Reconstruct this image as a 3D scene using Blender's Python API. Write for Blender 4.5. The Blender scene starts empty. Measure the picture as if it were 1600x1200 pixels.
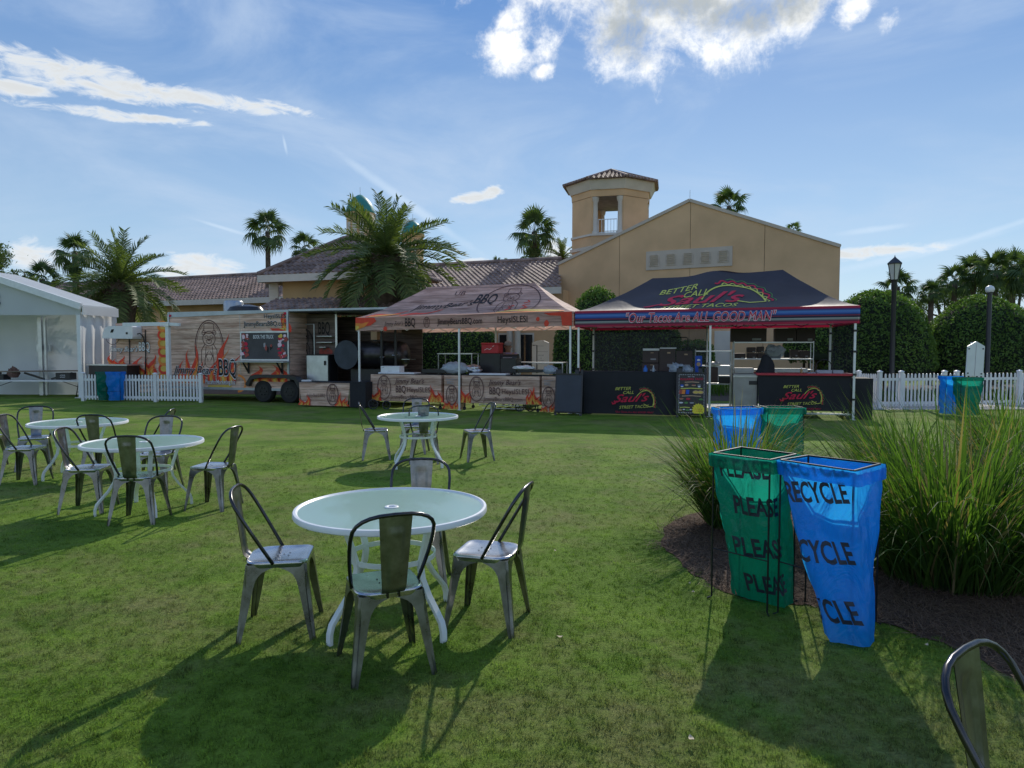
import bpy, bmesh, math, random
from mathutils import Vector, Matrix, noise as mnoise
from math import sin, cos, pi, radians, sqrt, atan2, asin
random.seed(7)
S = bpy.context.scene
COL = S.collection

# ------------------------------------------------------------------ camera
F = 1080.0; CH = 1.7; TH = math.atan(54/F)
FWD = Vector((0, cos(TH), -sin(TH))); UPV = Vector((0, sin(TH), cos(TH))); CAM = Vector((0, 0, CH))
cam = bpy.data.cameras.new('camera'); co = bpy.data.objects.new('camera', cam); COL.objects.link(co)
cam.sensor_width = 36; cam.lens = 36*F/1600; cam.clip_end = 3000; cam.clip_start = .05
co.location = CAM; co.rotation_euler = (radians(90)-TH, 0, 0); S.camera = co

def ray(px, py): return FWD + Vector(((px-800)/F, 0, 0)) + UPV*((600-py)/F)
def P(px, py, Y):                       # measured point of the photograph at depth Y
    d = ray(px, py); return CAM + d*(Y/d.y)
def G(px, py, z=0.0):                   # measured point on the ground (or at height z)
    d = ray(px, py); return CAM + d*((z-CH)/d.z)

# ------------------------------------------------------------------ sun, sky, exposure
SUN_AZ, SUN_EL = radians(18), radians(33)
sdir = Vector((sin(SUN_AZ)*cos(SUN_EL), cos(SUN_AZ)*cos(SUN_EL), sin(SUN_EL)))
sl = bpy.data.lights.new('sun', 'SUN'); sl.energy = 2.3; sl.angle = radians(.6); sl.color = (1, .93, .82)
so = bpy.data.objects.new('sun', sl); COL.objects.link(so); so.rotation_euler = sdir.to_track_quat('Z', 'Y').to_euler(); so.location = (5, 20, 30)
S.view_settings.view_transform = 'Standard'; S.view_settings.look = 'None'
S.view_settings.exposure = 0.62; S.view_settings.gamma = 1; S.view_settings.use_curve_mapping = False
S.cycles.max_bounces = 10; S.cycles.transparent_max_bounces = 12; S.cycles.sample_clamp_indirect = 4

def make_world():
    w = bpy.data.worlds.new('World'); S.world = w; w.use_nodes = True
    nt = w.node_tree; N = nt.nodes; L = nt.links; N.clear()
    out = N.new('ShaderNodeOutputWorld'); bg = N.new('ShaderNodeBackground'); bg.inputs[1].default_value = 0.12
    L.new(bg.outputs[0], out.inputs[0])
    sky = N.new('ShaderNodeTexSky'); sky.sky_type = 'NISHITA'; sky.sun_disc = False
    sky.sun_elevation = SUN_EL; sky.sun_rotation = SUN_AZ; sky.air_density = 1.0; sky.dust_density = .15; sky.ozone_density = 3.0
    tc = N.new('ShaderNodeTexCoord'); sp = N.new('ShaderNodeSeparateXYZ'); L.new(tc.outputs['Generated'], sp.inputs[0])
    def M(op, a, b=None, c=None):
        m = N.new('ShaderNodeMath'); m.operation = op
        for i, v in enumerate((a, b, c)):
            if v is None: continue
            if isinstance(v, (int, float)): m.inputs[i].default_value = v
            else: L.new(v, m.inputs[i])
        return m.outputs[0]
    def ramp(v, a, b, c=0., d=1., typ='SMOOTHSTEP'):
        m = N.new('ShaderNodeMapRange'); m.interpolation_type = typ
        L.new(v, m.inputs[0])
        for i, q in enumerate((a, b, c, d)): m.inputs[i+1].default_value = q
        return m.outputs[0]
    def mixc(f, a, b):
        m = N.new('ShaderNodeMix'); m.data_type = 'RGBA'
        if isinstance(f, float): m.inputs[0].default_value = f
        else: L.new(f, m.inputs[0])
        for k, v in ((6, a), (7, b)):
            if isinstance(v, tuple): m.inputs[k].default_value = v+(1,)
            else: L.new(v, m.inputs[k])
        return m.outputs[2]
    az = M('ARCTAN2', sp.outputs[0], sp.outputs[1]); el = M('ARCSINE', sp.outputs[2])
    cb = N.new('ShaderNodeCombineXYZ'); L.new(az, cb.inputs[0]); L.new(el, cb.inputs[1])
    def noise(vec, scale, detail=6, rough=.55, sx=1, sy=1, off=0., rot=0, dist=0):
        mp = N.new('ShaderNodeMapping'); L.new(vec, mp.inputs[0]); mp.inputs[3].default_value = (sx, sy, 1); mp.inputs[1].default_value = (off, off, off)
        mp.inputs[2].default_value = (0, 0, rot)
        n = N.new('ShaderNodeTexNoise'); L.new(mp.outputs[0], n.inputs['Vector']); n.inputs['Scale'].default_value = scale
        n.inputs['Detail'].default_value = detail; n.inputs['Roughness'].default_value = rough; n.inputs['Distortion'].default_value = dist
        return n.outputs[0]
    def ell(cx, cy, hx, hy, deg=0):     # cloud puff given by its measured direction and angular size
        d = ray(cx, cy); a = atan2(d.x, d.y); e = asin(d.z/d.length)
        mp = N.new('ShaderNodeMapping'); mp.vector_type = 'TEXTURE'; L.new(cb.outputs[0], mp.inputs[0])
        mp.inputs[1].default_value = (a, e, 0); mp.inputs[2].default_value = (0, 0, radians(deg)); mp.inputs[3].default_value = (hx/F, hy/F, 1)
        ln = N.new('ShaderNodeVectorMath'); ln.operation = 'LENGTH'; L.new(mp.outputs[0], ln.inputs[0])
        return M('SUBTRACT', 1., ln.outputs['Value'])
    def union(lst):
        v = lst[0]
        for q in lst[1:]: v = M('MAXIMUM', v, q)
        return v
    base = sky.outputs[0]
    hs = N.new('ShaderNodeHueSaturation'); hs.inputs['Saturation'].default_value = 1.2; hs.inputs['Value'].default_value = .62; L.new(base, hs.inputs['Color'])
    hz = ramp(el, 0., .62)
    plain = mixc(hz, (2.7, 3.6, 4.5), (.34, 1.18, 3.2))
    col = mixc(.72, hs.outputs[0], plain)
    below = ramp(el, -.02, 0.)
    col = mixc(below, (.9, 1.0, .7), col)
    # thin high cirrus everywhere
    n1 = noise(cb.outputs[0], 3.0, 7, .6, 1., 2.6, 3.1, .35, .6)
    n2 = noise(cb.outputs[0], 1.1, 3, .5, 1, 1.6, 8.)
    cir = M('MULTIPLY', ramp(n1, .36, .78), ramp(n2, .32, .65, .25, .7))
    col = mixc(cir, col, (3.1, 3.8, 4.8))
    # contrails / streaks
    st = union([ell(640, 320, 175, 10, -33), ell(1520, 372, 120, 6, 17), ell(345, 355, 50, 3.5, -14), ell(445, 225, 3, 18, 12), ell(1370, 358, 60, 6, 4), ell(1430, 395, 150, 9, 12)])
    n3 = noise(cb.outputs[0], 22, 4, .6, 1, 1, 1.)
    sm = M('MULTIPLY', ramp(M('ADD', st, M('MULTIPLY', M('SUBTRACT', n3, .5), .8)), 0., .9), .5)
    col = mixc(sm, col, (3.7, 4.5, 5.4))
    # big cumulus overhead
    big = union([ell(1080, 10, 175, 78, 0), ell(1160, 60, 90, 48, 12), ell(960, 50, 70, 60, 0), ell(1240, 10, 60, 48, 30), ell(1050, -60, 300, 90, 0),
                 ell(795, 75, 48, 42, 0), ell(800, 30, 36, 26, 30), ell(855, 70, 34, 30, 0), ell(850, 112, 26, 14, 20), ell(1335, 15, 34, 24, 20), ell(1385, 38, 20, 22, -20)])
    # unseen cumulus added for fill light over the rest of the sky
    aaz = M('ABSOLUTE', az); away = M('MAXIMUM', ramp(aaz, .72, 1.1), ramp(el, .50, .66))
    fill_clouds = noise(tc.outputs['Generated'], 2.1, 5, .55, 1, 1, 3.7)
    fill_clouds = M('MULTIPLY', M('MULTIPLY', ramp(fill_clouds, .44, .60), away), ramp(el, .02, .12))
    big = M('MAXIMUM', big, M('SUBTRACT', M('MULTIPLY', fill_clouds, 1.2), .6))
    n4 = noise(cb.outputs[0], 11, 14, .66, 1, 1, 5.3, 0, .3)
    n4b = noise(cb.outputs[0], 45, 8, .7, 1, 1, 1.3, 0, .5)
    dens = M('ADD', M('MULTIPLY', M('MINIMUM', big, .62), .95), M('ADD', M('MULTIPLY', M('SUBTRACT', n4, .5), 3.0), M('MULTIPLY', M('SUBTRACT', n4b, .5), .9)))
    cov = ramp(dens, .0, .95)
    n5 = noise(cb.outputs[0], 12, 8, .6, 1, 1.3, 2.2)
    core = M('MAXIMUM', union([ell(1040, 0, 150, 62), ell(1170, 20, 120, 42), ell(1060, -60, 260, 70), ell(985, 45, 60, 40)]), M('SUBTRACT', M('MULTIPLY', fill_clouds, 1.1), .6))
    thick = ramp(M('ADD', core, M('ADD', M('MULTIPLY', M('SUBTRACT', n5, .5), 2.2), M('MULTIPLY', M('SUBTRACT', n4, .5), 1.0))), .0, .75)
    ccol = mixc(thick, (6.6, 6.6, 6.45), (2.7, 2.95, 3.1))
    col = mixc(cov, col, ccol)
    # stratocumulus bank on the left and small puffs
    lf = union([ell(150, 134, 190, 21, 1), ell(320, 154, 160, 14, -1), ell(440, 166, 60, 8, -8), ell(110, 110, 110, 21, -3), ell(155, 177, 120, 10, 1), ell(240, 185, 80, 7, 2),
                ell(20, 135, 60, 14, 0), ell(735, 311, 40, 10, 8), ell(768, 301, 24, 13, 25), ell(712, 314, 16, 7, 0), ell(320, 415, 60, 24, 0), ell(290, 425, 60, 16, 0), ell(735, 412, 40, 9, 0), ell(1340, 395, 120, 12, 0),
                ell(55, 400, 40, 26, 0), ell(870, 388, 30, 20, 0)])
    n6 = noise(cb.outputs[0], 22, 12, .66, 1, 2.6, 9.7, -.1, .6)
    den2 = M('ADD', M('MINIMUM', lf, .6), M('MULTIPLY', M('SUBTRACT', n6, .5), 2.1))
    cov2 = M('MULTIPLY', ramp(den2, .08, .66), .95)
    col = mixc(cov2, col, mixc(ramp(den2, .3, .9), (4.6, 4.9, 5.2), (4.1, 4.2, 4.2)))
    L.new(col, bg.inputs[0])
make_world()

# ------------------------------------------------------------------ materials
MATS = {}
def nodes_of(m):
    m.use_nodes = True; nt = m.node_tree; return nt, nt.nodes, nt.links, nt.nodes['Principled BSDF']
def pm(name, c, rough=.6, metal=0., var=.18, scale=4., bump=0., bscale=60., spec=.5, c2=None, aniso=(1, 1, 1), detail=5, coat=0., rvar=0.):
    if name in MATS: return MATS[name]
    m = bpy.data.materials.new(name); nt, N, L, B = nodes_of(m)
    B.inputs['Roughness'].default_value = rough; B.inputs['Metallic'].default_value = metal
    B.inputs['Specular IOR Level'].default_value = spec; B.inputs['Coat Weight'].default_value = coat
    tc = N.new('ShaderNodeTexCoord'); mp = N.new('ShaderNodeMapping'); mp.inputs[3].default_value = aniso; L.new(tc.outputs['Object'], mp.inputs[0])
    n = N.new('ShaderNodeTexNoise'); n.inputs['Scale'].default_value = scale; n.inputs['Detail'].default_value = detail; L.new(mp.outputs[0], n.inputs['Vector'])
    r = N.new('ShaderNodeValToRGB'); L.new(n.outputs[0], r.inputs[0])
    ca = c2 if c2 else tuple(x*(1-var) for x in c); cbb = c if c2 else tuple(min(1, x*(1+var)) for x in c)
    r.color_ramp.elements[0].color = tuple(ca)+(1,); r.color_ramp.elements[1].color = tuple(cbb)+(1,)
    r.color_ramp.elements[0].position = .32; r.color_ramp.elements[1].position = .68
    L.new(r.outputs[0], B.inputs['Base Color'])
    if rvar:
        mr = N.new('ShaderNodeMapRange'); L.new(n.outputs[0], mr.inputs[0]); mr.inputs[3].default_value = rough-rvar; mr.inputs[4].default_value = rough+rvar; L.new(mr.outputs[0], B.inputs['Roughness'])
    if bump:
        n2 = N.new('ShaderNodeTexNoise'); n2.inputs['Scale'].default_value = bscale; n2.inputs['Detail'].default_value = 3; L.new(mp.outputs[0], n2.inputs['Vector'])
        b = N.new('ShaderNodeBump'); b.inputs['Strength'].default_value = bump; b.inputs['Distance'].default_value = .01; L.new(n2.outputs[0], b.inputs['Height']); L.new(b.outputs[0], B.inputs['Normal'])
    MATS[name] = m; return m
def leafmat(name, c, c2, trans=.4, scale=1.5, rough=.45, spec=.4, rnd=.35):
    rough = .62; spec = .18
    m = bpy.data.materials.new(name); nt, N, L, B = nodes_of(m)
    geo = N.new('ShaderNodeNewGeometry'); n = N.new('ShaderNodeTexNoise'); n.inputs['Scale'].default_value = scale; n.inputs['Detail'].default_value = 4
    L.new(geo.outputs['Position'], n.inputs['Vector'])
    ad = N.new('ShaderNodeMath'); ad.operation = 'MULTIPLY_ADD'; L.new(geo.outputs['Random Per Island'], ad.inputs[0]); ad.inputs[1].default_value = rnd; L.new(n.outputs[0], ad.inputs[2])
    r = N.new('ShaderNodeValToRGB'); L.new(ad.outputs[0], r.inputs[0]); r.color_ramp.elements[0].color = c+(1,); r.color_ramp.elements[1].color = c2+(1,)
    r.color_ramp.elements[0].position = .35; r.color_ramp.elements[1].position = .95
    L.new(r.outputs[0], B.inputs['Base Color']); B.inputs['Roughness'].default_value = rough; B.inputs['Specular IOR Level'].default_value = spec
    t = N.new('ShaderNodeBsdfTranslucent'); g = N.new('ShaderNodeMix'); g.data_type = 'RGBA'; g.blend_type = 'MULTIPLY'; g.inputs[0].default_value = 1
    L.new(r.outputs[0], g.inputs[6]); g.inputs[7].default_value = (1.7, 1.9, .7, 1); L.new(g.outputs[2], t.inputs[0])
    mx = N.new('ShaderNodeMixShader'); mx.inputs[0].default_value = trans; L.new(B.outputs[0], mx.inputs[1]); L.new(t.outputs[0], mx.inputs[2])
    L.new(mx.outputs[0], N['Material Output'].inputs[0]); MATS[name] = m; return m
def cloth(name, c, trans=.3, rough=.7, var=.08, scale=3., bump=.3, bscale=3., spec=.3, trc=None):
    m = pm(name, c, rough, 0, var, scale, bump, bscale, spec); nt = m.node_tree; N, L = nt.nodes, nt.links
    t = N.new('ShaderNodeBsdfTranslucent'); t.inputs[0].default_value = tuple(trc or c)+(1,)
    mx = N.new('ShaderNodeMixShader'); mx.inputs[0].default_value = trans; L.new(N['Principled BSDF'].outputs[0], mx.inputs[1]); L.new(t.outputs[0], mx.inputs[2])
    L.new(mx.outputs[0], N['Material Output'].inputs[0]); return m
def woodprint(name, ca, cb, trans=0., plank=.17, rough=.6, wrinkle=.15):
    m = bpy.data.materials.new(name); nt, N, L, B = nodes_of(m)
    tc = N.new('ShaderNodeTexCoord'); mp = N.new('ShaderNodeMapping'); mp.inputs[3].default_value = (.7, .7, 7); L.new(tc.outputs['Object'], mp.inputs[0])
    n = N.new('ShaderNodeTexNoise'); n.inputs['Scale'].default_value = 1.9; n.inputs['Detail'].default_value = 9; n.inputs['Roughness'].default_value = .65; n.inputs['Distortion'].default_value = .5; L.new(mp.outputs[0], n.inputs['Vector'])
    r = N.new('ShaderNodeValToRGB'); L.new(n.outputs[0], r.inputs[0]); r.color_ramp.elements[0].color = ca+(1,); r.color_ramp.elements[1].color = cb+(1,)
    r.color_ramp.elements[0].position = .36; r.color_ramp.elements[1].position = .64
    sp = N.new('ShaderNodeSeparateXYZ'); L.new(tc.outputs['Object'], sp.inputs[0])
    dv = N.new('ShaderNodeMath'); dv.operation = 'DIVIDE'; L.new(sp.outputs[2], dv.inputs[0]); dv.inputs[1].default_value = plank
    fr = N.new('ShaderNodeMath'); fr.operation = 'FRACT'; L.new(dv.outputs[0], fr.inputs[0])
    ls = N.new('ShaderNodeMath'); ls.operation = 'LESS_THAN'; L.new(fr.outputs[0], ls.inputs[0]); ls.inputs[1].default_value = .09
    sc = N.new('ShaderNodeMath'); sc.operation = 'MULTIPLY'; L.new(ls.outputs[0], sc.inputs[0]); sc.inputs[1].default_value = .55
    mx = N.new('ShaderNodeMix'); mx.data_type = 'RGBA'; L.new(sc.outputs[0], mx.inputs[0]); L.new(r.outputs[0], mx.inputs[6]); mx.inputs[7].default_value = tuple(x*.35 for x in ca)+(1,)
    fl = N.new('ShaderNodeMath'); fl.operation = 'FLOOR'; L.new(dv.outputs[0], fl.inputs[0])
    wn = N.new('ShaderNodeTexWhiteNoise'); wn.noise_dimensions = '1D'; L.new(fl.outputs[0], wn.inputs['W'])
    mr = N.new('ShaderNodeMapRange'); L.new(wn.outputs[0], mr.inputs[0]); mr.inputs[3].default_value = .8; mr.inputs[4].default_value = 1.15
    hs = N.new('ShaderNodeHueSaturation'); L.new(mr.outputs[0], hs.inputs['Value']); L.new(mx.outputs[2], hs.inputs['Color'])
    L.new(hs.outputs[0], B.inputs['Base Color']); B.inputs['Roughness'].default_value = rough; B.inputs['Specular IOR Level'].default_value = .3
    n2 = N.new('ShaderNodeTexNoise'); n2.inputs['Scale'].default_value = 2.2; L.new(tc.outputs['Object'], n2.inputs['Vector'])
    b = N.new('ShaderNodeBump'); b.inputs['Strength'].default_value = wrinkle; b.inputs['Distance'].default_value = .05; L.new(n2.outputs[0], b.inputs['Height']); L.new(b.outputs[0], B.inputs['Normal'])
    if trans:
        t = N.new('ShaderNodeBsdfTranslucent'); L.new(hs.outputs[0], t.inputs[0]); ms = N.new('ShaderNodeMixShader'); ms.inputs[0].default_value = trans
        L.new(B.outputs[0], ms.inputs[1]); L.new(t.outputs[0], ms.inputs[2]); L.new(ms.outputs[0], N['Material Output'].inputs[0])
    MATS[name] = m; return m

# ------------------------------------------------------------------ mesh helpers
WM = {}
class MB:
    def __init__(s): s.v = []; s.f = []; s.mi = []
    def add(s, vs, fs, mi=0):
        o = len(s.v); s.v += [Vector(v) for v in vs]; s.f += [tuple(i+o for i in f) for f in fs]; s.mi += [mi]*len(fs); return s
    def boxm(s, M, sx, sy, sz, mi=0):
        vs = [M @ Vector((x*sx/2, y*sy/2, z*sz/2)) for x in (-1, 1) for y in (-1, 1) for z in (-1, 1)]
        return s.add(vs, [(0, 1, 3, 2), (4, 6, 7, 5), (0, 4, 5, 1), (2, 3, 7, 6), (0, 2, 6, 4), (1, 5, 7, 3)], mi)
    def box(s, c, sz, rz=0, mi=0): return s.boxm(Matrix.Translation(c) @ Matrix.Rotation(rz, 4, 'Z'), *sz, mi)
    def bar(s, a, b, w, h=None, mi=0):      # rectangular bar from a to b
        a, b = Vector(a), Vector(b); d = b-a; h = h or w
        M = Matrix.Translation((a+b)/2) @ (d.to_track_quat('Y', 'Z').to_matrix().to_4x4()); return s.boxm(M, w, d.length, h, mi)
    def tube(s, pts, r, n=8, closed=False, cap=True, mi=0):
        pts = [Vector(p) for p in pts]; m = len(pts); rr = r if isinstance(r, (list, tuple)) else [r]*m
        vs = []; up = None
        for i, p in enumerate(pts):
            a = pts[(i-1) % m] if (closed or i > 0) else p; b = pts[(i+1) % m] if (closed or i < m-1) else p
            t = (b-a).normalized()
            if up is None:
                up = Vector((0, 0, 1)) if abs(t.z) < .9 else Vector((1, 0, 0))
            x = t.cross(up); x = x.normalized() if x.length > 1e-6 else t.orthogonal().normalized(); y = x.cross(t).normalized(); up = y
            vs += [p+(x*cos(2*pi*k/n)+y*sin(2*pi*k/n))*rr[i] for k in range(n)]
        fs = []
        for i in range(m if closed else m-1):
            j = (i+1) % m
            for k in range(n): fs.append((i*n+k, i*n+(k+1) % n, j*n+(k+1) % n, j*n+k))
        if cap and not closed: fs += [tuple(range(n))[::-1], tuple((m-1)*n+k for k in range(n))]
        return s.add(vs, fs, mi)
    def lathe(s, prof, c=(0, 0, 0), n=24, mi=0, M=None):
        c = Vector(c); vs = []
        for (r, z) in prof:
            for k in range(n):
                p = Vector((r*cos(2*pi*k/n), r*sin(2*pi*k/n), z)); vs.append((M @ p if M else p)+c)
        fs = []
        for i in range(len(prof)-1):
            for k in range(n): fs.append((i*n+k, i*n+(k+1) % n, (i+1)*n+(k+1) % n, (i+1)*n+k))
        if prof[0] == prof[-1]: return s.add(vs, fs, mi)
        if prof[0][0] > 1e-4: fs.append(tuple(range(n))[::-1])
        if prof[-1][0] > 1e-4: fs.append(tuple((len(prof)-1)*n+k for k in range(n)))
        return s.add(vs, fs, mi)
    def grid(s, fn, nu, nv, mi=0):
        vs = [fn(i/nu, j/nv) for j in range(nv+1) for i in range(nu+1)]
        return s.add(vs, [(j*(nu+1)+i, j*(nu+1)+i+1, (j+1)*(nu+1)+i+1, (j+1)*(nu+1)+i) for j in range(nv) for i in range(nu)], mi)
    def slab(s, poly, off, mi=0):           # polygon with thickness along off
        n = len(poly); off = Vector(off); vs = [Vector(p) for p in poly]+[Vector(p)+off for p in poly]
        return s.add(vs, [tuple(range(n)), tuple(range(2*n-1, n-1, -1))]+[(i, i+n, (i+1) % n+n, (i+1) % n) for i in range(n)], mi)
    def build(s, name, mats, parent=None, smooth=False, world=True, fixn=True):
        me = bpy.data.meshes.new(name); vs = s.v
        if parent is not None and world:
            Mi = WM[parent].inverted(); vs = [Mi @ v for v in vs]
        me.from_pydata([tuple(v) for v in vs], [], s.f); me.update()
        if not isinstance(mats, (list, tuple)): mats = [mats]
        for m in mats: me.materials.append(m)
        if len(mats) > 1: me.polygons.foreach_set('material_index', s.mi)
        if smooth: me.polygons.foreach_set('use_smooth', [True]*len(me.polygons))
        if fixn and len(me.polygons) < 3000:
            bm = bmesh.new(); bm.from_mesh(me); bmesh.ops.recalc_face_normals(bm, faces=bm.faces); bm.to_mesh(me); bm.free()
        if smooth and smooth is not True:
            me.set_sharp_from_angle(angle=radians(smooth))
        o = bpy.data.objects.new(name, me); COL.objects.link(o)
        if parent is not None: o.parent = parent; WM[o] = WM[parent].copy()
        else: WM[o] = Matrix()
        return o
def tag(o, label=None, cat=None, group=None, kind=None):
    if label: o['label'] = label
    if cat: o['category'] = cat
    if group: o['group'] = group
    if kind: o['kind'] = kind
    return o
def thing(name, label, cat, loc=(0, 0, 0), rz=0., group=None):
    o = bpy.data.objects.new(name, None); COL.objects.link(o); o.location = loc; o.rotation_euler = (0, 0, rz)
    WM[o] = Matrix.Translation(Vector(loc)) @ Matrix.Rotation(rz, 4, 'Z'); o.empty_display_size = .2
    return tag(o, label, cat, group)
def copy_tree(o, parent=None):
    c = o.copy(); COL.objects.link(c)
    if parent: c.parent = parent
    for ch in list(o.children): copy_tree(ch, c)
    return c
def place(proto, used, loc, rz, label, group):
    o = proto if not used[0] else copy_tree(proto)
    used[0] = True; o.location = loc; o.rotation_euler = (0, 0, rz); o['label'] = label; o['group'] = group; return o
def inst(src, name, parent, M):              # a further piece sharing mesh data, local matrix M
    o = bpy.data.objects.new(name, src.data); COL.objects.link(o); o.parent = parent; o.matrix_basis = M; return o

# ------------------------------------------------------------------ flat print: lettering, strokes, flames
TXT = {}
def text2d(s, h=1., shear=0., bold=0., xs=1., align='CENTER', rot=0.):
    key = (s, shear, bold)
    if key not in TXT:
        cu = bpy.data.curves.new('t', 'FONT'); cu.body = s; cu.size = 1; cu.shear = shear; cu.offset = bold; cu.resolution_u = 3; cu.fill_mode = 'FRONT'
        ob = bpy.data.objects.new('t', cu); me = bpy.data.meshes.new_from_object(ob)
        TXT[key] = ([(v.co.x, v.co.y) for v in me.vertices], [tuple(p.vertices) for p in me.polygons])
        bpy.data.objects.remove(ob); bpy.data.curves.remove(cu); bpy.data.meshes.remove(me)
    vs, fs = TXT[key]
    if not vs: return [], []
    x0 = min(v[0] for v in vs); x1 = max(v[0] for v in vs); k = h/.73
    ox = {'CENTER': (x0+x1)/2, 'LEFT': x0, 'RIGHT': x1}[align]
    out = [((x-ox)*k*xs, y*k) for x, y in vs]
    if rot: out = [(x*cos(rot)-y*sin(rot), x*sin(rot)+y*cos(rot)) for x, y in out]
    return out, fs
def textfit(s, w, h, **k):                   # squeeze a line to a given width and height
    vs, _ = text2d(s, h, **k); ww = max(v[0] for v in vs)-min(v[0] for v in vs)
    k['xs'] = w/ww; return text2d(s, h, **k)
class Plane:
    def __init__(s, O, U, V=(0, 0, 1)): s.O = Vector(O); s.U = Vector(U).normalized(); s.V = Vector(V).normalized(); s.n = s.U.cross(s.V).normalized()
    def __call__(s, u, v, off=0.): return s.O+s.U*u+s.V*v+s.n*off
    def uv(s, px, py):
        d = ray(px, py); t = (s.O-CAM).dot(s.n)/d.dot(s.n); p = CAM+d*t-s.O; return p.dot(s.U), p.dot(s.V)
    def pt(s, px, py): return s(*s.uv(px, py))
def back(pl, off): return Plane(pl.O+pl.n*off, pl.U, pl.V)
class Decal:
    def __init__(s, surf): s.S = surf; s.m = {}
    def put(s, mat, vf, at=(0, 0), off=.004):
        vs, fs = vf; mb = s.m.setdefault(mat, MB()); mb.add([s.S(at[0]+x, at[1]+y, off) for x, y in vs], fs); return s
    def stroke(s, mat, pts, w, at=(0, 0), off=.004, closed=False):
        n = len(pts); L = []; R = []
        for i, p in enumerate(pts):
            a = pts[(i-1) % n] if (closed or i) else p; b = pts[(i+1) % n] if (closed or i < n-1) else p
            dx, dy = b[0]-a[0], b[1]-a[1]; l = math.hypot(dx, dy) or 1; ww = w[i] if isinstance(w, list) else w
            L.append((p[0]-dy/l*ww/2, p[1]+dx/l*ww/2)); R.append((p[0]+dy/l*ww/2, p[1]-dx/l*ww/2))
        vs = L+R; m = n if closed else n-1
        return s.put(mat, (vs, [(i, (i+1) % n, (i+1) % n+n, i+n) for i in range(m)]), at, off)
    def poly(s, mat, pts, at=(0, 0), off=.004): return s.put(mat, (pts, [tuple(range(len(pts)))]), at, off)
    def blob(s, mat, x, y, rx, ry, off=.004, n=14, j=0.): return s.poly(mat, [(x+rx*cos(2*pi*k/n)*(1+random.uniform(-j, j)), y+ry*sin(2*pi*k/n)*(1+random.uniform(-j, j))) for k in range(n)], off=off)
    def build(s, name, parent):
        return [tag(mb.build(name, MATS[k], parent, fixn=False), kind='stuff') for k, mb in s.m.items()]
def ring(rx, ry, n=36, c=(0, 0), a0=0, a1=2*pi): return [(c[0]+rx*cos(a0+(a1-a0)*k/n), c[1]+ry*sin(a0+(a1-a0)*k/n)) for k in range(n)]
def scrawl(d, m, x, y, w, h, off=.004, seed=1):      # writing too small to read in the photograph: a row of pen strokes
    R = random.Random(seed); n = max(5, int(w/h*1.6))
    for i in range(n):
        x0 = x-w/2+w*i/n
        if R.random() < .85: d.stroke(m, [(x0, y+h*R.uniform(0, .2)), (x0+w/n*.35, y+h*R.uniform(.7, 1)), (x0+w/n*.7, y+h*R.uniform(0, .3))], h*.16, off=off)
def flame(d, x, y, w, h, lean=0., off=.004, seed=0, mats=('flame_red', 'flame_orange', 'flame_yellow')):
    R = random.Random(seed)
    ph = R.uniform(0, 6)
    for k, (m, sc) in enumerate(zip(mats, (1, .5, .2))):
        n = 9; Lp = []; Rp = []
        for i in range(n+1):
            t = i/n; cx = x+lean*h*t*t+sin(t*6.5+ph)*w*.5*t; hw = w*sc*.5*(1-t)**.8*(1+.5*sin(t*4+.5))
            yy = y+h*t*(sc**.5); Lp.append((cx-hw, yy)); Rp.append((cx+hw, yy))
        d.put(MATS[m], (Lp+Rp, [(i, i+1, i+n+2, i+n+1) for i in range(n)]), off=off+.002*k) if False else d.put(m, (Lp+Rp, [(i+n+1, i+n+2, i+1, i) for i in range(n)]), off=off+.002*k)
def flames(d, x0, x1, y, w, h, seed=0, n=None, lean=0., off=.004):
    R = random.Random(seed); n = n or max(2, int((x1-x0)/w*1.5))
    for i in range(n):
        flame(d, x0+(x1-x0)*(i+.5)/n+R.uniform(-.2, .2)*w, y, w*R.uniform(.7, 1.3), h*R.uniform(.45, 1.1), lean+R.uniform(-.2, .2), off, seed*31+i)
def bear(d, m, x, y, H, w=.02, off=.004, oval=True):
    k = H/2
    if oval:
        d.stroke(m, ring(k*.62, k, 40), w*1.5, (x, y), off, True); d.stroke(m, ring(k*.56, k*.94, 40), w*.5, (x, y), off, True)
    hx, hy, r = x, y+k*.36, k*.27
    d.stroke(m, ring(r, r*.95, 24), w, (hx, hy), off+.001, True)
    for s_ in (-1, 1):
        d.stroke(m, ring(r*.3, r*.3, 10), w*.8, (hx+s_*r*.85, hy+r*.75), off+.001, True)
        d.stroke(m, ring(r*.26, r*.2, 10), w*.6, (hx+s_*r*.4, hy+r*.2), off+.001, True)
    d.stroke(m, ring(r*.42, r*.3, 14), w*.8, (hx, hy-r*.35), off+.001, True); d.blob(m, hx, hy-r*.2, r*.16, r*.1, off+.002)
    d.stroke(m, [(-r*1.1, r*.85), (-r*.8, r*1.2), (-r*.75, r*1.9), (0, r*2.05), (r*.75, r*1.9), (r*.8, r*1.2), (r*1.1, r*.85), (0, r*.72)], w, (hx, hy), off+.001, True)
    for s_ in (-1, 1):
        d.stroke(m, [(s_*r*.7, -r*.75), (s_*r*1.25, -r*1.5), (s_*r*1.3, -r*3.1), (s_*r*.9, -r*3.8)], w, (hx, hy), off+.001)
        d.stroke(m, [(s_*r*.5, -r*1.0), (s_*r*.62, -r*2.2), (s_*r*.8, -r*3.6)], w*.8, (hx, hy), off+.001)
        d.stroke(m, [(s_*r*.1, -r*1.6), (s_*r*.55, -r*2.2), (s_*r*.2, -r*2.9)], w*.8, (hx, hy), off+.001)
    d.stroke(m, ring(r*.75, r*.9, 16), w*.7, (hx, hy-r*2.9), off+.001, True)
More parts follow.
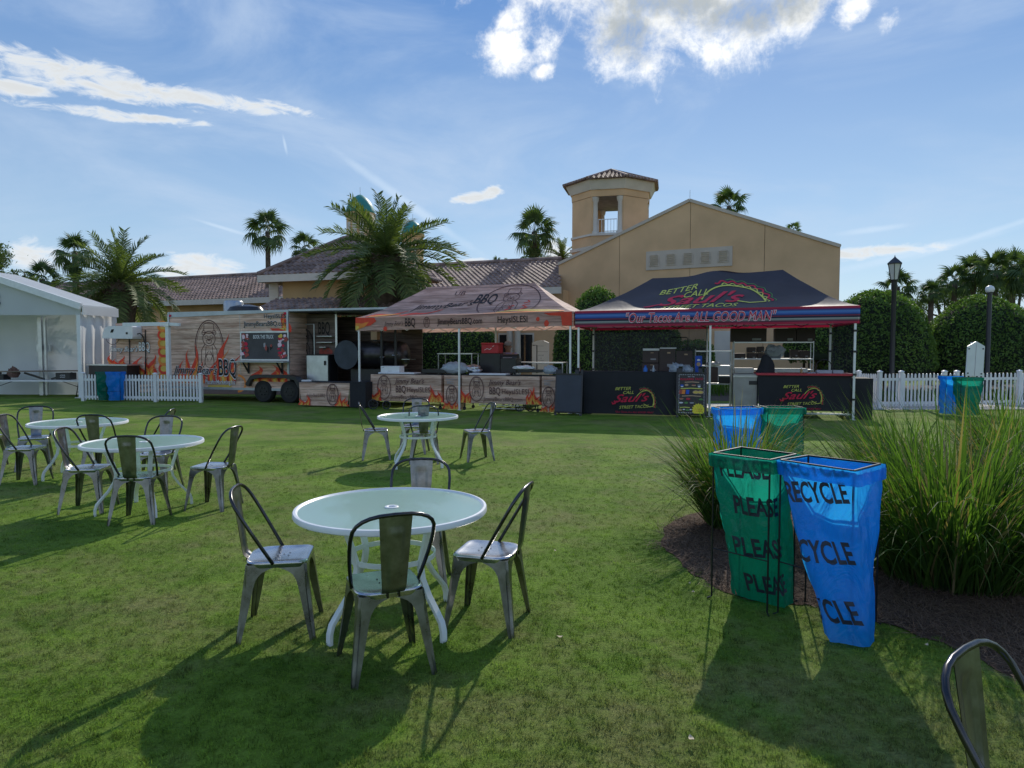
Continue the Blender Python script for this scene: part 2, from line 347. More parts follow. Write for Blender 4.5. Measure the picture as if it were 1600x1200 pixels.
def sauls(d, x, y, H, slogan=True, off=.004):
    k = H
    d.put('print_lime', textfit('BETTER', k*.78, k*.15, shear=.35, bold=.006, rot=.04), (x-k*.52, y+k*.34), off)
    d.put('print_lime', textfit('CALL', k*.52, k*.15, shear=.35, bold=.006, rot=.04), (x-k*.25, y+k*.15), off)
    d.put('print_red', textfit("Saul's", k*1.75, k*.40, shear=.55, bold=.014, rot=.06), (x-k*.1, y-k*.24), off+.001)
    d.stroke('print_red', [(-k*1.08, -k*.26), (-k*1.02, -k*.36), (-k*.92, -k*.34), (-k*.8, -k*.2)], [k*.03, k*.08, k*.09, k*.04], (x, y), off+.001)
    d.put('print_lime', textfit('STREET TACOS', k*1.45, k*.15, shear=.35, bold=.006, rot=.06), (x+k*.03, y-k*.56), off)
    # taco: shell outline with frilly filling
    cx, cy = x+k*.52, y-k*.28
    def arc(rx, ry, a0, a1, n, rot=-.35): return [(rx*cos(a)*cos(rot)-ry*sin(a)*sin(rot), rx*cos(a)*sin(rot)+ry*sin(a)*cos(rot)) for a in [a0+(a1-a0)*i/n for i in range(n+1)]]
    d.stroke('print_lime', arc(k*.46, k*.62, pi*.02, pi*.95, 26), k*.035, (cx, cy), off)
    d.stroke('print_lime', arc(k*.38, k*.5, -.02, pi*.35, 10), k*.02, (cx+k*.06, cy), off)
    d.stroke('print_lime', [(k*.44, -k*.17), (k*.25, -k*.2), (-k*.02, -k*.06)], k*.035, (cx, cy), off)
    a = arc(1, 1, 0, pi*.75, 60, -.35)
    d.stroke('print_red', [(p[0]*k*(.53+.03*sin(i*1.1)), p[1]*k*(.7+.03*sin(i*1.1))) for i, p in enumerate(a)], k*.03, (cx, cy), off)
    d.stroke('print_lime', [(p[0]*k*(.49+.025*sin(i*.9+1)), p[1]*k*(.655+.025*sin(i*.9+1))) for i, p in enumerate(a)], k*.018, (cx, cy), off)
    d.stroke('print_green', [(p[0]*k*(.58+.03*sin(i*.8)), p[1]*k*(.75+.03*sin(i*.8))) for i, p in enumerate(a)], k*.014, (cx, cy), off)
    if slogan: d.put('print_red', textfit('"Our Tacos Are ALL GOOD MAN"', k*1.9, k*.09, shear=.3), (x+k*.05, y-k*.8), off)

for nm, c in (('print_red', (.62, .02, .06)), ('print_lime', (.62, .62, .12)), ('print_green', (.12, .3, .08)), ('print_white', (.8, .8, .8)), ('print_black', (.015, .013, .015)), ('print_brown', (.11, .05, .045)),
              ('print_blue', (.03, .1, .5)), ('print_pink', (.85, .62, .68)), ('print_yellow', (.85, .7, .05)), ('flame_red', (.74, .07, .035)), ('flame_orange', (.82, .26, .05)), ('flame_yellow', (.72, .50, .10)),
              ('print_tan', (.5, .33, .2)), ('print_meat', (.4, .08, .06)), ('print_grey', (.35, .35, .37))):
    pm(nm, c, .55, 0, .1, 6, spec=.3)

white_plastic = pm('white_vinyl', (.78, .78, .78), .4, 0, .05, 3)
white_metal = pm('white_powder_coat', (.78, .8, .8), .35, 0, .05, 9)
black_metal = pm('black_wire', (.015, .015, .017), .4, .3, .2, 9)
black_paint = pm('black_paint', (.02, .02, .023), .35, 0, .2, 5)
alu = pm('aluminium', (.62, .63, .65), .35, .85, .1, 5)
steel = pm('stainless_steel', (.5, .51, .53), .3, .95, .12, 6)
dark_cloth = pm('black_cloth', (.018, .018, .022), .8, 0, .2, 2, .5, 3)
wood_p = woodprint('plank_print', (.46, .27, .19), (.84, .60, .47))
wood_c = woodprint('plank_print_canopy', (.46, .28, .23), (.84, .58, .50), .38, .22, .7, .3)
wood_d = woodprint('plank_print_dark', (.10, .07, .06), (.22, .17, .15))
brown_box = pm('brown_plastic', (.055, .032, .03), .5, 0, .15, 3)

# ------------------------------------------------------------------ ground
def poly_sheet(name, pts, z, mat, label_kind='structure', dz=.0):
    bm = bmesh.new(); vs = [bm.verts.new((p[0], p[1], z)) for p in pts]; f = bm.faces.new(vs); bmesh.ops.triangulate(bm, faces=[f])
    bmesh.ops.recalc_face_normals(bm, faces=bm.faces)
    me = bpy.data.meshes.new(name); bm.to_mesh(me); bm.free()
    if me.polygons[0].normal.z < 0: me.flip_normals()
    me.materials.append(mat); o = bpy.data.objects.new(name, me); COL.objects.link(o); o['kind'] = label_kind; WM[o] = Matrix(); return o
def grass_colour(N, L, geo_out):
    """turf colour as a function of world position: mown green with thatch patches; shared by sheet and blades"""
    def nz(s, d=4, r=.6, off=0):
        mp = N.new('ShaderNodeMapping'); L.new(geo_out, mp.inputs[0]); mp.inputs[1].default_value = (off, off, 0)
        n = N.new('ShaderNodeTexNoise'); n.inputs['Scale'].default_value = s; n.inputs['Detail'].default_value = d; n.inputs['Roughness'].default_value = r; L.new(mp.outputs[0], n.inputs['Vector']); return n.outputs[0]
    def rp(v, a, b, ca, cb):
        r = N.new('ShaderNodeValToRGB'); L.new(v, r.inputs[0]); r.color_ramp.elements[0].position = a; r.color_ramp.elements[1].position = b; r.color_ramp.elements[0].color = ca+(1,); r.color_ramp.elements[1].color = cb+(1,); return r.outputs[0]
    def mx(f, a, b):
        m = N.new('ShaderNodeMix'); m.data_type = 'RGBA'; L.new(f, m.inputs[0]); L.new(a, m.inputs[6]); L.new(b, m.inputs[7]); return m.outputs[2]
    green = rp(nz(1.3, 6), .35, .65, (.095, .175, .020), (.19, .30, .040))
    thatch = rp(nz(7, 4), .3, .7, (.185, .20, .065), (.28, .265, .11))
    f = nz(.55, 5, .65, 7.); g = nz(3.5, 5, .7, 3.)
    a = N.new('ShaderNodeMath'); a.operation = 'MULTIPLY_ADD'; L.new(g, a.inputs[0]); a.inputs[1].default_value = .6; L.new(f, a.inputs[2])
    mr = N.new('ShaderNodeMapRange'); L.new(a.outputs[0], mr.inputs[0]); mr.inputs[1].default_value = .74; mr.inputs[2].default_value = .98; mr.inputs[4].default_value = .75
    return mx(mr.outputs[0], green, thatch)
def lawn_mat(name, blade):
    m = bpy.data.materials.new(name); nt, N, L, B = nodes_of(m); geo = N.new('ShaderNodeNewGeometry')
    c = grass_colour(N, L, geo.outputs['Position']); B.inputs['Roughness'].default_value = .6 if blade else .9; B.inputs['Specular IOR Level'].default_value = .25 if blade else .1
    hs = N.new('ShaderNodeHueSaturation'); L.new(c, hs.inputs['Color'])
    if blade:
        oi = N.new('ShaderNodeObjectInfo'); mr = N.new('ShaderNodeMapRange'); L.new(oi.outputs['Random'], mr.inputs[0]); mr.inputs[3].default_value = .45; mr.inputs[4].default_value = 1.6; L.new(mr.outputs[0], hs.inputs['Value'])
        L.new(hs.outputs[0], B.inputs['Base Color'])
        t = N.new('ShaderNodeBsdfTranslucent'); L.new(hs.outputs[0], t.inputs[0]); ms = N.new('ShaderNodeMixShader'); ms.inputs[0].default_value = .45; L.new(B.outputs[0], ms.inputs[1]); L.new(t.outputs[0], ms.inputs[2]); L.new(ms.outputs[0], N['Material Output'].inputs[0])
    else:
        n = N.new('ShaderNodeTexNoise'); n.inputs['Scale'].default_value = 45; n.inputs['Detail'].default_value = 6; n.inputs['Roughness'].default_value = .75; L.new(geo.outputs['Position'], n.inputs['Vector'])
        mr = N.new('ShaderNodeMapRange'); L.new(n.outputs[0], mr.inputs[0]); mr.inputs[1].default_value = .3; mr.inputs[2].default_value = .7; mr.inputs[3].default_value = .5; mr.inputs[4].default_value = 1.3; L.new(mr.outputs[0], hs.inputs['Value'])
        L.new(hs.outputs[0], B.inputs['Base Color'])
        b = N.new('ShaderNodeBump'); b.inputs['Strength'].default_value = .9; b.inputs['Distance'].default_value = .025; L.new(n.outputs[0], b.inputs['Height']); L.new(b.outputs[0], B.inputs['Normal'])
    MATS[name] = m; return m
turf = lawn_mat('mown_turf', False); blade_m = lawn_mat('turf_blades', True)
gb = MB().grid(lambda u, v: Vector(((u-.5)*1600, -300+v*1500, 0)), 24, 24); tag(gb.build('ground', turf), kind='structure')

BED = [G(*p) for p in ((1035, 842), (1045, 822), (1075, 806), (1150, 785), (1260, 765), (1400, 742), (1600, 730), (1800, 735), (2000, 800), (2100, 1000), (1900, 1250), (1720, 1130), (1600, 1070), (1530, 1030), (1450, 1000), (1370, 972), (1310, 952), (1250, 945), (1190, 940), (1140, 928), (1095, 905), (1068, 885), (1044, 862))]
def smooth_loop(pts, n=4, jit=.03):
    out = []; m = len(pts)
    for i in range(m):
        p0, p1, p2, p3 = pts[i-1], pts[i], pts[(i+1) % m], pts[(i+2) % m]
        for k in range(n):
            t = k/n; q = .5*((2*p1)+(p2-p0)*t+(2*p0-5*p1+4*p2-p3)*t*t+(3*p1-p0-3*p2+p3)*t**3); out.append(q+Vector((random.uniform(-jit, jit), random.uniform(-jit, jit), 0)))
    return out
BEDL = smooth_loop(BED)
def inpoly(x, y, poly):
    c = False; j = len(poly)-1
    for i in range(len(poly)):
        xi, yi, xj, yj = poly[i][0], poly[i][1], poly[j][0], poly[j][1]
        if (yi > y) != (yj > y) and x < (xj-xi)*(y-yi)/(yj-yi)+xi: c = not c
        j = i
    return c
mulch_m = pm('pine_straw_mulch', (.11, .07, .048), .95, 0, .4, 14, 1., 70, .1, c2=(.07, .045, .033))
poly_sheet('mulch_bed', BEDL, .006, mulch_m)
conc = pm('pale_concrete', (.42, .40, .36), .85, 0, .15, 2, .3, 40)
# path behind the fences
def strip(name, a, b, w, z, mat):
    a, b = Vector(a), Vector(b); d = (b-a).normalized(); n = Vector((-d.y, d.x, 0)); return poly_sheet(name, [a, b, b+n*w, a+n*w], z, mat)
pa = G(1340, 641); pb = G(1700, 633)
strip('path', pa-Vector((4, -.1, 0)), pb+Vector((20, -1.2, 0)), 2.2, .006, conc)
soil = pm('dark_planting_soil', (.07, .05, .035), .95, 0, .4, 5, .6, 30)
poly_sheet('planting_bed', [(9.3, 22.6), (40, 17.5), (46, 40), (9.3, 30)], .008, soil)
poly_sheet('planting_bed', [(-6, 25.5), (9, 22.3), (9, 31), (-6, 36)], .007, soil)
poly_sheet('planting_bed', [(-32, 29.5), (-7, 25.6), (-7, 37), (-32, 48)], .007, soil)

# geometry-nodes scatter of many tiny blades over a patch mesh
def scatter(name, cells, mat, seed, nb, bw, bh, spread, lean, flat=False, smin=.6, smax=1.3):
    vs = []; fs = []; dens = []
    for (x0, y0, x1, y1, dn) in cells:
        o = len(vs); vs += [(x0, y0, .0), (x1, y0, .0), (x1, y1, .0), (x0, y1, .0)]; fs.append((o, o+1, o+2, o+3)); dens.append(dn)
    me = bpy.data.meshes.new(name); me.from_pydata(vs, [], fs); me.update(); at = me.attributes.new('dens', 'FLOAT', 'FACE'); at.data.foreach_set('value', dens)
    o = bpy.data.objects.new(name, me); COL.objects.link(o); WM[o] = Matrix()
    ng = bpy.data.node_groups.new(name, 'GeometryNodeTree'); N = ng.nodes; L = ng.links
    ng.interface.new_socket('Geometry', in_out='INPUT', socket_type='NodeSocketGeometry'); ng.interface.new_socket('Geometry', in_out='OUTPUT', socket_type='NodeSocketGeometry')
    gi = N.new('NodeGroupInput'); go = N.new('NodeGroupOutput')
    R = random.Random(seed); join = N.new('GeometryNodeJoinGeometry')
    gr = N.new('GeometryNodeMeshGrid'); gr.inputs['Size X'].default_value = bw; gr.inputs['Size Y'].default_value = bh; gr.inputs['Vertices X'].default_value = 2; gr.inputs['Vertices Y'].default_value = 4 if not flat else 2
    # bend and taper: position (x, y, 0) -> (x*(1-t), -bend*t*t, t*bh)
    pos = N.new('GeometryNodeInputPosition'); sx = N.new('ShaderNodeSeparateXYZ'); L.new(pos.outputs[0], sx.inputs[0])
    def M(op, a, b=0., c=0.):
        m = N.new('ShaderNodeMath'); m.operation = op
        for i, v in enumerate((a, b, c)):
            if isinstance(v, (int, float)): m.inputs[i].default_value = v
            else: L.new(v, m.inputs[i])
        return m.outputs[0]
    t = M('MULTIPLY_ADD', sx.outputs[1], 1/bh, .5); tx = M('MULTIPLY', sx.outputs[0], M('SUBTRACT', 1.05, t))
    cb = N.new('ShaderNodeCombineXYZ'); L.new(tx, cb.inputs[0])
    if flat: L.new(M('MULTIPLY', t, bh), cb.inputs[1]); L.new(M('MULTIPLY', t, bh*.12), cb.inputs[2])
    else: L.new(M('MULTIPLY', M('MULTIPLY', t, t), bh*.55), cb.inputs[1]); L.new(M('MULTIPLY', t, bh), cb.inputs[2])
    sp = N.new('GeometryNodeSetPosition'); L.new(gr.outputs['Mesh'], sp.inputs[0]); L.new(cb.outputs[0], sp.inputs['Position'])
    for k in range(nb):
        tr = N.new('GeometryNodeTransform'); L.new(sp.outputs[0], tr.inputs[0])
        tr.inputs['Translation'].default_value = (R.uniform(-spread, spread), R.uniform(-spread, spread), R.uniform(0, .004))
        tr.inputs['Rotation'].default_value = (R.uniform(-lean, lean), R.uniform(-lean, lean), R.uniform(0, 6.28))
        q = R.uniform(.6, 1.25); tr.inputs['Scale'].default_value = (1, 1, q) if not flat else (1, q, 1); L.new(tr.outputs[0], join.inputs[0])
    sm = N.new('GeometryNodeSetMaterial'); L.new(join.outputs[0], sm.inputs[0]); sm.inputs['Material'].default_value = mat
    dp = N.new('GeometryNodeDistributePointsOnFaces'); L.new(gi.outputs[0], dp.inputs[0])
    na = N.new('GeometryNodeInputNamedAttribute'); na.data_type = 'FLOAT'; na.inputs[0].default_value = 'dens'
    L.new(na.outputs[0], dp.inputs['Density']); dp.inputs['Seed'].default_value = seed
    ip = N.new('GeometryNodeInstanceOnPoints'); L.new(dp.outputs['Points'], ip.inputs[0]); L.new(sm.outputs[0], ip.inputs['Instance'])
    rv = N.new('FunctionNodeRandomValue'); rv.data_type = 'FLOAT_VECTOR'; rv.inputs[0].default_value = (-.12, -.12, 0); rv.inputs[1].default_value = (.12, .12, 6.28); L.new(rv.outputs[0], ip.inputs['Rotation'])
    rs = N.new('FunctionNodeRandomValue'); rs.data_type = 'FLOAT'; rs.inputs[2].default_value = smin; rs.inputs[3].default_value = smax; L.new(rs.outputs[1], ip.inputs['Scale'])
    L.new(ip.outputs[0], go.inputs[0]); md = o.modifiers.new('scatter', 'NODES'); md.node_group = ng
    me.materials.append(mat)
    return tag(o, kind='stuff')
cells = []
st = .25; y = 2.0
while y < 12:
    x = -.85*y-.3
    while x < min(.85*y+.3, 9):
        if not inpoly(x+st/2, y+st/2, BEDL): cells.append((x, y, x+st, y+st, max(120., 1500*(2.8/max(y, 2.8))**1.9)))
        x += st
    y += st
go_ = scatter('lawn_grass', cells, blade_m, 3, 9, .0034, .017, .016, .8)
tag(go_, 'short mown green lawn grass with straw coloured patches', 'grass')
cells = []; y = 3.0
while y < 9:
    x = 1.0
    while x < 8:
        if inpoly(x+.1, y+.1, BEDL): cells.append((x, y, x+.2, y+.2, 900*(4/max(y, 4))**1.4))
        x += .2
    y += .2
straw = pm('straw_needles', (.27, .17, .10), .8, 0, .4, 6, c2=(.06, .035, .024))
ms_ = scatter('mulch_straw', cells, straw, 5, 7, .003, .09, .05, .35, True, .5, 1.6); ms_.location.z = .010
tag(ms_, 'brown pine straw mulch in the planting bed', 'mulch')

# ------------------------------------------------------------------ metal chairs
def chair_mat():
    m = bpy.data.materials.new('galvanised_gunmetal'); nt, N, L, B = nodes_of(m)
    tc = N.new('ShaderNodeTexCoord'); n = N.new('ShaderNodeTexNoise'); n.inputs['Scale'].default_value = 7; n.inputs['Detail'].default_value = 8; n.inputs['Roughness'].default_value = .65; L.new(tc.outputs['Object'], n.inputs['Vector'])
    r = N.new('ShaderNodeValToRGB'); L.new(n.outputs[0], r.inputs[0]); e = r.color_ramp.elements; e[0].position = .3; e[0].color = (.13, .125, .12, 1); e[1].position = .6; e[1].color = (.28, .28, .285, 1); q = e.new(.8); q.color = (.46, .46, .46, 1)
    L.new(r.outputs[0], B.inputs['Base Color']); B.inputs['Metallic'].default_value = .92
    mr = N.new('ShaderNodeMapRange'); L.new(n.outputs[0], mr.inputs[0]); mr.inputs[3].default_value = .18; mr.inputs[4].default_value = .42; L.new(mr.outputs[0], B.inputs['Roughness'])
    MATS['galv'] = m; return m
cmat = chair_mat(); hoopm = pm('dark_steel_tube', (.07, .07, .075), .25, .9, .3, 12)
seatm = pm('sky_sheen_seat', (.62, .62, .64), .24, .95, .16, 9, c2=(.42, .42, .43), rvar=.08)  # shiny seat metal, colour brightened to stand in for its sky reflection
def chair_leg(sx, sy):
    mb = MB(); lv = []
    zs = [.443, .425, .412, .398, .38, .35, .30, .24, .16, .08, .03, 0.]
    ws = [.166, .160, .125, .100, .082, .068, .060, .055, .048, .040, .034, .032]
    for z, w in zip(zs, ws):
        h = .172+(.225-.172)*(1-z/.443); c = .014 if z > .36 else .020; ins = .004 if (z > .33 or z < .06) else .021
        pr = [(-w, 0), (-w*.5, 0), (-c, 0), (-c*.55-ins*.3, -c*.55-ins*.3), (0, -c), (0, -w*.5), (0, -w)]
        t = .0025; inn = [(-w, -t), (-w*.5, -t), (-c-t, -t-.001), (-c*.6-ins*.3-t, -c*.6-ins*.3-t), (-t-.001, -c-t), (-t, -w*.5), (-t, -w)]
        lv.append([(sx*(h+a), sy*(h+b), z) for a, b in pr]+[(sx*(h+a), sy*(h+b), z) for a, b in inn[::-1]])
    n = len(lv[0]); vs = [p for l in lv for p in l]; fs = []
    for i in range(len(lv)-1):
        for k in range(n): fs.append((i*n+k, i*n+(k+1) % n, (i+1)*n+(k+1) % n, (i+1)*n+k))
    fs += [tuple(range(n)), tuple((len(lv)-1)*n+k for k in range(n))]
    return mb.add(vs, fs)
def rrect(hw, hd, r, n=5, cut=0.):
    out = []
    for (cx, cy, a0) in ((1, 1, 0), (-1, 1, 90), (-1, -1, 180), (1, -1, 270)):
        rr = r*(1.9 if cy < 0 else 1)
        for k in range(n+1):
            a = radians(a0+90*k/n); out.append((cx*(hw-rr)+rr*cos(a), cy*(hd-rr)+rr*sin(a)))
    return out
def make_chair():
    t = thing('metal_chair', 'chair', 'chair')
    mb = MB(); lv = []
    for (hw, z) in ((.176, .425), (.180, .443), (.181, .452), (.177, .459), (.168, .461), (.155, .457), (.10, .453), (.0005, .452)):
        lv.append([(x, y, z) for x, y in rrect(hw, hw, min(.05, hw*.45))])
    n = len(lv[0]); vs = [p for l in lv for p in l]; fs = [(i*n+k, i*n+(k+1) % n, (i+1)*n+(k+1) % n, (i+1)*n+k) for i in range(len(lv)-1) for k in range(n)]
    fs.append(tuple(range(n))[::-1]); mb.add(vs, fs); st_ = mb.build('seat', seatm, t, smooth=45, world=False)
    for (x, y) in ((0, .02), (.03, .05), (-.03, .05), (.03, -.01), (-.03, -.01)): MB().lathe([(.0001, .4545), (.006, .4545)], (x, y, .0006), 8).build('drain_hole', MATS['print_black'], st_, world=False)
    for sx in (-1, 1):
        for sy in (-1, 1): chair_leg(sx, sy).build('leg', cmat, t, smooth=50, world=False)
    # hoop
    pts = []
    def hp(x, s): # s 0 at seat, 1 at top
        return (x, -.015-.245*s, .45+.425*s)
    wd = lambda q: .180+.036*sin(min(1, q/.7)*pi/2)
    for s_ in (0, .12, .25, .4, .55, .68): pts.append(hp(-wd(s_), s_))
    for k in range(1, 12):
        a = pi-(pi*k/12); pts.append(hp(.216*math.copysign(abs(cos(a))**.72, cos(a)), .70+.30*sin(a)**.72))
    for s_ in (.68, .55, .4, .25, .12, 0): pts.append(hp(wd(s_), s_))
    hoop = MB().tube(pts, .0105, 10).build('back_frame', hoopm, t, smooth=True, world=False)
    # back panel with a pressed rectangle, curving forward onto the seat
    def path(s):
        if s < .12: return (-.195+.02*(1-s/.12)-.005, .452+.02*(s/.12))
        k = (s-.12)/.88; return (-.205-.052*k, .472+.396*k)
    def fn(u, v):
        y, z = path(v); w = .060+.026*v; x = (u-.5)*2*w; bulge = -.006*(1-(2*u-1)**2)
        if .22 < u < .78 and .2 < v < .84: bulge -= .007
        return Vector((x, y+bulge, z))
    mb = MB().grid(fn, 14, 22); n0 = len(mb.v); mb.grid(lambda u, v: fn(1-u, v)+Vector((0, .0022, 0)), 14, 22)
    pn = mb.build('backrest', cmat, t, smooth=True, world=False, fixn=False)
    for x in (-.03, .03): MB().tube([(x, -.19, .43), (x, -.19, .46)], .006, 6).build('bracket', hoopm, t, world=False)
    return t
cproto = make_chair(); cused = [False]
def chair_at(loc, ang, label, group): # ang = facing direction, degrees from +X
    o = place(cproto, cused, (loc[0], loc[1], 0), radians(ang-90), label, group)
    return o
def feetc(a, b, c, d): # mean of measured feet
    pts = [G(*p) for p in (a, b, c, d)]; return sum(pts, Vector())/4
g1 = 'metal chairs at the near round table'; g2 = 'metal chairs at the middle round table'; g3 = 'metal chairs at the front left table'; g4 = 'metal chairs at the rear left table'
c1 = feetc((375, 1002), (493, 998), (390, 967), (502, 957)); chair_at(c1, 9, 'grey metal chair left of the nearest round table, seat turned right towards the table', g1)
chair_at((-.685, 3.66), 114, 'grey metal chair in front of the nearest round table with its back to the camera', g1)
c3 = feetc((694.5, 988.5), (808, 991), (724, 946.5), (824, 958)); chair_at(c3, 165, 'grey metal chair right of the nearest round table seen from its side', g1)
chair_at((P(657, 900, 5.02).x, 4.93), -88, 'metal chair behind the nearest round table, only its pale back above the tabletop', g1)
chair_at(G(588, 716)+Vector((0, 0, 0)), 12, 'metal chair left of the middle round table facing right', g2)
chair_at(G(664, 722), 93, 'metal chair before the middle round table with dark back towards the camera', g2)
c7 = feetc((717, 717), (733, 722), (759, 714), (773, 720)); chair_at(c7, 200, 'metal chair right of the middle round table on open grass', g2)
chair_at((P(651, 700, 11.6).x, 11.35), -92, 'metal chair behind the middle round table with pale back facing the camera', g2)
chair_at(feetc((79, 806), (142, 806), (107, 795), (175, 792))+Vector((.03, .1, 0)), 8, 'metal chair left of the front left table facing right, pale back panel', g3)
chair_at(feetc((190, 825), (252, 817), (185, 808), (250, 802)), 95, 'metal chair with dark back to the camera in front of the front left table', g3)
chair_at(G(335, 792), 173, 'metal chair on the right side of the front left table, facing left', g3)
chair_at((P(250, 770, 8.35).x, 8.3), -90, 'metal chair behind the front left table with pale back panel', g3)
chair_at((P(236, 770, 9.4).x, 9.5), 190, 'metal chair right of the rear left table, seen edge on', g4)
chair_at((P(160, 740, 8.9).x, 8.95), 92, 'metal chair with dark back in front of the rear left table', g4)
chair_at((P(48, 740, 9.7).x, 9.8), -62, 'metal chair behind the rear left table with bluish back panel facing the camera', g4)
chair_at(G(42, 754), 8, 'metal chair at the left picture edge facing right with dark seat shadow', g4)
chair_at((P(-22, 740, 9.9).x, 9.9), 20, 'metal chair mostly cut off by the left picture edge', g4)
chair_at((1.405, 1.66), -53, 'metal chair cut off by the lower right picture corner', 'single metal chair near the camera')

# ------------------------------------------------------------------ patio tables
def glass_mat():
    m = bpy.data.materials.new('frosted_table_glass'); nt, N, L, B = nodes_of(m)
    B.inputs['Base Color'].default_value = (.74, .90, .86, 1); B.inputs['Roughness'].default_value = .14; B.inputs['Specular IOR Level'].default_value = 1.0; B.inputs['Coat Weight'].default_value = .6
    t = N.new('ShaderNodeBsdfTransparent'); t.inputs[0].default_value = (.62, .82, .76, 1)
    tl = N.new('ShaderNodeBsdfTranslucent'); tl.inputs[0].default_value = (.66, .86, .80, 1)
    m1 = N.new('ShaderNodeMixShader'); m1.inputs[0].default_value = .45; L.new(B.outputs[0], m1.inputs[1]); L.new(tl.outputs[0], m1.inputs[2])
    m2 = N.new('ShaderNodeMixShader'); m2.inputs[0].default_value = .18; L.new(m1.outputs[0], m2.inputs[1]); L.new(t.outputs[0], m2.inputs[2]); L.new(m2.outputs[0], N['Material Output'].inputs[0])
    tc = N.new('ShaderNodeTexCoord'); n = N.new('ShaderNodeTexVoronoi'); n.inputs['Scale'].default_value = 60; L.new(tc.outputs['Object'], n.inputs['Vector'])
    b = N.new('ShaderNodeBump'); b.inputs['Strength'].default_value = .12; b.inputs['Distance'].default_value = .004; L.new(n.outputs[0], b.inputs['Height']); L.new(b.outputs[0], B.inputs['Normal'])
    MATS['glass_t'] = m; return m
gm = glass_mat()
def make_table():
    t = thing('patio_table', 'table', 'table'); R = .59
    MB().lathe([(R-.03, .722), (R-.018, .732), (R-.004, .730), (R, .722), (R, .700), (R-.006, .694), (R-.028, .694), (R-.03, .722)], n=72).build('rim', white_metal, t, smooth=40, world=False, fixn=False)
    MB().lathe([(.03, .716), (R-.029, .716), (R-.029, .722), (.03, .722), (.03, .716)], n=72).build('glass_top', gm, t, world=False, fixn=False)
    hr = MB().lathe([(.022, .70), (.022, .724), (.026, .728), (.042, .728), (.046, .7235), (.04, .723), (.03, .70)], n=28).build('umbrella_ring', white_metal, t, smooth=True, world=False, fixn=False)
    MB().lathe([(.0001, .712), (.0225, .712)], n=16).build('dark_hole_disc', MATS['print_black'], hr, world=False, fixn=False)  # black disc across the ring stands for the dark of the hole
    for k in range(4):
        a = pi/4+pi/2*k; u = Vector((cos(a), sin(a), 0)); w = Vector((-sin(a), cos(a), 0))
        prof = [(.40, .694), (.365, .67), (.33, .61), (.30, .53), (.275, .45), (.265, .40), (.28, .33), (.335, .24), (.40, .165), (.445, .11), (.46, .06), (.462, 0)]
        mb = MB(); vs = []
        for i, (r, z) in enumerate(prof):
            a_, b_ = prof[max(0, i-1)], prof[min(len(prof)-1, i+1)]; tx = Vector((b_[0]-a_[0], b_[1]-a_[1])).normalized(); nx = (-tx.y, tx.x)
            for (p, q) in ((-.019, -.011), (.019, -.011), (.022, 0), (.019, .011), (-.019, .011), (-.022, 0)): vs.append(u*(r+nx[0]*q)+w*p+Vector((0, 0, max(0, z+nx[1]*q))))
        n = 6; fs = [(i*n+k2, i*n+(k2+1) % n, (i+1)*n+(k2+1) % n, (i+1)*n+k2) for i in range(len(prof)-1) for k2 in range(n)]+[tuple(range(6)), tuple(range((len(prof)-1)*6, len(prof)*6))]
        mb.add(vs, fs).build('leg', white_metal, t, smooth=40, world=False)
    MB().lathe([(.262, .415), (.262, .445), (.270, .445), (.270, .415), (.262, .415)], n=48).build('brace_ring', white_metal, t, smooth=35, world=False, fixn=False)
    MB().lathe([(.40, .688), (.40, .696), (.42, .696), (.42, .688), (.40, .688)], n=48).build('support_ring', white_metal, t, smooth=35, world=False, fixn=False)
    return t
tproto = make_table(); tused = [False]; gt = 'round glass patio tables on the lawn'
def top_at(px, py): d = ray(px, py); return CAM+d*((.72-CH)/d.z)
for (px, py, rot, lab) in ((612, 793, 4, 'nearest round patio table with frosted glass top and white rim'), (653, 650.5, 10, 'middle round patio table, nearest to the food stalls'),
                           (224, 691, -6, 'front one of the two round glass tables on the left'), (123, 660, 14, 'rear one of the two round glass tables on the left')):
    p = top_at(px, py); place(tproto, tused, (p.x, p.y, 0), radians(rot), lab, gt)

# ------------------------------------------------------------------ recycling bag stands
def bagmat(name, c, tr, crumple):
    m = bpy.data.materials.new(name); nt, N, L, B = nodes_of(m); B.inputs['Base Color'].default_value = c+(1,); B.inputs['Roughness'].default_value = .25; B.inputs['Specular IOR Level'].default_value = .5
    t = N.new('ShaderNodeBsdfTranslucent'); t.inputs[0].default_value = tr+(1,); tp = N.new('ShaderNodeBsdfTransparent'); tp.inputs[0].default_value = tr+(1,)
    m1 = N.new('ShaderNodeMixShader'); m1.inputs[0].default_value = .55; L.new(B.outputs[0], m1.inputs[1]); L.new(t.outputs[0], m1.inputs[2])
    m2 = N.new('ShaderNodeMixShader'); m2.inputs[0].default_value = .10 if 'blue' in name else .18; L.new(m1.outputs[0], m2.inputs[1]); L.new(tp.outputs[0], m2.inputs[2]); L.new(m2.outputs[0], N['Material Output'].inputs[0])
    tc = N.new('ShaderNodeTexCoord'); n = N.new('ShaderNodeTexNoise'); n.inputs['Scale'].default_value = 5; n.inputs['Detail'].default_value = 4; n.inputs['Distortion'].default_value = 1.2
    mp = N.new('ShaderNodeMapping'); mp.inputs[3].default_value = (1, 1, .6); L.new(tc.outputs['Object'], mp.inputs[0]); L.new(mp.outputs[0], n.inputs['Vector'])
    b = N.new('ShaderNodeBump'); b.inputs['Strength'].default_value = crumple; b.inputs['Distance'].default_value = .06; L.new(n.outputs[0], b.inputs['Height'])
    for s_ in (B, t): L.new(b.outputs[0], s_.inputs['Normal'])
    MATS[name] = m; return m
bag_blue = bagmat('blue_film', (.02, .26, .78), (.03, .50, 1.0), .8); bag_green = bagmat('green_film', (.008, .17, .13), (.015, .42, .30), .9)
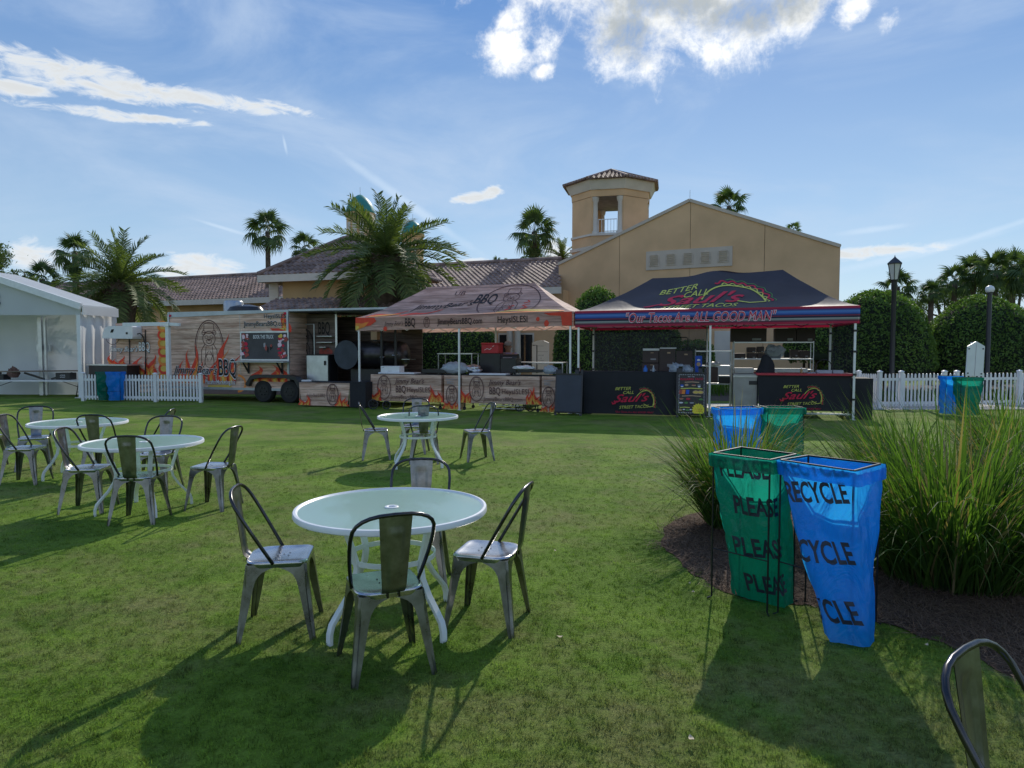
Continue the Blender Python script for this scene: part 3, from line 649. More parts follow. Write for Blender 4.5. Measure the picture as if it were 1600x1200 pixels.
for nm, c in (('bag_ink', (.012, .02, .04)),): pm(nm, c, .5, 0, .1)
def bin_stand(label, group, A, B_, C, D, h, mat, bot, seed, text=None, rows=(), u0=0., th=.09, slack=.03, ground=True, tw=.5, slant=.14):
    """A,B,C,D rim corners (ground xy): A front left, B front right, C back right, D back left; bot = four floor-near corners of the bag"""
    R = random.Random(seed); c0 = (A+B_+C+D)/4
    t = thing('recycling_bag_stand', label, 'recycling bin', (c0.x, c0.y, 0), 0, group)
    cs = [Vector((q.x, q.y, 0)) for q in (A, B_, C, D)]; Z = Vector((0, 0, 1))
    for q in cs:
        sgn = (q-Vector((c0.x, c0.y, 0))).normalized()
        MB().tube([q+Z*h, q+Z*.02, q+sgn*.03+Z*.006], .006, 6).build('leg', black_metal, t)
    fr = MB(); 
    for i in range(4): fr.tube([cs[i]+Z*h, cs[(i+1) % 4]+Z*h], .007, 6)
    fr.build('top_frame', black_metal, t)
    for i in (0, 2): MB().tube([cs[i]+Z*.35, cs[(i+1) % 4]+Z*.35], .004, 5).build('side_brace', black_metal, t)
    per = [0]
    for i in range(4): per.append(per[-1]+(cs[(i+1) % 4]-cs[i]).length)
    nb = [(bot[(i+1) % 4]-bot[i]).length for i in range(4)]
    def surf(f, v, off=0.):     # f in [0,4) perimeter, v 0 top .. 1 bottom
        f = f % 4; i = int(f) % 4; k = f-int(f)
        top = cs[i].lerp(cs[(i+1) % 4], k)+Z*h; bo = bot[i].lerp(bot[(i+1) % 4], k)
        e = v**1.15; p = top.lerp(bo, e); p.z = top.z+(bo.z-top.z)*v
        cen = (cs[0]+cs[1]+cs[2]+cs[3])/4*(1-e)+(bot[0]+bot[1]+bot[2]+bot[3])/4*e; cen.z = p.z
        out = (p-cen); out.z = 0; l = out.length or 1; out /= l
        wr = mnoise.noise(Vector((f*1.9+seed*7, v*3.2, seed)))*slack*min(1, v*6)*1.4+sin(k*pi)*slack*.6*min(1, v*4)
        wr += mnoise.noise(Vector((f*5+seed*3, v*9+f*2, seed*2.)))*slack*.45*min(1, v*8)
        return p+out*(wr+.012*max(0, 1-v*9)+.008+off)
    mb = MB(); mb.grid(lambda u, v: surf(u*3.9999, v), 64, 44)
    bg = mb.build('bag', mat, t, smooth=True, fixn=False)
    # cuff folded over the frame
    MB().grid(lambda u, v: surf(u*3.9999, v*.09, .012+.012*v+.006*mnoise.noise(Vector((u*30, v*4, seed)))), 64, 3).build('folded_cuff', mat, t, smooth=True, fixn=False)
    if text:
        wA = (cs[1]-cs[0]).length
        mbt = MB()
        for (v, du) in rows:
            vs, fs = text2d(text, th, bold=.028, xs=tw, align='LEFT'); out = []; tw_w = max(q[0] for q in vs); wr = wA*(1-v**1.15)+nb[0]*v**1.15; uq = u0+du if u0 is not None else wr-.02-tw_w
            for x, y_ in vs:
                uu = uq+x; vv = max(0., v-(y_+x*slant)/h); w = wA*(1-vv**1.15)+nb[0]*vv**1.15
                f = uu/w if uu < w else 1+(uu-w)/.36
                out.append(surf(f if f >= 0 else 4+uu/.36, min(1, max(0, vv)), .006))
            mbt.add(out, fs)
        tag(mbt.build('lettering', MATS['bag_ink'], bg, fixn=False), kind='stuff')
    return t
def gz(px, py, z): p = G(px, py, z); return Vector((p.x, p.y, 0))
Zv = Vector((0, 0, 1))
hb_ = 1.0
A, B_, C, D = gz(1220, 719, hb_), gz(1334, 736, hb_), gz(1375, 725, hb_), gz(1263, 712, hb_)
bl, br = G(1301, 1002, .03), G(1359, 1011, .03)
bot = [Vector((bl.x, bl.y, .03)), Vector((br.x, br.y, .03)), Vector((br.x+.06, br.y+.17, .05)), Vector((bl.x+.07, bl.y+.18, .05))]
bin_stand('tall blue plastic recycling bag on a black wire stand, right beside the near green bag', 'near pair of bag stands', A, B_, C, D, hb_, bag_blue, bot, 1.3, 'RECYCLE', ((.09, -.10), (.25, -.06), (.60, -.06), (.93, -.05)), None, .122, .024, True, .60)
A2, B2, C2, D2 = gz(1115, 708, hb_), gz(1203, 719, hb_), gz(1244, 710, hb_), gz(1158, 699, hb_)
bl, br = G(1153, 930, .04), G(1226, 950, .04)
bot = [Vector((bl.x, bl.y, .04)), Vector((br.x, br.y, .04)), Vector((br.x+.12, br.y+.22, .05)), Vector((bl.x+.1, bl.y+.25, .05))]
bin_stand('tall green plastic waste bag on a wire stand, left of the near blue bag', 'near pair of bag stands', A2, B2, C2, D2, hb_, bag_green, bot, 4.7, 'PLEASE', ((.15, .05), (.40, .10), (.68, .085), (.93, .10)), .0, .125, .035, True, .62, .08)
def simple_bin(label, group, x0, x1, ytop, Y, h, mat, seed, depth=.3, yaw=.0, low=.05, shrink=.25):
    a = P(x0, ytop, Y); b = P(x1, ytop, Y); a.z = b.z = 0; d = (b-a); n = Vector((-d.y, d.x, 0)).normalized()*depth
    b2 = b+n*yaw; a, b, c, d_ = a, b2, b2+n, a+n; ce = (a+b+c+d_)/4
    bot = [(q+(ce-q)*shrink)+Zv*low for q in (a, b, c, d_)]
    return bin_stand(label, group, a, b, c, d_, h, mat, bot, seed, slack=.05)
simple_bin('blue recycling bag behind the grass clump, left of its green neighbour', 'bag stands behind the grass clump', 1126, 1196, 637, 8.6, .96, bag_blue, 2.2, .3, .5)
simple_bin('green waste bag behind the grass clump, right of its blue neighbour', 'bag stands behind the grass clump', 1200, 1256, 634, 8.75, .96, bag_green, 3.1, .3, 0)
simple_bin('distant blue recycling bag in front of the right picket fence', 'bag stands by the right fence', 1479, 1504, 588, 17.6, 1.02, bag_blue, 5.2, .3, 0)
simple_bin('distant green waste bag in front of the right picket fence', 'bag stands by the right fence', 1502, 1536, 592, 17.2, 1.0, bag_green, 6.2, .3, 0)
simple_bin('small distant green waste bag before the left picket fence', 'bag stands by the left fence', 150, 166, 584, 22.4, .98, bag_green, 7.2, .3, 0)
simple_bin('small distant blue recycling bag before the left picket fence', 'bag stands by the left fence', 166, 187, 584, 22.3, .98, bag_blue, 8.2, .3, 0)

# ------------------------------------------------------------------ ornamental grasses
og = leafmat('ornamental_blade', (.02, .045, .015), (.085, .155, .03), .46, 1.4, .4, .4, .6)
og_dry = leafmat('dry_blade', (.16, .12, .06), (.33, .26, .14), .3, 3, .6, .2)
def clump(label, base, n, h, r0, spread, seed, group='ornamental grass clumps in the mulch bed', wid=.0145, dry=.14):
    R = random.Random(seed); t = thing('ornamental_grass', label, 'grass clump', (base.x, base.y, 0), 0, group)
    gm_, dm = MB(), MB()
    for i in range(n):
        a = R.uniform(0, 2*pi); rr = r0*sqrt(R.random()); b = Vector((base.x+rr*cos(a), base.y+rr*sin(a), 0))
        a2 = a+R.uniform(-.7, .7); L_ = h*R.uniform(.55, 1.2); out = spread*R.uniform(.05, 1.)*(.35+.65*rr/r0); droop = R.random()**1.7*1.35
        w = wid*R.uniform(.6, 1.3); m = 7; side = Vector((-sin(a2+R.uniform(-.9, .9)), cos(a2+R.uniform(-.9, .9)), 0)); vs = []
        dr = Vector((cos(a2), sin(a2), 0)); p = b.copy(); th_ = R.uniform(.0, .25)+out*.5
        for k in range(m+1):
            s_ = k/m; ww = w*(1-s_**2.2)+.0006; vs += [p-side*ww/2, p+side*ww/2]
            ang = th_+(out*.9+droop*1.3)*s_**1.6; p = p+(dr*sin(ang)+Zv*cos(ang))*(L_/m); p.z = max(p.z, .01)
        fs = [(2*k, 2*k+1, 2*k+3, 2*k+2) for k in range(m)]
        (dm if R.random() < dry else gm_).add(vs, fs)
    tag(gm_.build('foliage', og, t, smooth=True, fixn=False), kind='stuff'); tag(dm.build('dry_foliage', og_dry, t, smooth=True, fixn=False), kind='stuff'); return t
clump('arching grass clump behind the near green bag', G(1150, 822), 1300, 1.15, .26, 1.25, 11)
clump('big upright grass clump right of the near blue bag', G(1486, 900), 1900, 1.32, .50, 1.2, 12)
clump('grass clump at the right picture edge', G(1640, 860), 1200, 1.15, .4, 1.2, 13)
clump('grass clump farther back, left behind the big clump', G(1400, 768), 800, .95, .33, 1.15, 14)
clump('farther grass clump at the right, half hidden behind a nearer one', G(1580, 750), 1000, 1.2, .4, 1.0, 15)
# rock in the bed
def rock(label, c, sx, sy, sz, seed):
    bm = bmesh.new(); bmesh.ops.create_icosphere(bm, subdivisions=4, radius=1)
    for v in bm.verts:
        q = v.co*1.3+Vector((seed, 0, 0)); v.co *= 1+.25*mnoise.noise(q)+.08*mnoise.noise(q*4); v.co = Vector((v.co.x*sx, v.co.y*sy, max(-.3, v.co.z)*sz))
    me = bpy.data.meshes.new('rock'); bm.to_mesh(me); bm.free(); me.materials.append(pm('grey_rock', (.25, .25, .25), .9, 0, .5, 6, .8, 20)); o = bpy.data.objects.new('rock', me); COL.objects.link(o); o.location = c
    return tag(o, label, 'rock')
rk = P(1575, 750, 6.6); rock('grey rock lying among the grass clumps at the right', (rk.x, rk.y, .28), .38, .3, .26, 3)
# fallen leaves and bits on the lawn
lm = pm('pale_dead_leaf', (.5, .42, .28), .8, 0, .3, 9)
def leaf_bit(px, py, label):
    p = G(px, py); R = random.Random(px); mb = MB(); a = R.uniform(0, 6); l = R.uniform(.012, .022)
    f = lambda u, v: Vector((p.x, p.y, .03))+Matrix.Rotation(a, 3, 'Z') @ Vector(((u-.5)*2*l, (v-.5)*l*(1-(2*u-1)**2)*1.2, .008*(2*u-1)**2+.004*abs(v-.5)))
    mb.grid(f, 5, 2); o = mb.build('fallen_leaf', lm, None, smooth=True, fixn=False); tag(o, label, 'leaf', 'pale dead leaves on the lawn')
for (x_, y_, l_) in ((868, 866, 'pale dead leaf on open grass right of the nearest chairs'), (770, 648, 'tiny pale leaf on the grass near the middle table'), (875, 1003, 'pale leaf on the grass between the chairs and the green bag'), (1077, 918, 'pale leaf at the edge of the mulch bed, left one of two'), (1083, 932, 'pale leaf at the edge of the mulch bed, right one of two'),
                     (1447, 1016, 'small pale leaf on the grass just behind the corner chair'), (690, 765, 'pale leaf on the grass beyond the nearest table'), (1080, 1165, 'pale straw like leaf at the bottom of the lawn')): leaf_bit(x_, y_, l_)

# ------------------------------------------------------------------ picket fences
def picket_fence(label, a, b, h, posts, n, ph, pitch_w=.055):
    a, b = Vector(a), Vector(b); a.z = b.z = 0; d = b-a; L_ = d.length; ang = atan2(d.y, d.x)
    t = thing('picket_fence', label, 'fence', a, ang)
    for z in (.14, h-.17): MB().box((L_/2, .018, z), (L_, .03, .075)).build('rail', white_plastic, t, world=False)
    w = pitch_w
    prof = [(-w/2, .05), (w/2, .05), (w/2, h-.05), (w*.42, h-.025), (w*.22, h-.006), (0, h), (-w*.22, h-.006), (-w*.42, h-.025), (-w/2, h-.05)]
    first = None
    for i in range(n):
        x = (i+.5)*L_/n
        if any(abs(x-q) < .085 for q in posts): continue
        M = Matrix.Translation((x, -.008, random.uniform(-.004, .004))) @ Matrix.Rotation(random.uniform(-.008, .008), 4, 'Y')
        if first is None:
            first = MB().slab([(p[0], 0, p[1]) for p in prof], (0, .016, 0)).build('picket', white_plastic, t, world=False); first.matrix_basis = M
        else: inst(first, 'picket', t, M)
    for q in posts:
        MB().box((q, .018, ph/2), (.10, .10, ph)).build('post', white_plastic, t, world=False)
        MB().lathe([(.085, ph), (.088, ph+.012), (.085, ph+.022), (.03, ph+.05), (.0001, ph+.055)], (q, .018, 0), 4, M=Matrix.Rotation(pi/4, 4, 'Z')).build('post_cap', white_plastic, t, world=False)
    return t
fa, fb = G(128, 626.5), G(316, 629); LL = (fb-fa).length
picket_fence('white picket fence in front of the food trailer on the left', fa, fb, (fb-fa).length and .88, [0.05, LL*.62, LL-.05], 38, .90)
fc, fd = G(1374, 637.5), G(1478, 636.5); LL = (fd-fc).length
picket_fence('white picket fence between the taco stall and the far blue bag', fc, fd, 1.0, [0.0, LL*.32, LL*.97], 18, 1.04)
fe, ff = G(1480, 636.5), G(1760, 631); LL = (ff-fe).length
picket_fence('white picket fence running right behind the distant blue and green bags', fe, ff, 1.0, [.35*LL*.05+.2, LL*.385, LL*.75], 46, 1.04)
fg, fh = G(1340, 633.5), G(1372, 636.0)
picket_fence('short white closed gate panel right beside the taco stall', fg, fh, .98, [0.0], 9, 1.02)

# ------------------------------------------------------------------ buildings
stucco = pm('tan_stucco', (.72, .465, .26), .9, 0, .12, .6, .25, 30, .15)
stucco_dk = pm('tan_stucco_deep', (.62, .42, .22), .9, 0, .07, .8, .25, 30, .15)
trim = pm('cream_trim', (.70, .63, .54), .85, 0, .06, 1.5, .15, 30, .15)
def tilemat():
    m = bpy.data.materials.new('clay_roof_tile'); nt, N, L, B = nodes_of(m); tc = N.new('ShaderNodeTexCoord')
    v = N.new('ShaderNodeTexVoronoi'); v.inputs['Scale'].default_value = 3.; L.new(tc.outputs['Object'], v.inputs['Vector'])
    n = N.new('ShaderNodeTexNoise'); n.inputs['Scale'].default_value = .8; n.inputs['Detail'].default_value = 6; L.new(tc.outputs['Object'], n.inputs['Vector'])
    r = N.new('ShaderNodeValToRGB'); L.new(n.outputs[0], r.inputs[0]); r.color_ramp.elements[0].color = (.19, .125, .10, 1); r.color_ramp.elements[1].color = (.36, .245, .20, 1); r.color_ramp.elements[0].position = .3; r.color_ramp.elements[1].position = .7
    hs = N.new('ShaderNodeHueSaturation'); L.new(r.outputs[0], hs.inputs['Color']); sp = N.new('ShaderNodeSeparateColor'); L.new(v.outputs['Color'], sp.inputs[0])
    mr = N.new('ShaderNodeMapRange'); L.new(sp.outputs[0], mr.inputs[0]); mr.inputs[3].default_value = .7; mr.inputs[4].default_value = 1.3; L.new(mr.outputs[0], hs.inputs['Value']); L.new(hs.outputs[0], B.inputs['Base Color']); B.inputs['Roughness'].default_value = .75
    MATS['tile'] = m; return m
tile = tilemat()
def tile_roof(mb, O, U, V, w, l, lf=lambda t: 0., rf=None, tw=.30, course=.40):
    """barrel tiles as real relief: columns run up V, courses overlap like steps"""
    U = Vector(U).normalized(); V = Vector(V).normalized(); Nn = U.cross(V).normalized(); rf = rf or (lambda t: w); O = Vector(O)
    nc = int(l/course)+1; nu = int(w/tw*6)+1; du = tw/6; prof = [sin(2*pi*k/6) for k in range(6)]
    for j in range(nc):
        v0, v1 = j*course, min(l, (j+1)*course+.04); tm = (v0+v1)/2; a, b = lf(tm), rf(tm)
        i0 = int(math.ceil(a/du)); i1 = int(b/du)
        if i1-i0 < 2: continue
        vs = []
        for i in range(i0, i1+1):
            hgt = .055*prof[i % 6]; p = O+U*(i*du)
            vs += [p+V*v0+Nn*(hgt+.10), p+V*v1+Nn*(hgt*.8+.055), p+V*(v0)+Nn*.02]
        fs = []
        for i in range(i1-i0): q = 3*i; fs += [(q, q+3, q+4, q+1), (q+2, q+5, q+3, q)]
        mb.add(vs, fs)
    return mb
D34 = Vector((1, -.4, 0)).normalized(); BK = Vector((.4, 1, 0)).normalized(); ZV = Vector((0, 0, 1))
# long wing
wing = thing('clubhouse_wing', 'long low tan building wing with brown barrel tile roof behind the stalls', 'building', (-10, 48, 0))
RZ = 6.94; EZ = 4.87
rr = Vector((2.9, 41, RZ)); x0 = -38.; rl = rr-D34*((rr.x-x0)/D34.x)
ev = rr-BK*5.0; ev.z = EZ; el_ = rl-BK*5.0; el_.z = EZ
wl = (rr-rl).length; sv = (rr-ev); MBr = MB(); tile_roof(MBr, el_, D34, sv, wl+1.6, sv.length, lambda t: 0, lambda t: wl+1.6-1.6*t/sv.length)
tag(MBr.build('roof', tile, wing, smooth=60, fixn=False), kind='stuff')
evb = rr+BK*5; evb.z = EZ
MB().slab([rl, rr, evb, evb-D34*wl], (0, 0, -.1)).build('rear_roof', tile, wing)
MB().bar(el_-ZV*.12, ev+D34*1.6-ZV*.12, .12, .34).build('fascia', trim, wing)
wa = el_+BK*1.0; wb = ev+BK*1.0+D34*1.4; MB().slab([(wa.x, wa.y, 0), (wb.x, wb.y, 0), (wb.x, wb.y, EZ), (wa.x, wa.y, EZ)], BK*8).build('wall', stucco, wing)
MB().tube([rl+ZV*.1, rr+ZV*.1], .14, 8).build('ridge_tile', tile, wing)
gl = pm('dark_glass', (.02, .025, .03), .08, 0, .1, 2, spec=.8)
wpl = Plane((wa.x, wa.y, 0), D34)
for px in (770, 800, 832):    # porch columns and windows glimpsed beneath the canopy
    u, v = wpl.uv(px, 545)
    w_ = MB().box((0, 0, 0), (.1, .1, .1)); w_ = MB(); w_.slab([wpl(u-.8, .5, .02), wpl(u+.1, .5, .02), wpl(u+.1, 2.6, .02), wpl(u-.8, 2.6, .02)], wpl.n*.03); f = w_.build('window', trim, wing)
    MB().slab([wpl(u-.72, .6, .055), wpl(u+.02, .6, .055), wpl(u+.02, 2.5, .055), wpl(u-.72, 2.5, .055)], wpl.n*.006).build('pane', gl, f)
for px in (806, 818):
    u, v = wpl.uv(px, 545); p = wpl(u, 0, .9); MB().lathe([(.24, 0), (.24, .15), (.18, .2), (.16, 3.6), (.22, 3.7), (.24, 3.85)], p, 14).build('column', trim, wing, smooth=40)
# far left roof piece behind the date palm
# front pavilion with hip roof
pav = thing('hip_roof_pavilion', 'tan pavilion with hipped brown tile roof behind the tall date palm', 'building', (-9, 36, 0))
D33 = Vector((1, -.33, 0)).normalized(); B33 = Vector((.33, 1, 0)).normalized()
c0 = P(403, 432, 34.1); EZ2 = c0.z; W2 = 7.2; RH = 2.05; HD = 3.0
tile_c = MB(); Uv = D33; apexL = c0+D33*HD+B33*HD+ZV*RH; slv = B33*HD+ZV*RH
tile_roof(tile_c, c0, D33, slv, W2, slv.length, lambda t: t*HD/slv.length, lambda t: W2-t*HD/slv.length)
slv2 = D33*HD+ZV*RH; cb_ = c0+B33*2*HD; tile_roof(tile_c, cb_, -B33, slv2, 2*HD, slv2.length, lambda t: t*HD/slv2.length, lambda t: 2*HD-t*HD/slv2.length)
slv3 = -D33*HD+ZV*RH; tile_roof(tile_c, c0+D33*W2, B33, slv3, 2*HD, slv3.length, lambda t: t*HD/slv3.length, lambda t: 2*HD-t*HD/slv3.length)
tag(tile_c.build('roof', tile, pav, smooth=60, fixn=False), kind='stuff')
crn = [c0, c0+D33*W2, c0+D33*W2+B33*2*HD, c0+B33*2*HD]; apR = c0+D33*(W2-HD)+B33*HD+ZV*RH
MB().add([*crn, apexL, apR], [(0, 1, 5, 4), (1, 2, 5), (2, 3, 4, 5), (3, 0, 4), (0, 3, 2, 1)]).build('roof_deck', tile, pav)
for a_, b_ in ((c0, apexL), (apexL, apR), (crn[1], apR)): MB().tube([a_+ZV*.12, b_+ZV*.12], .12, 8).build('hip_tile', tile, pav)
MB().bar(c0-ZV*.12, crn[1]-ZV*.12, .1, .34).build('fascia', trim, pav); MB().bar(c0-ZV*.12, crn[3]-ZV*.12, .1, .34).build('fascia', trim, pav)
wc = c0+D33*.75+B33*.9; ws_ = W2-1.5
MB().slab([(wc.x, wc.y, 0), *[(q.x, q.y, z) for q, z in ((wc+D33*ws_, 0), (wc+D33*ws_, EZ2-.1), (wc, EZ2-.1))]], B33*4.4).build('wall', stucco_dk, pav)
pp = Plane((wc.x, wc.y, 0), D33)
u, v = pp.uv(429, 453)                     # small shuttered window under the eave
wf = MB().slab([pp(u-.3, v-.5, 0), pp(u+.25, v-.5, 0), pp(u+.25, v+.35, 0), pp(u-.3, v+.35, 0)], pp.n*.05).build('window', trim, pav)
for k in range(5): MB().slab([pp(u-.24, v-.42+k*.15, .05), pp(u+.19, v-.42+k*.15, .05), pp(u+.19, v-.34+k*.15, .05), pp(u-.24, v-.34+k*.15, .05)], pp.n*.02).build('louvre', trim, wf)
# lower lean-to roof under the pavilion
lo = P(398, 487, 31.6); lo2 = lo+D33*9.5; lv_ = B33*1.6+ZV*.62; q = MB(); tile_roof(q, lo, D33, lv_, 9.5, lv_.length)
tag(q.build('lower_roof', tile, pav, smooth=60, fixn=False), kind='stuff')
MB().bar(lo-ZV*.1, lo2-ZV*.1, .1, .25).build('fascia', trim, pav)
MB().slab([(lo.x+.4, lo.y+.6, 0), (lo2.x, lo2.y+.6, 0), (lo2.x, lo2.y+.6, lo.z-.1), (lo.x+.4, lo.y+.6, lo.z-.1)], B33*1).build('lower_wall', stucco_dk, pav)

# gabled hall
hall = thing('gabled_hall', 'large plain tan gabled hall wall with five arched louvres behind the black canopy', 'building', (8, 36, 0))
HL = P(873, 412, 38.0); HR = P(1313, 385, 31.4); hz = (HL.z+HR.z)/2; hu = Vector((HR.x-HL.x, HR.y-HL.y, 0)); HW = hu.length
hp_ = Plane((HL.x, HL.y, 0), hu); ua, va = hp_.uv(1078, 313)
MB().slab([hp_(0, 0), hp_(HW, 0), hp_(HW, hz), hp_(ua, va), hp_(0, hz)], Vector((.36, .93, 0))*9).build('wall_core', pm('shadowed_joint', (.2, .13, .08), .9), hall)
bandc = pm('vent_band_paint', (.60, .50, .40), .85, 0, .06, 1.5)
def roofz(u): return hz+(va-hz)*(u/ua if u < ua else (HW-u)/(HW-ua))
cuts = [0]+[hp_.uv(px, 430)[0] for px in (968, 1078, 1194)]+[HW]
for a, b in zip(cuts[:-1], cuts[1:]):
    a2, b2 = a+.012, b-.012
    MB().slab([hp_(a2, 0, .0), hp_(b2, 0, 0), hp_(b2, roofz(b2)), hp_(a2, roofz(a2))], hp_.n*.03).build('wall_panel', stucco, hall)
for (a, b) in ((0, ua), (ua, HW)):
    MB().bar(hp_(a, roofz(a)+.0, -.1), hp_(b, roofz(b)+.0, -.1), .4, .15).build('coping', bandc, hall)
MB().tube([hp_(ua, va), hp_(ua, va+.5)], .015, 5).build('lightning_rod', alu, hall)
(u0_, v0_), (u1_, v1_) = hp_.uv(1010, 421), hp_.uv(1145, 388)
v1_ = hp_.uv(1078, 389)[1]; v0_ = hp_.uv(1078, 419)[1]
fr = MB().slab([hp_(u0_, v0_, .03), hp_(u1_, v0_, .03), hp_(u1_, v1_, .03), hp_(u0_, v1_, .03)], hp_.n*.05).build('vent_band', bandc, hall)
for k in range(5):
    cu = u0_+(u1_-u0_)*(k+.5)/5; w = (u1_-u0_)/5*.31; vb = v0_+(v1_-v0_)*.2; vt = v0_+(v1_-v0_)*.68
    arch = [(cu-w, vb), (cu+w, vb), (cu+w, vt)]+[(cu+w*cos(a), vt+w*.62*sin(a)) for a in [pi*i/8 for i in range(1, 8)]]+[(cu-w, vt)]
    ar = MB().slab([hp_(x, y, .08) for x, y in arch], hp_.n*.03).build('arched_louvre', pm('louvre_paint', (.55, .46, .37), .8), hall)
    for j in range(6):
        y = vb+.05+(vt+w*.25-vb)*j/6; MB().slab([hp_(cu-w*.75, y, .112), hp_(cu+w*.75, y, .112), hp_(cu+w*.75, y+.05, .145), hp_(cu-w*.75, y+.05, .145)], hp_.n*.01).build('slat', bandc, ar)
# pale door and pilaster low on the hall seen under the black canopy
u, v = hp_.uv(1127, 560); 
dr_ = MB().slab([hp_(u-.32, 0, .03), hp_(u+.42, 0, .03), hp_(u+.42, 2.6, .03), hp_(u-.32, 2.6, .03)], hp_.n*.08).build('door', trim, hall)
# bell tower
TY = 43.0; tb = P(953, 546, TY); tw_ = thing('bell_tower', 'octagonal tan tower with open columned belfry and tile roof rising behind the hall', 'tower', (tb.x, tb.y, 0), radians(-13))
Ra = 2.26; zf = P(953, 364, TY-2.3).z; zt = P(953, 306, TY-2.3).z; ze = 11.42
def octo(ra, z, rot=0): Rv = ra/cos(pi/8); return [Vector((Rv*cos(pi/8+k*pi/4-pi/2), Rv*sin(pi/8+k*pi/4-pi/2), z)) for k in range(8)]
def prism8(mb, ra0, z0, ra1, z1):
    a = octo(ra0, z0); b = octo(ra1, z1); return mb.add(a+b, [(k, (k+1) % 8, (k+1) % 8+8, k+8) for k in range(8)]+[tuple(range(8))[::-1], tuple(range(8, 16))])
def tbld(mb, n, m, par=None, **k): return mb.build(n, m, par or tw_, world=False, **k)
tbld(prism8(MB(), Ra, 0, Ra, zf-.9), 'shaft', stucco); tbld(prism8(MB(), Ra+.10, zf-.9, Ra+.14, zf-.72), 'string_course', trim)
tbld(prism8(MB(), Ra+.01, zf-.72, Ra+.01, zf-.12), 'parapet', stucco); tbld(prism8(MB(), Ra+.08, zf-.12, Ra+.08, zf), 'floor_slab', trim)
for k in range(8):
    a = -pi/2+k*pi/4; n_ = Vector((cos(a), sin(a), 0)); t_ = Vector((-sin(a), cos(a), 0)); hs_ = Ra*math.tan(pi/8)
    M = lambda x, y, z: n_*(Ra-y)+t_*x+ZV*z
    if k % 2 == 1:
        tbld(MB().slab([M(-hs_, 0, zf), M(hs_, 0, zf), M(hs_, 0, zt), M(-hs_, 0, zt)], -n_*.35), 'pier', stucco)
    else:
        for s_ in (-1, 1):
            cx = s_*(hs_-.20); p = M(cx, .2, 0)
            tbld(MB().lathe([(.22, zf), (.22, zf+.12), (.17, zf+.2), (.15, zt-.3), (.2, zt-.22), (.24, zt)], p, 14), 'column', trim, smooth=40)
        rl_ = MB()
        for z in (zf+.08, zf+.85): rl_.bar(M(-hs_+.4, .2, z), M(hs_-.4, .2, z), .04, .04)
        nb_ = 7
        for i in range(nb_): x = -hs_+.4+(2*hs_-.8)*i/(nb_-1); rl_.bar(M(x, .2, zf+.08), M(x, .2, zf+.85), .025)
        tbld(rl_, 'railing', white_metal)
tbld(prism8(MB(), Ra-.02, zt, Ra-.02, zt+.02), 'ceiling', pm('dark_ceiling', (.25, .22, .2), .9))
tbld(prism8(MB(), Ra+.03, zt+.02, Ra+.05, ze-.4), 'frieze', stucco); tbld(prism8(MB(), Ra+.12, ze-.4, Ra+.38, ze+.12), 'cornice', trim)
rf_ = MB(); e8 = octo(Ra+.55, ze+.12); zap = 12.6
for k in range(8):
    a, b = e8[k], e8[(k+1) % 8]; U_ = b-a; mid = (a+b)/2; V_ = Vector((0, 0, zap))-mid; V_.x, V_.y = -mid.x, -mid.y; V_.z = zap-mid.z; w = U_.length; l = V_.length
    tile_roof(rf_, a, U_, V_, w, l, lambda t: t/l*w/2, lambda t: w-t/l*w/2, .26, .36)
tag(rf_.build('roof', tile, tw_, smooth=60, world=False, fixn=False), kind='stuff')
dk = MB().add(e8+[Vector((0, 0, zap))], [(k, (k+1) % 8, 8) for k in range(8)]+[tuple(range(8))[::-1]]); tbld(dk, 'roof_deck', tile)
for k in range(8): tbld(MB().tube([e8[k]+ZV*.08, Vector((0, 0, zap+.1))], .09, 6), 'hip_tile', tile)
# teal domed turrets
teal = pm('teal_copper', (.03, .25, .215), .5, 0, .12, 2)
def turret(label, px, wpx, ytop, ybase, Y, flip=1):
    c = P(px, ybase, Y); r = wpx/2*Y/F; zb = c.z; zt_ = P(px, ytop, Y).z; t = thing('domed_turret', label, 'turret', (c.x, c.y, 0), 0, 'teal domed turrets')
    H = zt_-zb; MB().lathe([(r*1.03, zb), (r*1.0, zb+H*.1), (r*.93, zb+H*.32), (r*.75, zb+H*.58), (r*.48, zb+H*.8), (r*.18, zb+H*.96), (.0001, zb+H)], (c.x, c.y, 0), 24).build('dome', teal, t, smooth=True, fixn=False)
    MB().lathe([(r*.96, 0), (r*.96, zb-.25)], (c.x, c.y, 0), 24).build('drum', stucco, t, smooth=40); MB().lathe([(r*1.04, zb-.25), (r*1.08, zb-.02), (r*1.0, zb)], (c.x, c.y, 0), 24).build('cornice', stucco_dk, t, smooth=40)
    MB().tube([(c.x, c.y, zt_-.05), (c.x, c.y, zt_+.5)], .02, 5).build('finial', alu, t)
    for k in range(3):
        a = -pi/2-.2+.5*(k-1); n_ = Vector((cos(a), sin(a), 0)); t_ = Vector((-sin(a), cos(a), 0)); b = Vector((c.x, c.y, zb-1.9))+n_*(r*.97)
        MB().slab([b-t_*r*.15, b+t_*r*.15, b+t_*r*.15+ZV*1.2, b-t_*r*.15+ZV*1.2], n_*.03).build('panel', trim, t)
turret('taller teal domed turret left of the tall date palm crown', 563, 44, 304, 334, 48)
turret('lower teal domed turret half hidden right of the tall date palm crown', 645, 34, 345, 366, 54)

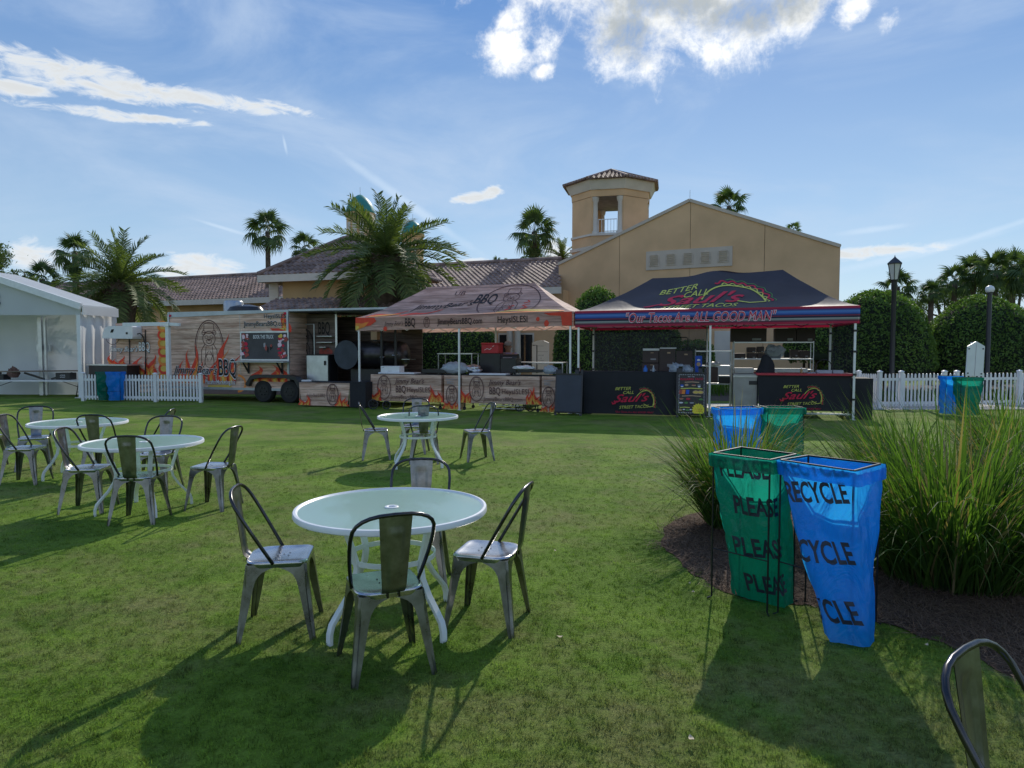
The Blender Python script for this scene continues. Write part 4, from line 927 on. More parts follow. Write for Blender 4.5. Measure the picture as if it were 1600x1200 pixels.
# ------------------------------------------------------------------ palms
palm_leaf = leafmat('palm_leaf', (.04, .075, .03), (.12, .17, .06), .22, .8, .4, .5, .45)
date_leaf = leafmat('date_palm_leaf', (.045, .08, .03), (.16, .20, .07), .22, .5, .4, .5, .45)
trunk_m = pm('palm_trunk', (.13, .10, .075), .95, 0, .3, 5, .9, 12, .1)
def fan_mesh(seed, droop=.5):
    R = random.Random(seed); mb = MB(); pl = .98; mb.tube([(0, 0, 0), (pl*.5, 0, .06), (pl, 0, 0)], .014, 4)
    n = 19
    for i in range(n):
        a = (i/(n-1)-.5)*radians(250); L_ = .86*(1-.25*abs(i/(n-1)-.5)*2)*R.uniform(.9, 1.1); d = Vector((cos(a), sin(a)*.95, 0)); s = Vector((-sin(a), cos(a), 0)); o = Vector((pl, 0, 0))
        w = .05; fold = .05; vs = []
        for t, wk in ((.02, .25), (.35, 1.), (.62, 1.1), (.85, .55), (1.05, .05)):
            z = -droop*max(0, t-.35)**1.6*1.1*R.uniform(.8, 1.4)+.10*t*(1-t)-abs(a)*.05*t
            p = o+d*(L_*t)+ZV*z; vs += [p-s*w*wk, p+ZV*fold*wk*.4, p+s*w*wk]
        fs = [(3*k+j, 3*k+j+1, 3*k+j+4, 3*k+j+3) for k in range(4) for j in (0, 1)]
        mb.add(vs, fs)
    return mb
def frond_mesh(seed, arch=1., n=46):
    R = random.Random(seed); L_ = 1.0; pts = []; p = Vector((0, 0, 0)); th_ = 0.
    m = 14
    for k in range(m+1):
        pts.append(p.copy()); t = k/m; th_ = -arch*t**1.35; p = p+Vector((cos(th_), 0, sin(th_)))*(L_/m)
    mb = MB().tube(pts, [.012*(1-.85*k/m)+.002 for k in range(m+1)], 5)
    for i in range(n):
        t = .10+.9*i/(n-1); k = min(m-1, int(t*m)); f = t*m-k; q = pts[k].lerp(pts[k+1], min(1, f)); tg = (pts[k+1]-pts[k]).normalized()
        ll = .18*(sin(min(1, (t+.12))*pi*.82))**.7*R.uniform(.8, 1.15)+.03
        for s_ in (-1, 1):
            d = (tg*R.uniform(.55, .85)+Vector((0, s_, 0))*R.uniform(.75, 1.)+Vector((-tg.z, 0, tg.x))*R.uniform(.15, .6)).normalized(); e = q+d*ll*.6+ZV*.0; e2 = q+d*ll-ZV*ll*R.uniform(.05, .32)
            w = tg*.011; mb.add([q-w*.6, q+w*.6, e+w, e-w, e2], [(0, 1, 2, 3), (3, 2, 4)])
    return mb
def mkproto(mb, name, mat): 
    me = bpy.data.meshes.new(name); me.from_pydata([tuple(v) for v in mb.v], [], mb.f); me.materials.append(mat); me.update(); return me
FANS = [mkproto(fan_mesh(i, .35+.3*i), 'fan_leaf', palm_leaf) for i in range(4)]
FRONDS = [mkproto(frond_mesh(i, .35+.32*i), 'frond', date_leaf) for i in range(5)]
def palm(kind, label, base, zc, R_, tr, nl, seed, group, lean=.0, skirt=False):
    R = random.Random(seed); t = thing('fan_palm' if kind == 'fan' else 'date_palm', label, 'palm tree', (base.x, base.y, 0), R.uniform(0, 6), group)
    pts = [(lean*k/6*zc*.06, 0, zc*k/6) for k in range(7)]
    if kind == 'fan': prof = [tr*(1.25-.35*k/6) for k in range(7)]
    else: prof = [tr*1.15, tr, tr, tr*1.02, tr*1.1, tr*1.35, tr*1.2]
    mb = MB(); mb.tube(pts, prof, 14); mb.build('trunk', trunk_m, t, smooth=True, world=False)
    if kind != 'fan':  # stubs of cut fronds form the knobbly head
        kb = MB()
        for i in range(60):
            a = R.uniform(0, 6.28); z = zc-R.uniform(.1, 1.1)*R_*.32; r = tr*1.15; n_ = Vector((cos(a), sin(a), 0)); kb.bar(Vector(pts[-1])*0+n_*r*.8+ZV*z+Vector((pts[-1][0], 0, 0)), n_*(r+R_*.06)+ZV*(z+R_*.07)+Vector((pts[-1][0], 0, 0)), R_*.035, R_*.02)
        tag(kb.build('frond_stubs', trunk_m, t, world=False), kind='stuff')
    nl = int(nl*(.62 if kind == 'fan' else .72))
    for i in range(nl):
        k = i/nl; az_ = i*2.399963+R.uniform(-.25, .25)
        if kind == 'fan': nl_ = 0; el = radians(84-128*k**.9+R.uniform(-12, 12)); me = FANS[min(3, int(k*3.2+R.random()*.8))]; sc = R_/1.72*R.uniform(.85, 1.08)
        else: el = radians(86-126*k**.8+R.uniform(-8, 8)); me = FRONDS[min(4, int((1.0+k*2.6 if k > .08 else 0)+R.random()))]; sc = R_*(.88+.30*min(1, k*2.2))*R.uniform(.88, 1.08)
        o = bpy.data.objects.new('fan_leaf' if kind == 'fan' else 'frond', me); COL.objects.link(o); o.parent = t
        o.matrix_basis = Matrix.Translation((pts[-1][0], 0, zc-.04*R_*k)) @ Matrix.Rotation(az_, 4, 'Z') @ Matrix.Rotation(-el, 4, 'Y') @ Matrix.Rotation(R.uniform(-.4, .4), 4, 'X') @ Matrix.Diagonal((sc, sc, sc, 1))
    if skirt:
        for i in range(9):
            a = i*.7; o = bpy.data.objects.new('dead_leaf', FANS[3]); COL.objects.link(o); o.parent = t; sc = R_/1.9
            o.matrix_basis = Matrix.Translation((pts[-1][0], 0, zc-.25*R_)) @ Matrix.Rotation(a, 4, 'Z') @ Matrix.Rotation(radians(72), 4, 'Y') @ Matrix.Diagonal((sc, sc*.6, sc, 1))
    return t
def fanp(label, px, py, rpx, Y, nl=30, seed=1, tr=.16, group='slender fan palms beyond the roofs', skirt=False, lean=0):
    c = P(px, py, Y); return palm('fan', label, Vector((c.x, c.y, 0)), c.z, rpx*Y/F, tr, nl, seed, group, lean, skirt)
fanp('tall slender fan palm standing alone left of the pavilion roof', 418, 362, 36, 45, 36, 3)
fanp('fan palm just above the pavilion roof, right of the tall lone one', 476, 388, 29, 47, 30, 4)
fanp('fan palm left of the tower with a long visible trunk', 835, 362, 39, 46, 38, 5, .2, skirt=True)
fanp('fan palm behind the low date palm on the left', 117, 395, 34, 40, 34, 6, .17, skirt=True)
fanp('bushy low fan palm above the white tent roof', 66, 436, 32, 38, 26, 7)
fanp('fan palm peeking over the right slope of the hall gable', 1139, 322, 33, 52, 34, 8)
fanp('small palm top just above the lower right slope of the hall roof', 1240, 360, 15, 52, 24, 9)
fanp('tiny palm crown poking over the long roof left of centre', 776, 411, 11, 60, 20, 10)
fanp('tiny palm crown poking over the long roof, right of its twin', 790, 413, 10, 62, 18, 11)
fanp('low fan palm right behind the roof beneath the taller palm', 826, 404, 18, 50, 22, 12)
g_r = 'fan palms behind the right hedges'
for i, (px, py, r, Y, lab) in enumerate(((1402, 448, 32, 31, 'fan palm right behind the black lantern post'), (1455, 458, 24, 33, 'small fan palm in the gap between the two round hedges'),
        (1492, 440, 30, 34, 'fan palm above the gap of the hedges, left in the right cluster'), (1522, 425, 32, 35, 'fan palm with upright leaves above the globe lamp'),
        (1556, 424, 36, 33, 'tall fan palm in the middle of the right cluster'), (1584, 420, 34, 35, 'tall fan palm second from the right picture edge'), (1612, 432, 40, 32, 'fan palm cut off by the right picture edge'))):
    fanp(lab, px, py, r, Y, 36, 20+i, .12, g_r)
def datep(label, px, py, rpx, Y, nl, seed, tr, group='feather leaved date palms'):
    c = P(px, py, Y); return palm('date', label, Vector((c.x, c.y, 0)), c.z, rpx*Y/F, tr, nl, seed, group)
datep('large date palm with arching feather leaves in front of the pavilion, centre left', 604, 402, 108, 30.5, 74, 31, .55)
datep('date palm with dark feather leaves behind the white fence and tent on the left', 188, 443, 86, 31, 68, 33, .5)
datep('date palm fronds showing between the hall gable and the tower foot', 878, 404, 34, 47, 40, 34, .3)
datep('low date palm mostly hidden behind the long roof beside the fan palm trunk', 848, 412, 24, 49, 30, 35, .3)

# ------------------------------------------------------------------ hedges and leafy trees
hedge_m = leafmat('hedge_leaf', (.035, .075, .022), (.15, .24, .055), .28, 1.1, .5, .3, .5)
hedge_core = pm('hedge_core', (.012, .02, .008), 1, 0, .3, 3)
bark = pm('bark', (.12, .09, .065), .95, 0, .3, 6, .8, 20)
def leaves(mb, pt_fn, n, sz, R):
    vs = mb.v; fs = mb.f; mi = mb.mi
    for _ in range(n):
        p, nn = pt_fn(); a = Vector((R.gauss(0, 1), R.gauss(0, 1), R.gauss(0, 1))).normalized(); m_ = (nn*.8+a).normalized(); x = m_.orthogonal().normalized(); x.rotate(Matrix.Rotation(R.uniform(0, 6.28), 3, m_)); y = m_.cross(x)
        s = sz*R.uniform(.6, 1.3); o = len(vs); vs += [p-x*s, p+y*s*.45, p+x*s, p-y*s*.45]; fs.append((o, o+1, o+2, o+3)); mi.append(0)
def hedge(label, c, rx, ry, h, n, seed, group, zlow=.25, sz=.055, power=2.2, name='round_hedge', cat='hedge'):
    R = random.Random(seed); t = thing(name, label, cat, (c.x, c.y, 0), 0, group)
    def shell(k=1.):
        while True:
            a = R.uniform(0, 2*pi); v = R.random(); z = zlow+(h-zlow)*v**.8; e = max(0, (z-zlow*1)/(h-zlow)); rr = (1-e**power)**(1/power) if e < 1 else 0
            if e > .75 and R.random() < .3: rr *= sqrt(R.random()); e = (1-rr**power)**(1/power); z = zlow+(h-zlow)*e
            if zlow > .3 and z < zlow+.5: rr *= .75+.25*(z-zlow)/.5
            b = 1+.035*mnoise.noise(Vector((cos(a)*3+seed, sin(a)*3, z*1.2)))+.04*mnoise.noise(Vector((cos(a)*9+seed, sin(a)*9, z*4)))
            p = Vector((c.x+rx*rr*cos(a)*b*k, c.y+ry*rr*sin(a)*b*k, z*b)); nn = Vector((cos(a)*rr, sin(a)*rr, e**2)).normalized()
            return p-nn*abs(R.gauss(0, .06)), nn
    mb = MB(); leaves(mb, shell, n, sz, R); tag(mb.build('foliage', hedge_m, t, fixn=False), kind='stuff')
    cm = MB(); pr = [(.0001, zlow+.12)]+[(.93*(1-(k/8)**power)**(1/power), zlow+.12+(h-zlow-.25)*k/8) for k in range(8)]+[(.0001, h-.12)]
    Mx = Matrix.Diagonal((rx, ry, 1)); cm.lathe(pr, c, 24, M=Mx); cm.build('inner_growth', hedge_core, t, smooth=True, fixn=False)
    for i in range(5): a = R.uniform(0, 6.28); q = Vector((c.x+cos(a)*rx*.35, c.y+sin(a)*ry*.35, 0)); MB().tube([q, q+Vector((R.uniform(-.2, .2), R.uniform(-.2, .2), zlow+.6))], [.06, .04], 6).build('stem', bark, t)
    return t
def hedge_px(label, px, hw, ytop, Y, n, seed, group, ry=None, zlow=.25, **k):
    tp = P(px, ytop, Y); r = hw*Y/F; return hedge(label, Vector((tp.x, Y+(ry or r)*.6, 0)), r, ry or r, tp.z, n, seed, group, zlow, **k)
gh = 'tall clipped round hedges on the right'
hedge_px('tall clipped round hedge right of the taco stall behind the lantern post', 1398, 92, 449, 24.5, 17000, 41, gh, zlow=.55)
hedge_px('tall clipped round hedge at the right picture edge behind the globe lamp', 1572, 92, 460, 24.5, 16000, 42, gh, zlow=.5)
hedge_px('clipped hedge showing above the join of the two stall canopies', 938, 56, 448, 27, 11000, 43, 'clipped hedges behind the stalls', zlow=.3)
hedge_px('dark hedge behind the barbecue stall, left of the red cooler', 700, 78, 505, 29, 9000, 44, 'clipped hedges behind the stalls', ry=1.2, power=5)
hedge_px('dark hedge behind the right part of the barbecue stall', 905, 40, 498, 26.5, 6000, 45, 'clipped hedges behind the stalls', ry=1., power=4)
hedge_px('dark hedge behind the left half of the taco stall', 1010, 62, 500, 27.5, 9000, 46, 'clipped hedges behind the stalls', ry=1.2, power=5)
hedge_px('low hedge with uneven top behind the taco stall boxes', 1085, 38, 532, 28.5, 4500, 47, 'clipped hedges behind the stalls', ry=.8, power=5)
hedge_px('dark shrub seen between the smoker and the date palm trunk', 600, 50, 505, 27.5, 5000, 48, 'clipped hedges behind the stalls', ry=1., power=4)
hedge_px('shrub with open stems right of the taco shelves', 1285, 50, 500, 25.5, 5000, 49, 'clipped hedges behind the stalls', ry=1., power=3, zlow=1.2)
def ltree(label, px, py, rpx, Y, n, seed, group=None, hz_=1.):
    c = P(px, py, Y); r = rpx*Y/F; R = random.Random(seed); t = thing('leafy_tree', label, 'tree', (c.x, c.y, 0), 0, group)
    mb = MB(); mb.tube([(c.x, c.y, 0), (c.x+.1, c.y, c.z*.4), (c.x, c.y, c.z*.75)], [.28, .2, .14], 10); tips = []
    for i in range(14):
        a = R.uniform(0, 6.28); e = R.uniform(-.2, 1.3); q = Vector((c.x, c.y, c.z))+Vector((cos(a)*cos(e), sin(a)*cos(e), sin(e)*hz_))*r*R.uniform(.6, 1.0); s0 = Vector((c.x, c.y, c.z*R.uniform(.5, .75))); m_ = s0.lerp(q, .5)+Vector((0, 0, -.1*r)); mb.tube([s0, m_, q], [.09, .05, .02], 5); tips += [q, m_.lerp(q, .5), m_.lerp(q, .8)]
    mb.build('trunk', bark, t, smooth=True)
    cl = [(q, r*R.uniform(.12, .26)) for q in tips]
    def f():
        q, s = R.choice(cl); d = Vector((R.gauss(0, 1), R.gauss(0, 1), R.gauss(0, .7))); return q+d*s*.6, Vector((0, 0, 1))
    lb = MB(); leaves(lb, f, n, .07, R); tag(lb.build('crown', palm_leaf, t, fixn=False), kind='stuff'); return t
ltree('dark leafy tree at the left picture edge above the tent', -28, 420, 52, 34, 6500, 51)
ltree('low leafy tree above the tent roof next to the fan palm', 36, 448, 28, 36, 2500, 52)
ltree('dark rounded tree merging with the palms at the right picture edge', 1590, 452, 62, 42, 9000, 55, None, .6)
ltree('dark low tree seen through the gap between the two round hedges', 1480, 468, 50, 42, 6000, 56, None, .6)
# low ground plants along the hedge feet
pr_ = random.Random(77); pm_b = MB()
for i in range(5200):
    s_ = pr_.random(); 
    if s_ < .5: p = P(pr_.uniform(1345, 1620), 590, pr_.uniform(22.3, 24.8))
    else: p = P(pr_.uniform(560, 1300), 590, pr_.uniform(25, 27.5))
    p.z = 0; a = pr_.uniform(0, 6.28); h = pr_.uniform(.15, .5)*(1.3 if s_ > .5 else .9); d = Vector((cos(a), sin(a), 0)); w = Vector((-sin(a), cos(a), 0))*.014
    pm_b.add([p-w, p+w, p+d*h*.35+ZV*h*.8+w, p+d*h*.35+ZV*h*.8-w, p+d*h*.8+ZV*h*.75], [(0, 1, 2, 3), (3, 2, 4)])
tag(pm_b.build('border_plants', og, None, fixn=False), 'strappy green border plants at the feet of the hedges', 'ground cover', kind='stuff')

# ------------------------------------------------------------------ street lamps, sign post
def lantern():
    b = P(1394, 560, 23.4); t = thing('street_lamp', 'black lamp post with tapered six sided lantern before the round hedge', 'street lamp', (b.x, b.y, 0)); o = Vector((b.x, b.y, 0))
    zt_ = P(1394, 398, 23.4).z; zb = P(1394, 437, 23.4).z
    MB().lathe([(.2, 0), (.2, .25), (.12, .4), (.085, .6), (.075, zb-.35), (.09, zb-.3), (.09, zb-.1), (.1, zb-.04), (.12, zb)], o, 14).build('post', black_paint, t, smooth=35)
    zc = zb+(zt_-zb)*.62
    MB().lathe([(.12, zb), (.21, zc)], o, 6).build('glass', pm('lamp_glass', (.6, .6, .55), .3, 0, .05), t)
    for k in range(6): a = pi/3*k; u = Vector((cos(a), sin(a), 0)); MB().bar(o+u*.12+ZV*zb, o+u*.215+ZV*zc, .022).build('glazing_bar', black_paint, t)
    MB().lathe([(.25, zc), (.25, zc+.03), (.13, zc+.14), (.06, zc+.2), (.025, zc+.24), (.03, zt_-.1), (.001, zt_)], o, 6).build('cap', black_paint, t)
lantern()
b = P(1543, 560, 23.2); t = thing('street_lamp', 'dark lamp post with small white globe on top at the right', 'street lamp', (b.x, b.y, 0)); zt_ = P(1543, 446, 23.2).z; zb = P(1543, 458, 23.2).z
MB().lathe([(.14, 0), (.14, .3), (.075, .45), (.07, zb), (.12, zb+.02)], (b.x, b.y, 0), 12).build('post', black_paint, t, smooth=35)
MB().lathe([(.07, zb), (.12, zb+.05), (.14, zb+.13), (.11, zb+.21), (.04, zb+.25), (.001, zb+.26)], (b.x, b.y, 0), 16).build('globe', white_plastic, t, smooth=True)
pl = Plane((0, 19.6, 0), (1, -.05, 0)); t = thing('sign_post', 'blank back of a white double board sign with bolted corners behind the far bags', 'sign', pl.pt(1522, 640)); 
q = [pl.pt(*p) for p in ((1509, 587), (1533, 588), (1537, 540), (1523, 534), (1512, 540))]
for a, b2 in ((0, .48), (.52, 1)):
    L0, R0, R1, L1 = pl.uv(1508, 587), pl.uv(1535, 588), pl.uv(1538, 541), pl.uv(1511, 541); tp = pl.uv(1524, 534)
    lp = lambda s, A_, B2: (A_[0]+(B2[0]-A_[0])*s, A_[1]+(B2[1]-A_[1])*s)
    pts = [lp(a, L0, R0), lp(b2, L0, R0), lp(b2, L1, R1)]+([tp] if False else [])+[lp(a, L1, R1)]
    i_ = 3 if a == 0 else 2; pts[2] = (pts[2][0], pts[2][1]+(.13 if a == 0 else 0)); pts[3] = (pts[3][0], pts[3][1]+(0 if a == 0 else .13))
    MB().slab([pl(x, y) for x, y in pts], pl.n*.03).build('board', white_plastic, t)
u0_, v0_ = pl.uv(1522, 560); MB().box(pl(u0_, .95, -.06), (.09, .09, 1.9)).build('post', white_plastic, t)
for (px, py) in ((1513, 545), (1535, 545), (1511, 583), (1532, 584)): MB().lathe([(.0001, 0), (.02, 0), (.02, .012), (.0001, .015)], pl.pt(px, py)+pl.n*.031, 8, M=Matrix.Rotation(pi/2, 4, 'X')).build('bolt', black_metal, t)

# ------------------------------------------------------------------ pop-up canopies
vin_leg = pm('canopy_leg', (.72, .73, .75), .35, .4, .06, 6)
def stripemat():
    m = bpy.data.materials.new('serape_stripes'); nt, N, L, B = nodes_of(m); uv = N.new('ShaderNodeUVMap'); uv.uv_map = 'UV'
    tc = N.new('ShaderNodeSeparateXYZ'); L.new(uv.outputs[0], tc.inputs[0])
    r = N.new('ShaderNodeValToRGB'); r.color_ramp.interpolation = 'LINEAR'; L.new(tc.outputs[1], r.inputs[0]); e = r.color_ramp.elements
    st_ = [(0, (.5, .02, .07)), (.13, (.5, .02, .07)), (.15, (.04, .02, .04)), (.2, (.30, .05, .12)), (.24, (.22, .26, .22)), (.33, (.5, .5, .5)), (.36, (.02, .02, .05)), (.44, (.02, .02, .06)), (.47, (.45, .05, .12)), (.51, (.03, .03, .08)), (.58, (.05, .12, .5)), (.72, (.12, .3, .75)), (.82, (.03, .05, .25)), (.9, (.5, .02, .07)), (1, (.55, .03, .08))]
    e[0].position, e[0].color = 0, st_[0][1]+(1,); e[1].position, e[1].color = 1, st_[-1][1]+(1,)
    for p_, c_ in st_[1:-1]: q_ = e.new(p_); q_.color = c_+(1,)
    L.new(r.outputs[0], B.inputs['Base Color']); B.inputs['Roughness'].default_value = .6
    t = N.new('ShaderNodeBsdfTranslucent'); L.new(r.outputs[0], t.inputs[0]); ms = N.new('ShaderNodeMixShader'); ms.inputs[0].default_value = .25; L.new(B.outputs[0], ms.inputs[1]); L.new(t.outputs[0], ms.inputs[2]); L.new(ms.outputs[0], N['Material Output'].inputs[0]); return m
serape = stripemat()
black_can = cloth('black_canopy_cloth', (.035, .033, .05), .2, .45, .15, 2, .8, 2.2, .5, (.03, .025, .05))
class Canopy:
    def __init__(s, label, FL, FR, back, depth, zl, zr, vh, pL, pR, zpL, zpR, roofmat, valmat, group, liner, midbump=0.):
        FL, FR = Vector((FL[0], FL[1], 0)), Vector((FR[0], FR[1], 0)); s.FL, s.FR = FL, FR; d = (FR-FL); s.W = d.length; s.d = d.normalized(); s.b = Vector((-s.d.y, s.d.x, 0)); s.D = depth
        s.zl, s.zr = zl, zr; s.vh = vh; s.PL = FL+s.d*pL+s.b*depth/2; s.PR = FR-s.d*pR+s.b*depth/2; s.zpL, s.zpR = zpL, zpR; s.pL, s.pR = pL, pR
        t = s.t = thing('pop_up_canopy', label, 'canopy', tuple((FL+FR)/2), 0, group)
        z_at = lambda u: zl+(zr-zl)*u/s.W
        BL, BR = FL+s.b*depth, FR+s.b*depth
        def face(A, B2, zA, zB, T0, T1, zT0, zT1, bump=0., wr=.02):
            def fn(u, v):
                bt = A.lerp(B2, u); tp = T0.lerp(T1, u); zb = zA+(zB-zA)*u; zt2 = zT0+(zT1-zT0)*u+bump*math.exp(-((u-.48)/.13)**2)-(.03*sin(pi*u) if bump else .0)
                p = bt.lerp(tp, v); w_ = mnoise.noise(Vector((p.x*1.3, p.y*1.3, v*2)))*wr*sin(pi*min(1, v))*2
                return Vector((p.x, p.y, zb+(zt2-zb)*v**1.32+w_))
            return fn
        s.front = face(FL, FR, zl, zr, s.PL, s.PR, zpL, zpR, midbump)
        mb = MB(); mb.grid(s.front, 40, 16); mb.grid(face(BR, BL, zr, zl, s.PR, s.PL, zpR, zpL, midbump), 40, 16)
        mb.grid(face(BL, FL, zl, zl, s.PL, s.PL, zpL, zpL), 16, 16); mb.grid(face(FR, BR, zr, zr, s.PR, s.PR, zpR, zpR), 16, 16)
        s.roof = mb.build('roof', roofmat, t, smooth=True, fixn=False)
        vm = []
        for (A, B2, zA, zB, nm) in ((FL, FR, zl, zr, 'valance'), (FR, BR, zr, zr, 'valance'), (BR, BL, zr, zl, 'valance'), (BL, FL, zl, zl, 'valance')):
            o_ = (B2-A).normalized(); n_ = Vector((o_.y, -o_.x, 0))
            mb = MB(); mb.grid(lambda u, v: A.lerp(B2, u)+n_*(.012+.012*sin(u*23)*(1-v)+.01*mnoise.noise(Vector((u*9, v*3, A.x))))+ZV*((zA+(zB-zA)*u)-vh*(1-v)-.0*sin(u*40)), 60, 4)
            o = mb.build(nm, valmat, t, smooth=True, fixn=False)
            uvl = o.data.uv_layers.new(name='UV'); nn = 61
            for lp_ in o.data.loops: vi = lp_.vertex_index; uvl.data[lp_.index].uv = ((vi % nn)/60, (vi//nn)/4)
            vm.append(o)
        s.val = vm[0]; s.backval = vm[2]
        for u in (0.012, .5, .988):
            for v in (0.015, .985):
                q = FL+s.d*s.W*u+s.b*depth*v; zt2 = z_at(u*s.W)-.03
                MB().box(q+ZV*zt2/2, (.05, .05, zt2), atan2(s.d.y, s.d.x)).build('leg', vin_leg, t); MB().box(q+ZV*.004+ZV*.004, (.11, .11, .012), atan2(s.d.y, s.d.x)).build('foot_plate', vin_leg, t)
        for v in (.02, .98):       # scissor truss bars under the eaves
            for k in range(4):
                a_, b_ = FL+s.d*s.W*k/4+s.b*depth*v, FL+s.d*s.W*(k+1)/4+s.b*depth*v; za, zb = z_at(s.W*k/4)-.04, z_at(s.W*(k+1)/4)-.04
                for (z1, z2) in ((0, -.36), (-.36, 0)):
                    MB().bar(a_+ZV*(za+z1)*1, (a_+b_)/2+ZV*((za+zb)/2+(z2 if z1 == 0 else z2)), .025, .018).build('truss_bar', liner, t); MB().bar((a_+b_)/2+ZV*((za+zb)/2+z2), b_+ZV*(zb+z1), .025, .018).build('truss_bar', liner, t)
        for (q, z) in ((s.PL, zpL), (s.PR, zpR)): MB().bar(q+ZV*(zl-.3), q+ZV*(z-.03), .035).build('centre_pole', vin_leg, t)
        # measured surfaces for the printing
        s.vplane = Plane(FL+ZV*(zl-vh), FR+ZV*zr-FL-ZV*zl)
    def slope(s, u, v, off=0.):   # u metres along the eave, v 0..1 up the slope
        w0 = s.pL*v; w1 = s.W-s.pR*v; k = (u-w0)/(w1-w0); e = 1e-3
        p = s.front(k, v); n = (s.front(k+e, v)-p).cross(s.front(k, v+e)-p).normalized()
        return p+n*(off+.006)
D_slope = lambda c: (lambda u, v, off=0.: c.slope(u, max(0.01, min(.985, v/1.75)), off))
jc = Canopy('long barbecue stall canopy printed with wood planks and flames', (-4.57, 20.3), (1.60, 18.2), None, 3.05, 2.63, 2.70, .38, 1.6, 1.5, 3.60, 3.62, wood_c, wood_c, 'pop up stall canopies', vin_leg)
dS = Decal(D_slope(jc)); W = jc.W
dS.put('print_black', textfit("JimmyBear's", W*.29, .30, shear=.5, bold=.012, rot=.07), (W*.385, .60))
dS.put('print_black', textfit('BBQ', W*.10, .5, shear=.3, bold=.012, rot=.06), (W*.575, .80))
dS.put('print_brown', text2d('UB', .2, shear=.1), (W*.43, 1.3))
# half of a bear emblem drawn big on the right
dS.stroke('print_brown', [(.9*cos(a), .92*sin(a)) for a in [radians(-40+260*i/40) for i in range(41)]], .035, (W*.69, .78))
dS.m and None
bear(dS, 'print_brown', W*.69, .75, 1.75, .02, .004, oval=False)
for (a, b2, l, sd) in ((.15, 1.1, .9, 3), (.35, 1.3, .3, 4)):
    dS.stroke('flame_red', [(a+.15*k, .04+.08*sin(k*.9)+.05*k) for k in range(9)], [.08, .14, .16, .14, .11, .09, .08, .06, .03], (.15+.9*(sd-3), 0)); 
dS.stroke('flame_orange', [(.3+.16*k, .05+.035*k) for k in range(7)], [.1, .16, .14, .12, .1, .07, .03], (.1, 0), .006); dS.stroke('flame_yellow', [(.3+.16*k, .06+.035*k) for k in range(6)], [.05, .07, .06, .05, .04, .02], (.1, 0), .008)
dS.stroke('flame_red', [(0, 0), (-.5, .1), (-.9, .12), (-1.3, .2), (-1.1, .42), (-1.25, .55), (-1.05, .62)], [.22, .2, .12, .1, .08, .07, .03], (W-.3, .03)); dS.stroke('flame_yellow', [(0, .02), (-.4, .13), (-.9, .2), (-1.3, .22), (-1.8, .12)], [.3, .2, .14, .08, .03], (W-.4, .02), .006)
dS.stroke('flame_orange', [(0, 0), (-.7, .05), (-1.5, .04), (-2.3, .02)], [.16, .12, .09, .03], (W-.25, .02), .007); dS.stroke('flame_red', [(-1.9, .3), (-1.75, .42), (-1.85, .55), (-1.7, .6)], .07, (W-.1, 0)); dS.stroke('flame_red', [(-1.45, .72), (-1.3, .8), (-1.38, .9)], .05, (W-.1, 0))
dS.build('lettering', jc.roof)
dV = Decal(jc.vplane); o3 = .035
dV.put('print_brown', textfit("Jimmy Bear's", .62, .13, shear=.4), (1.25, .12), o3); dV.put('print_black', textfit('BBQ', .32, .24, bold=.01), (1.78, .09), o3)
bear(dV, 'print_brown', 2.3, .19, .3, .008, o3)
dV.put('print_black', textfit('JimmyBearsBBQ.com', 1.35, .17, bold=.01), (3.3, .12), o3); dV.put('print_black', textfit('HeysISLESI', .85, .18, bold=.01), (4.85, .13), o3)
dV.put('flame_red', ([(0, .38), (.62, .36), (.68, .26), (.5, .14), (.2, .1), (0, .0)], [(5, 4, 3, 2, 1, 0)]), (.01, 0), o3); dV.put('flame_orange', ([(0, .22), (.2, .2), (.45, .25), (.3, .1), (0, .02)], [(4, 3, 2, 1, 0)]), (.01, 0), o3+.003)
dV.put('flame_yellow', ([(0, .14), (.12, .13), (.1, .04), (0, .01)], [(3, 2, 1, 0)]), (.01, 0), o3+.006)
dV.put('flame_red', ([(0, 0), (0, .36), (-.78, .35), (-.62, .28), (-.3, .26), (-.26, 0)], [(0, 1, 2, 3, 4, 5)]), (W-.02, .01), o3); 
for (x, y, r) in ((W-.95, .2, .05), (W-.72, .08, .07), (.98, .03, .06)): dV.blob('flame_red', x, y, r, r*1.2, o3, 8, .2)
dV.build('lettering', jc.val)
sc_ = Canopy('long black taco stall canopy with striped valance', (1.66, 18.18), (8.27, 16.5), None, 3.05, 2.70, 2.745, .42, 1.9, 1.55, 3.66, 3.80, black_can, serape, 'pop up stall canopies', black_metal, .12)
dS = Decal(D_slope(sc_)); W = sc_.W; Hs = 1.25; cx = W*.475
dS.put('print_lime', textfit('BETTER', 1.0, .24, shear=.5, bold=.006, rot=.1), (cx-.62, 1.02)); dS.put('print_lime', textfit('CALL', .62, .24, shear=.5, bold=.006, rot=.1), (cx-.18, .78))
dS.put('print_red', textfit("Saul's", 2.15, .52, shear=.6, bold=.014, rot=.05), (cx-.05, .41), .006); dS.put('print_lime', textfit('STREET TACOS', 1.9, .22, shear=.5, bold=.006, rot=.04), (cx-.1, .13))
dS.stroke('print_red', [(-1.5, .26), (-1.38, .28), (-1.12, .42)], [.04, .09, .05], (cx, 0), .006)
ax, ay = cx+.72, .42
arc = lambda rx, ry, a0, a1, n, w_=0, fr=1.: [((rx+w_*sin(i*fr))*cos(a0+(a1-a0)*i/n), (ry+w_*sin(i*fr))*sin(a0+(a1-a0)*i/n)) for i in range(n+1)]
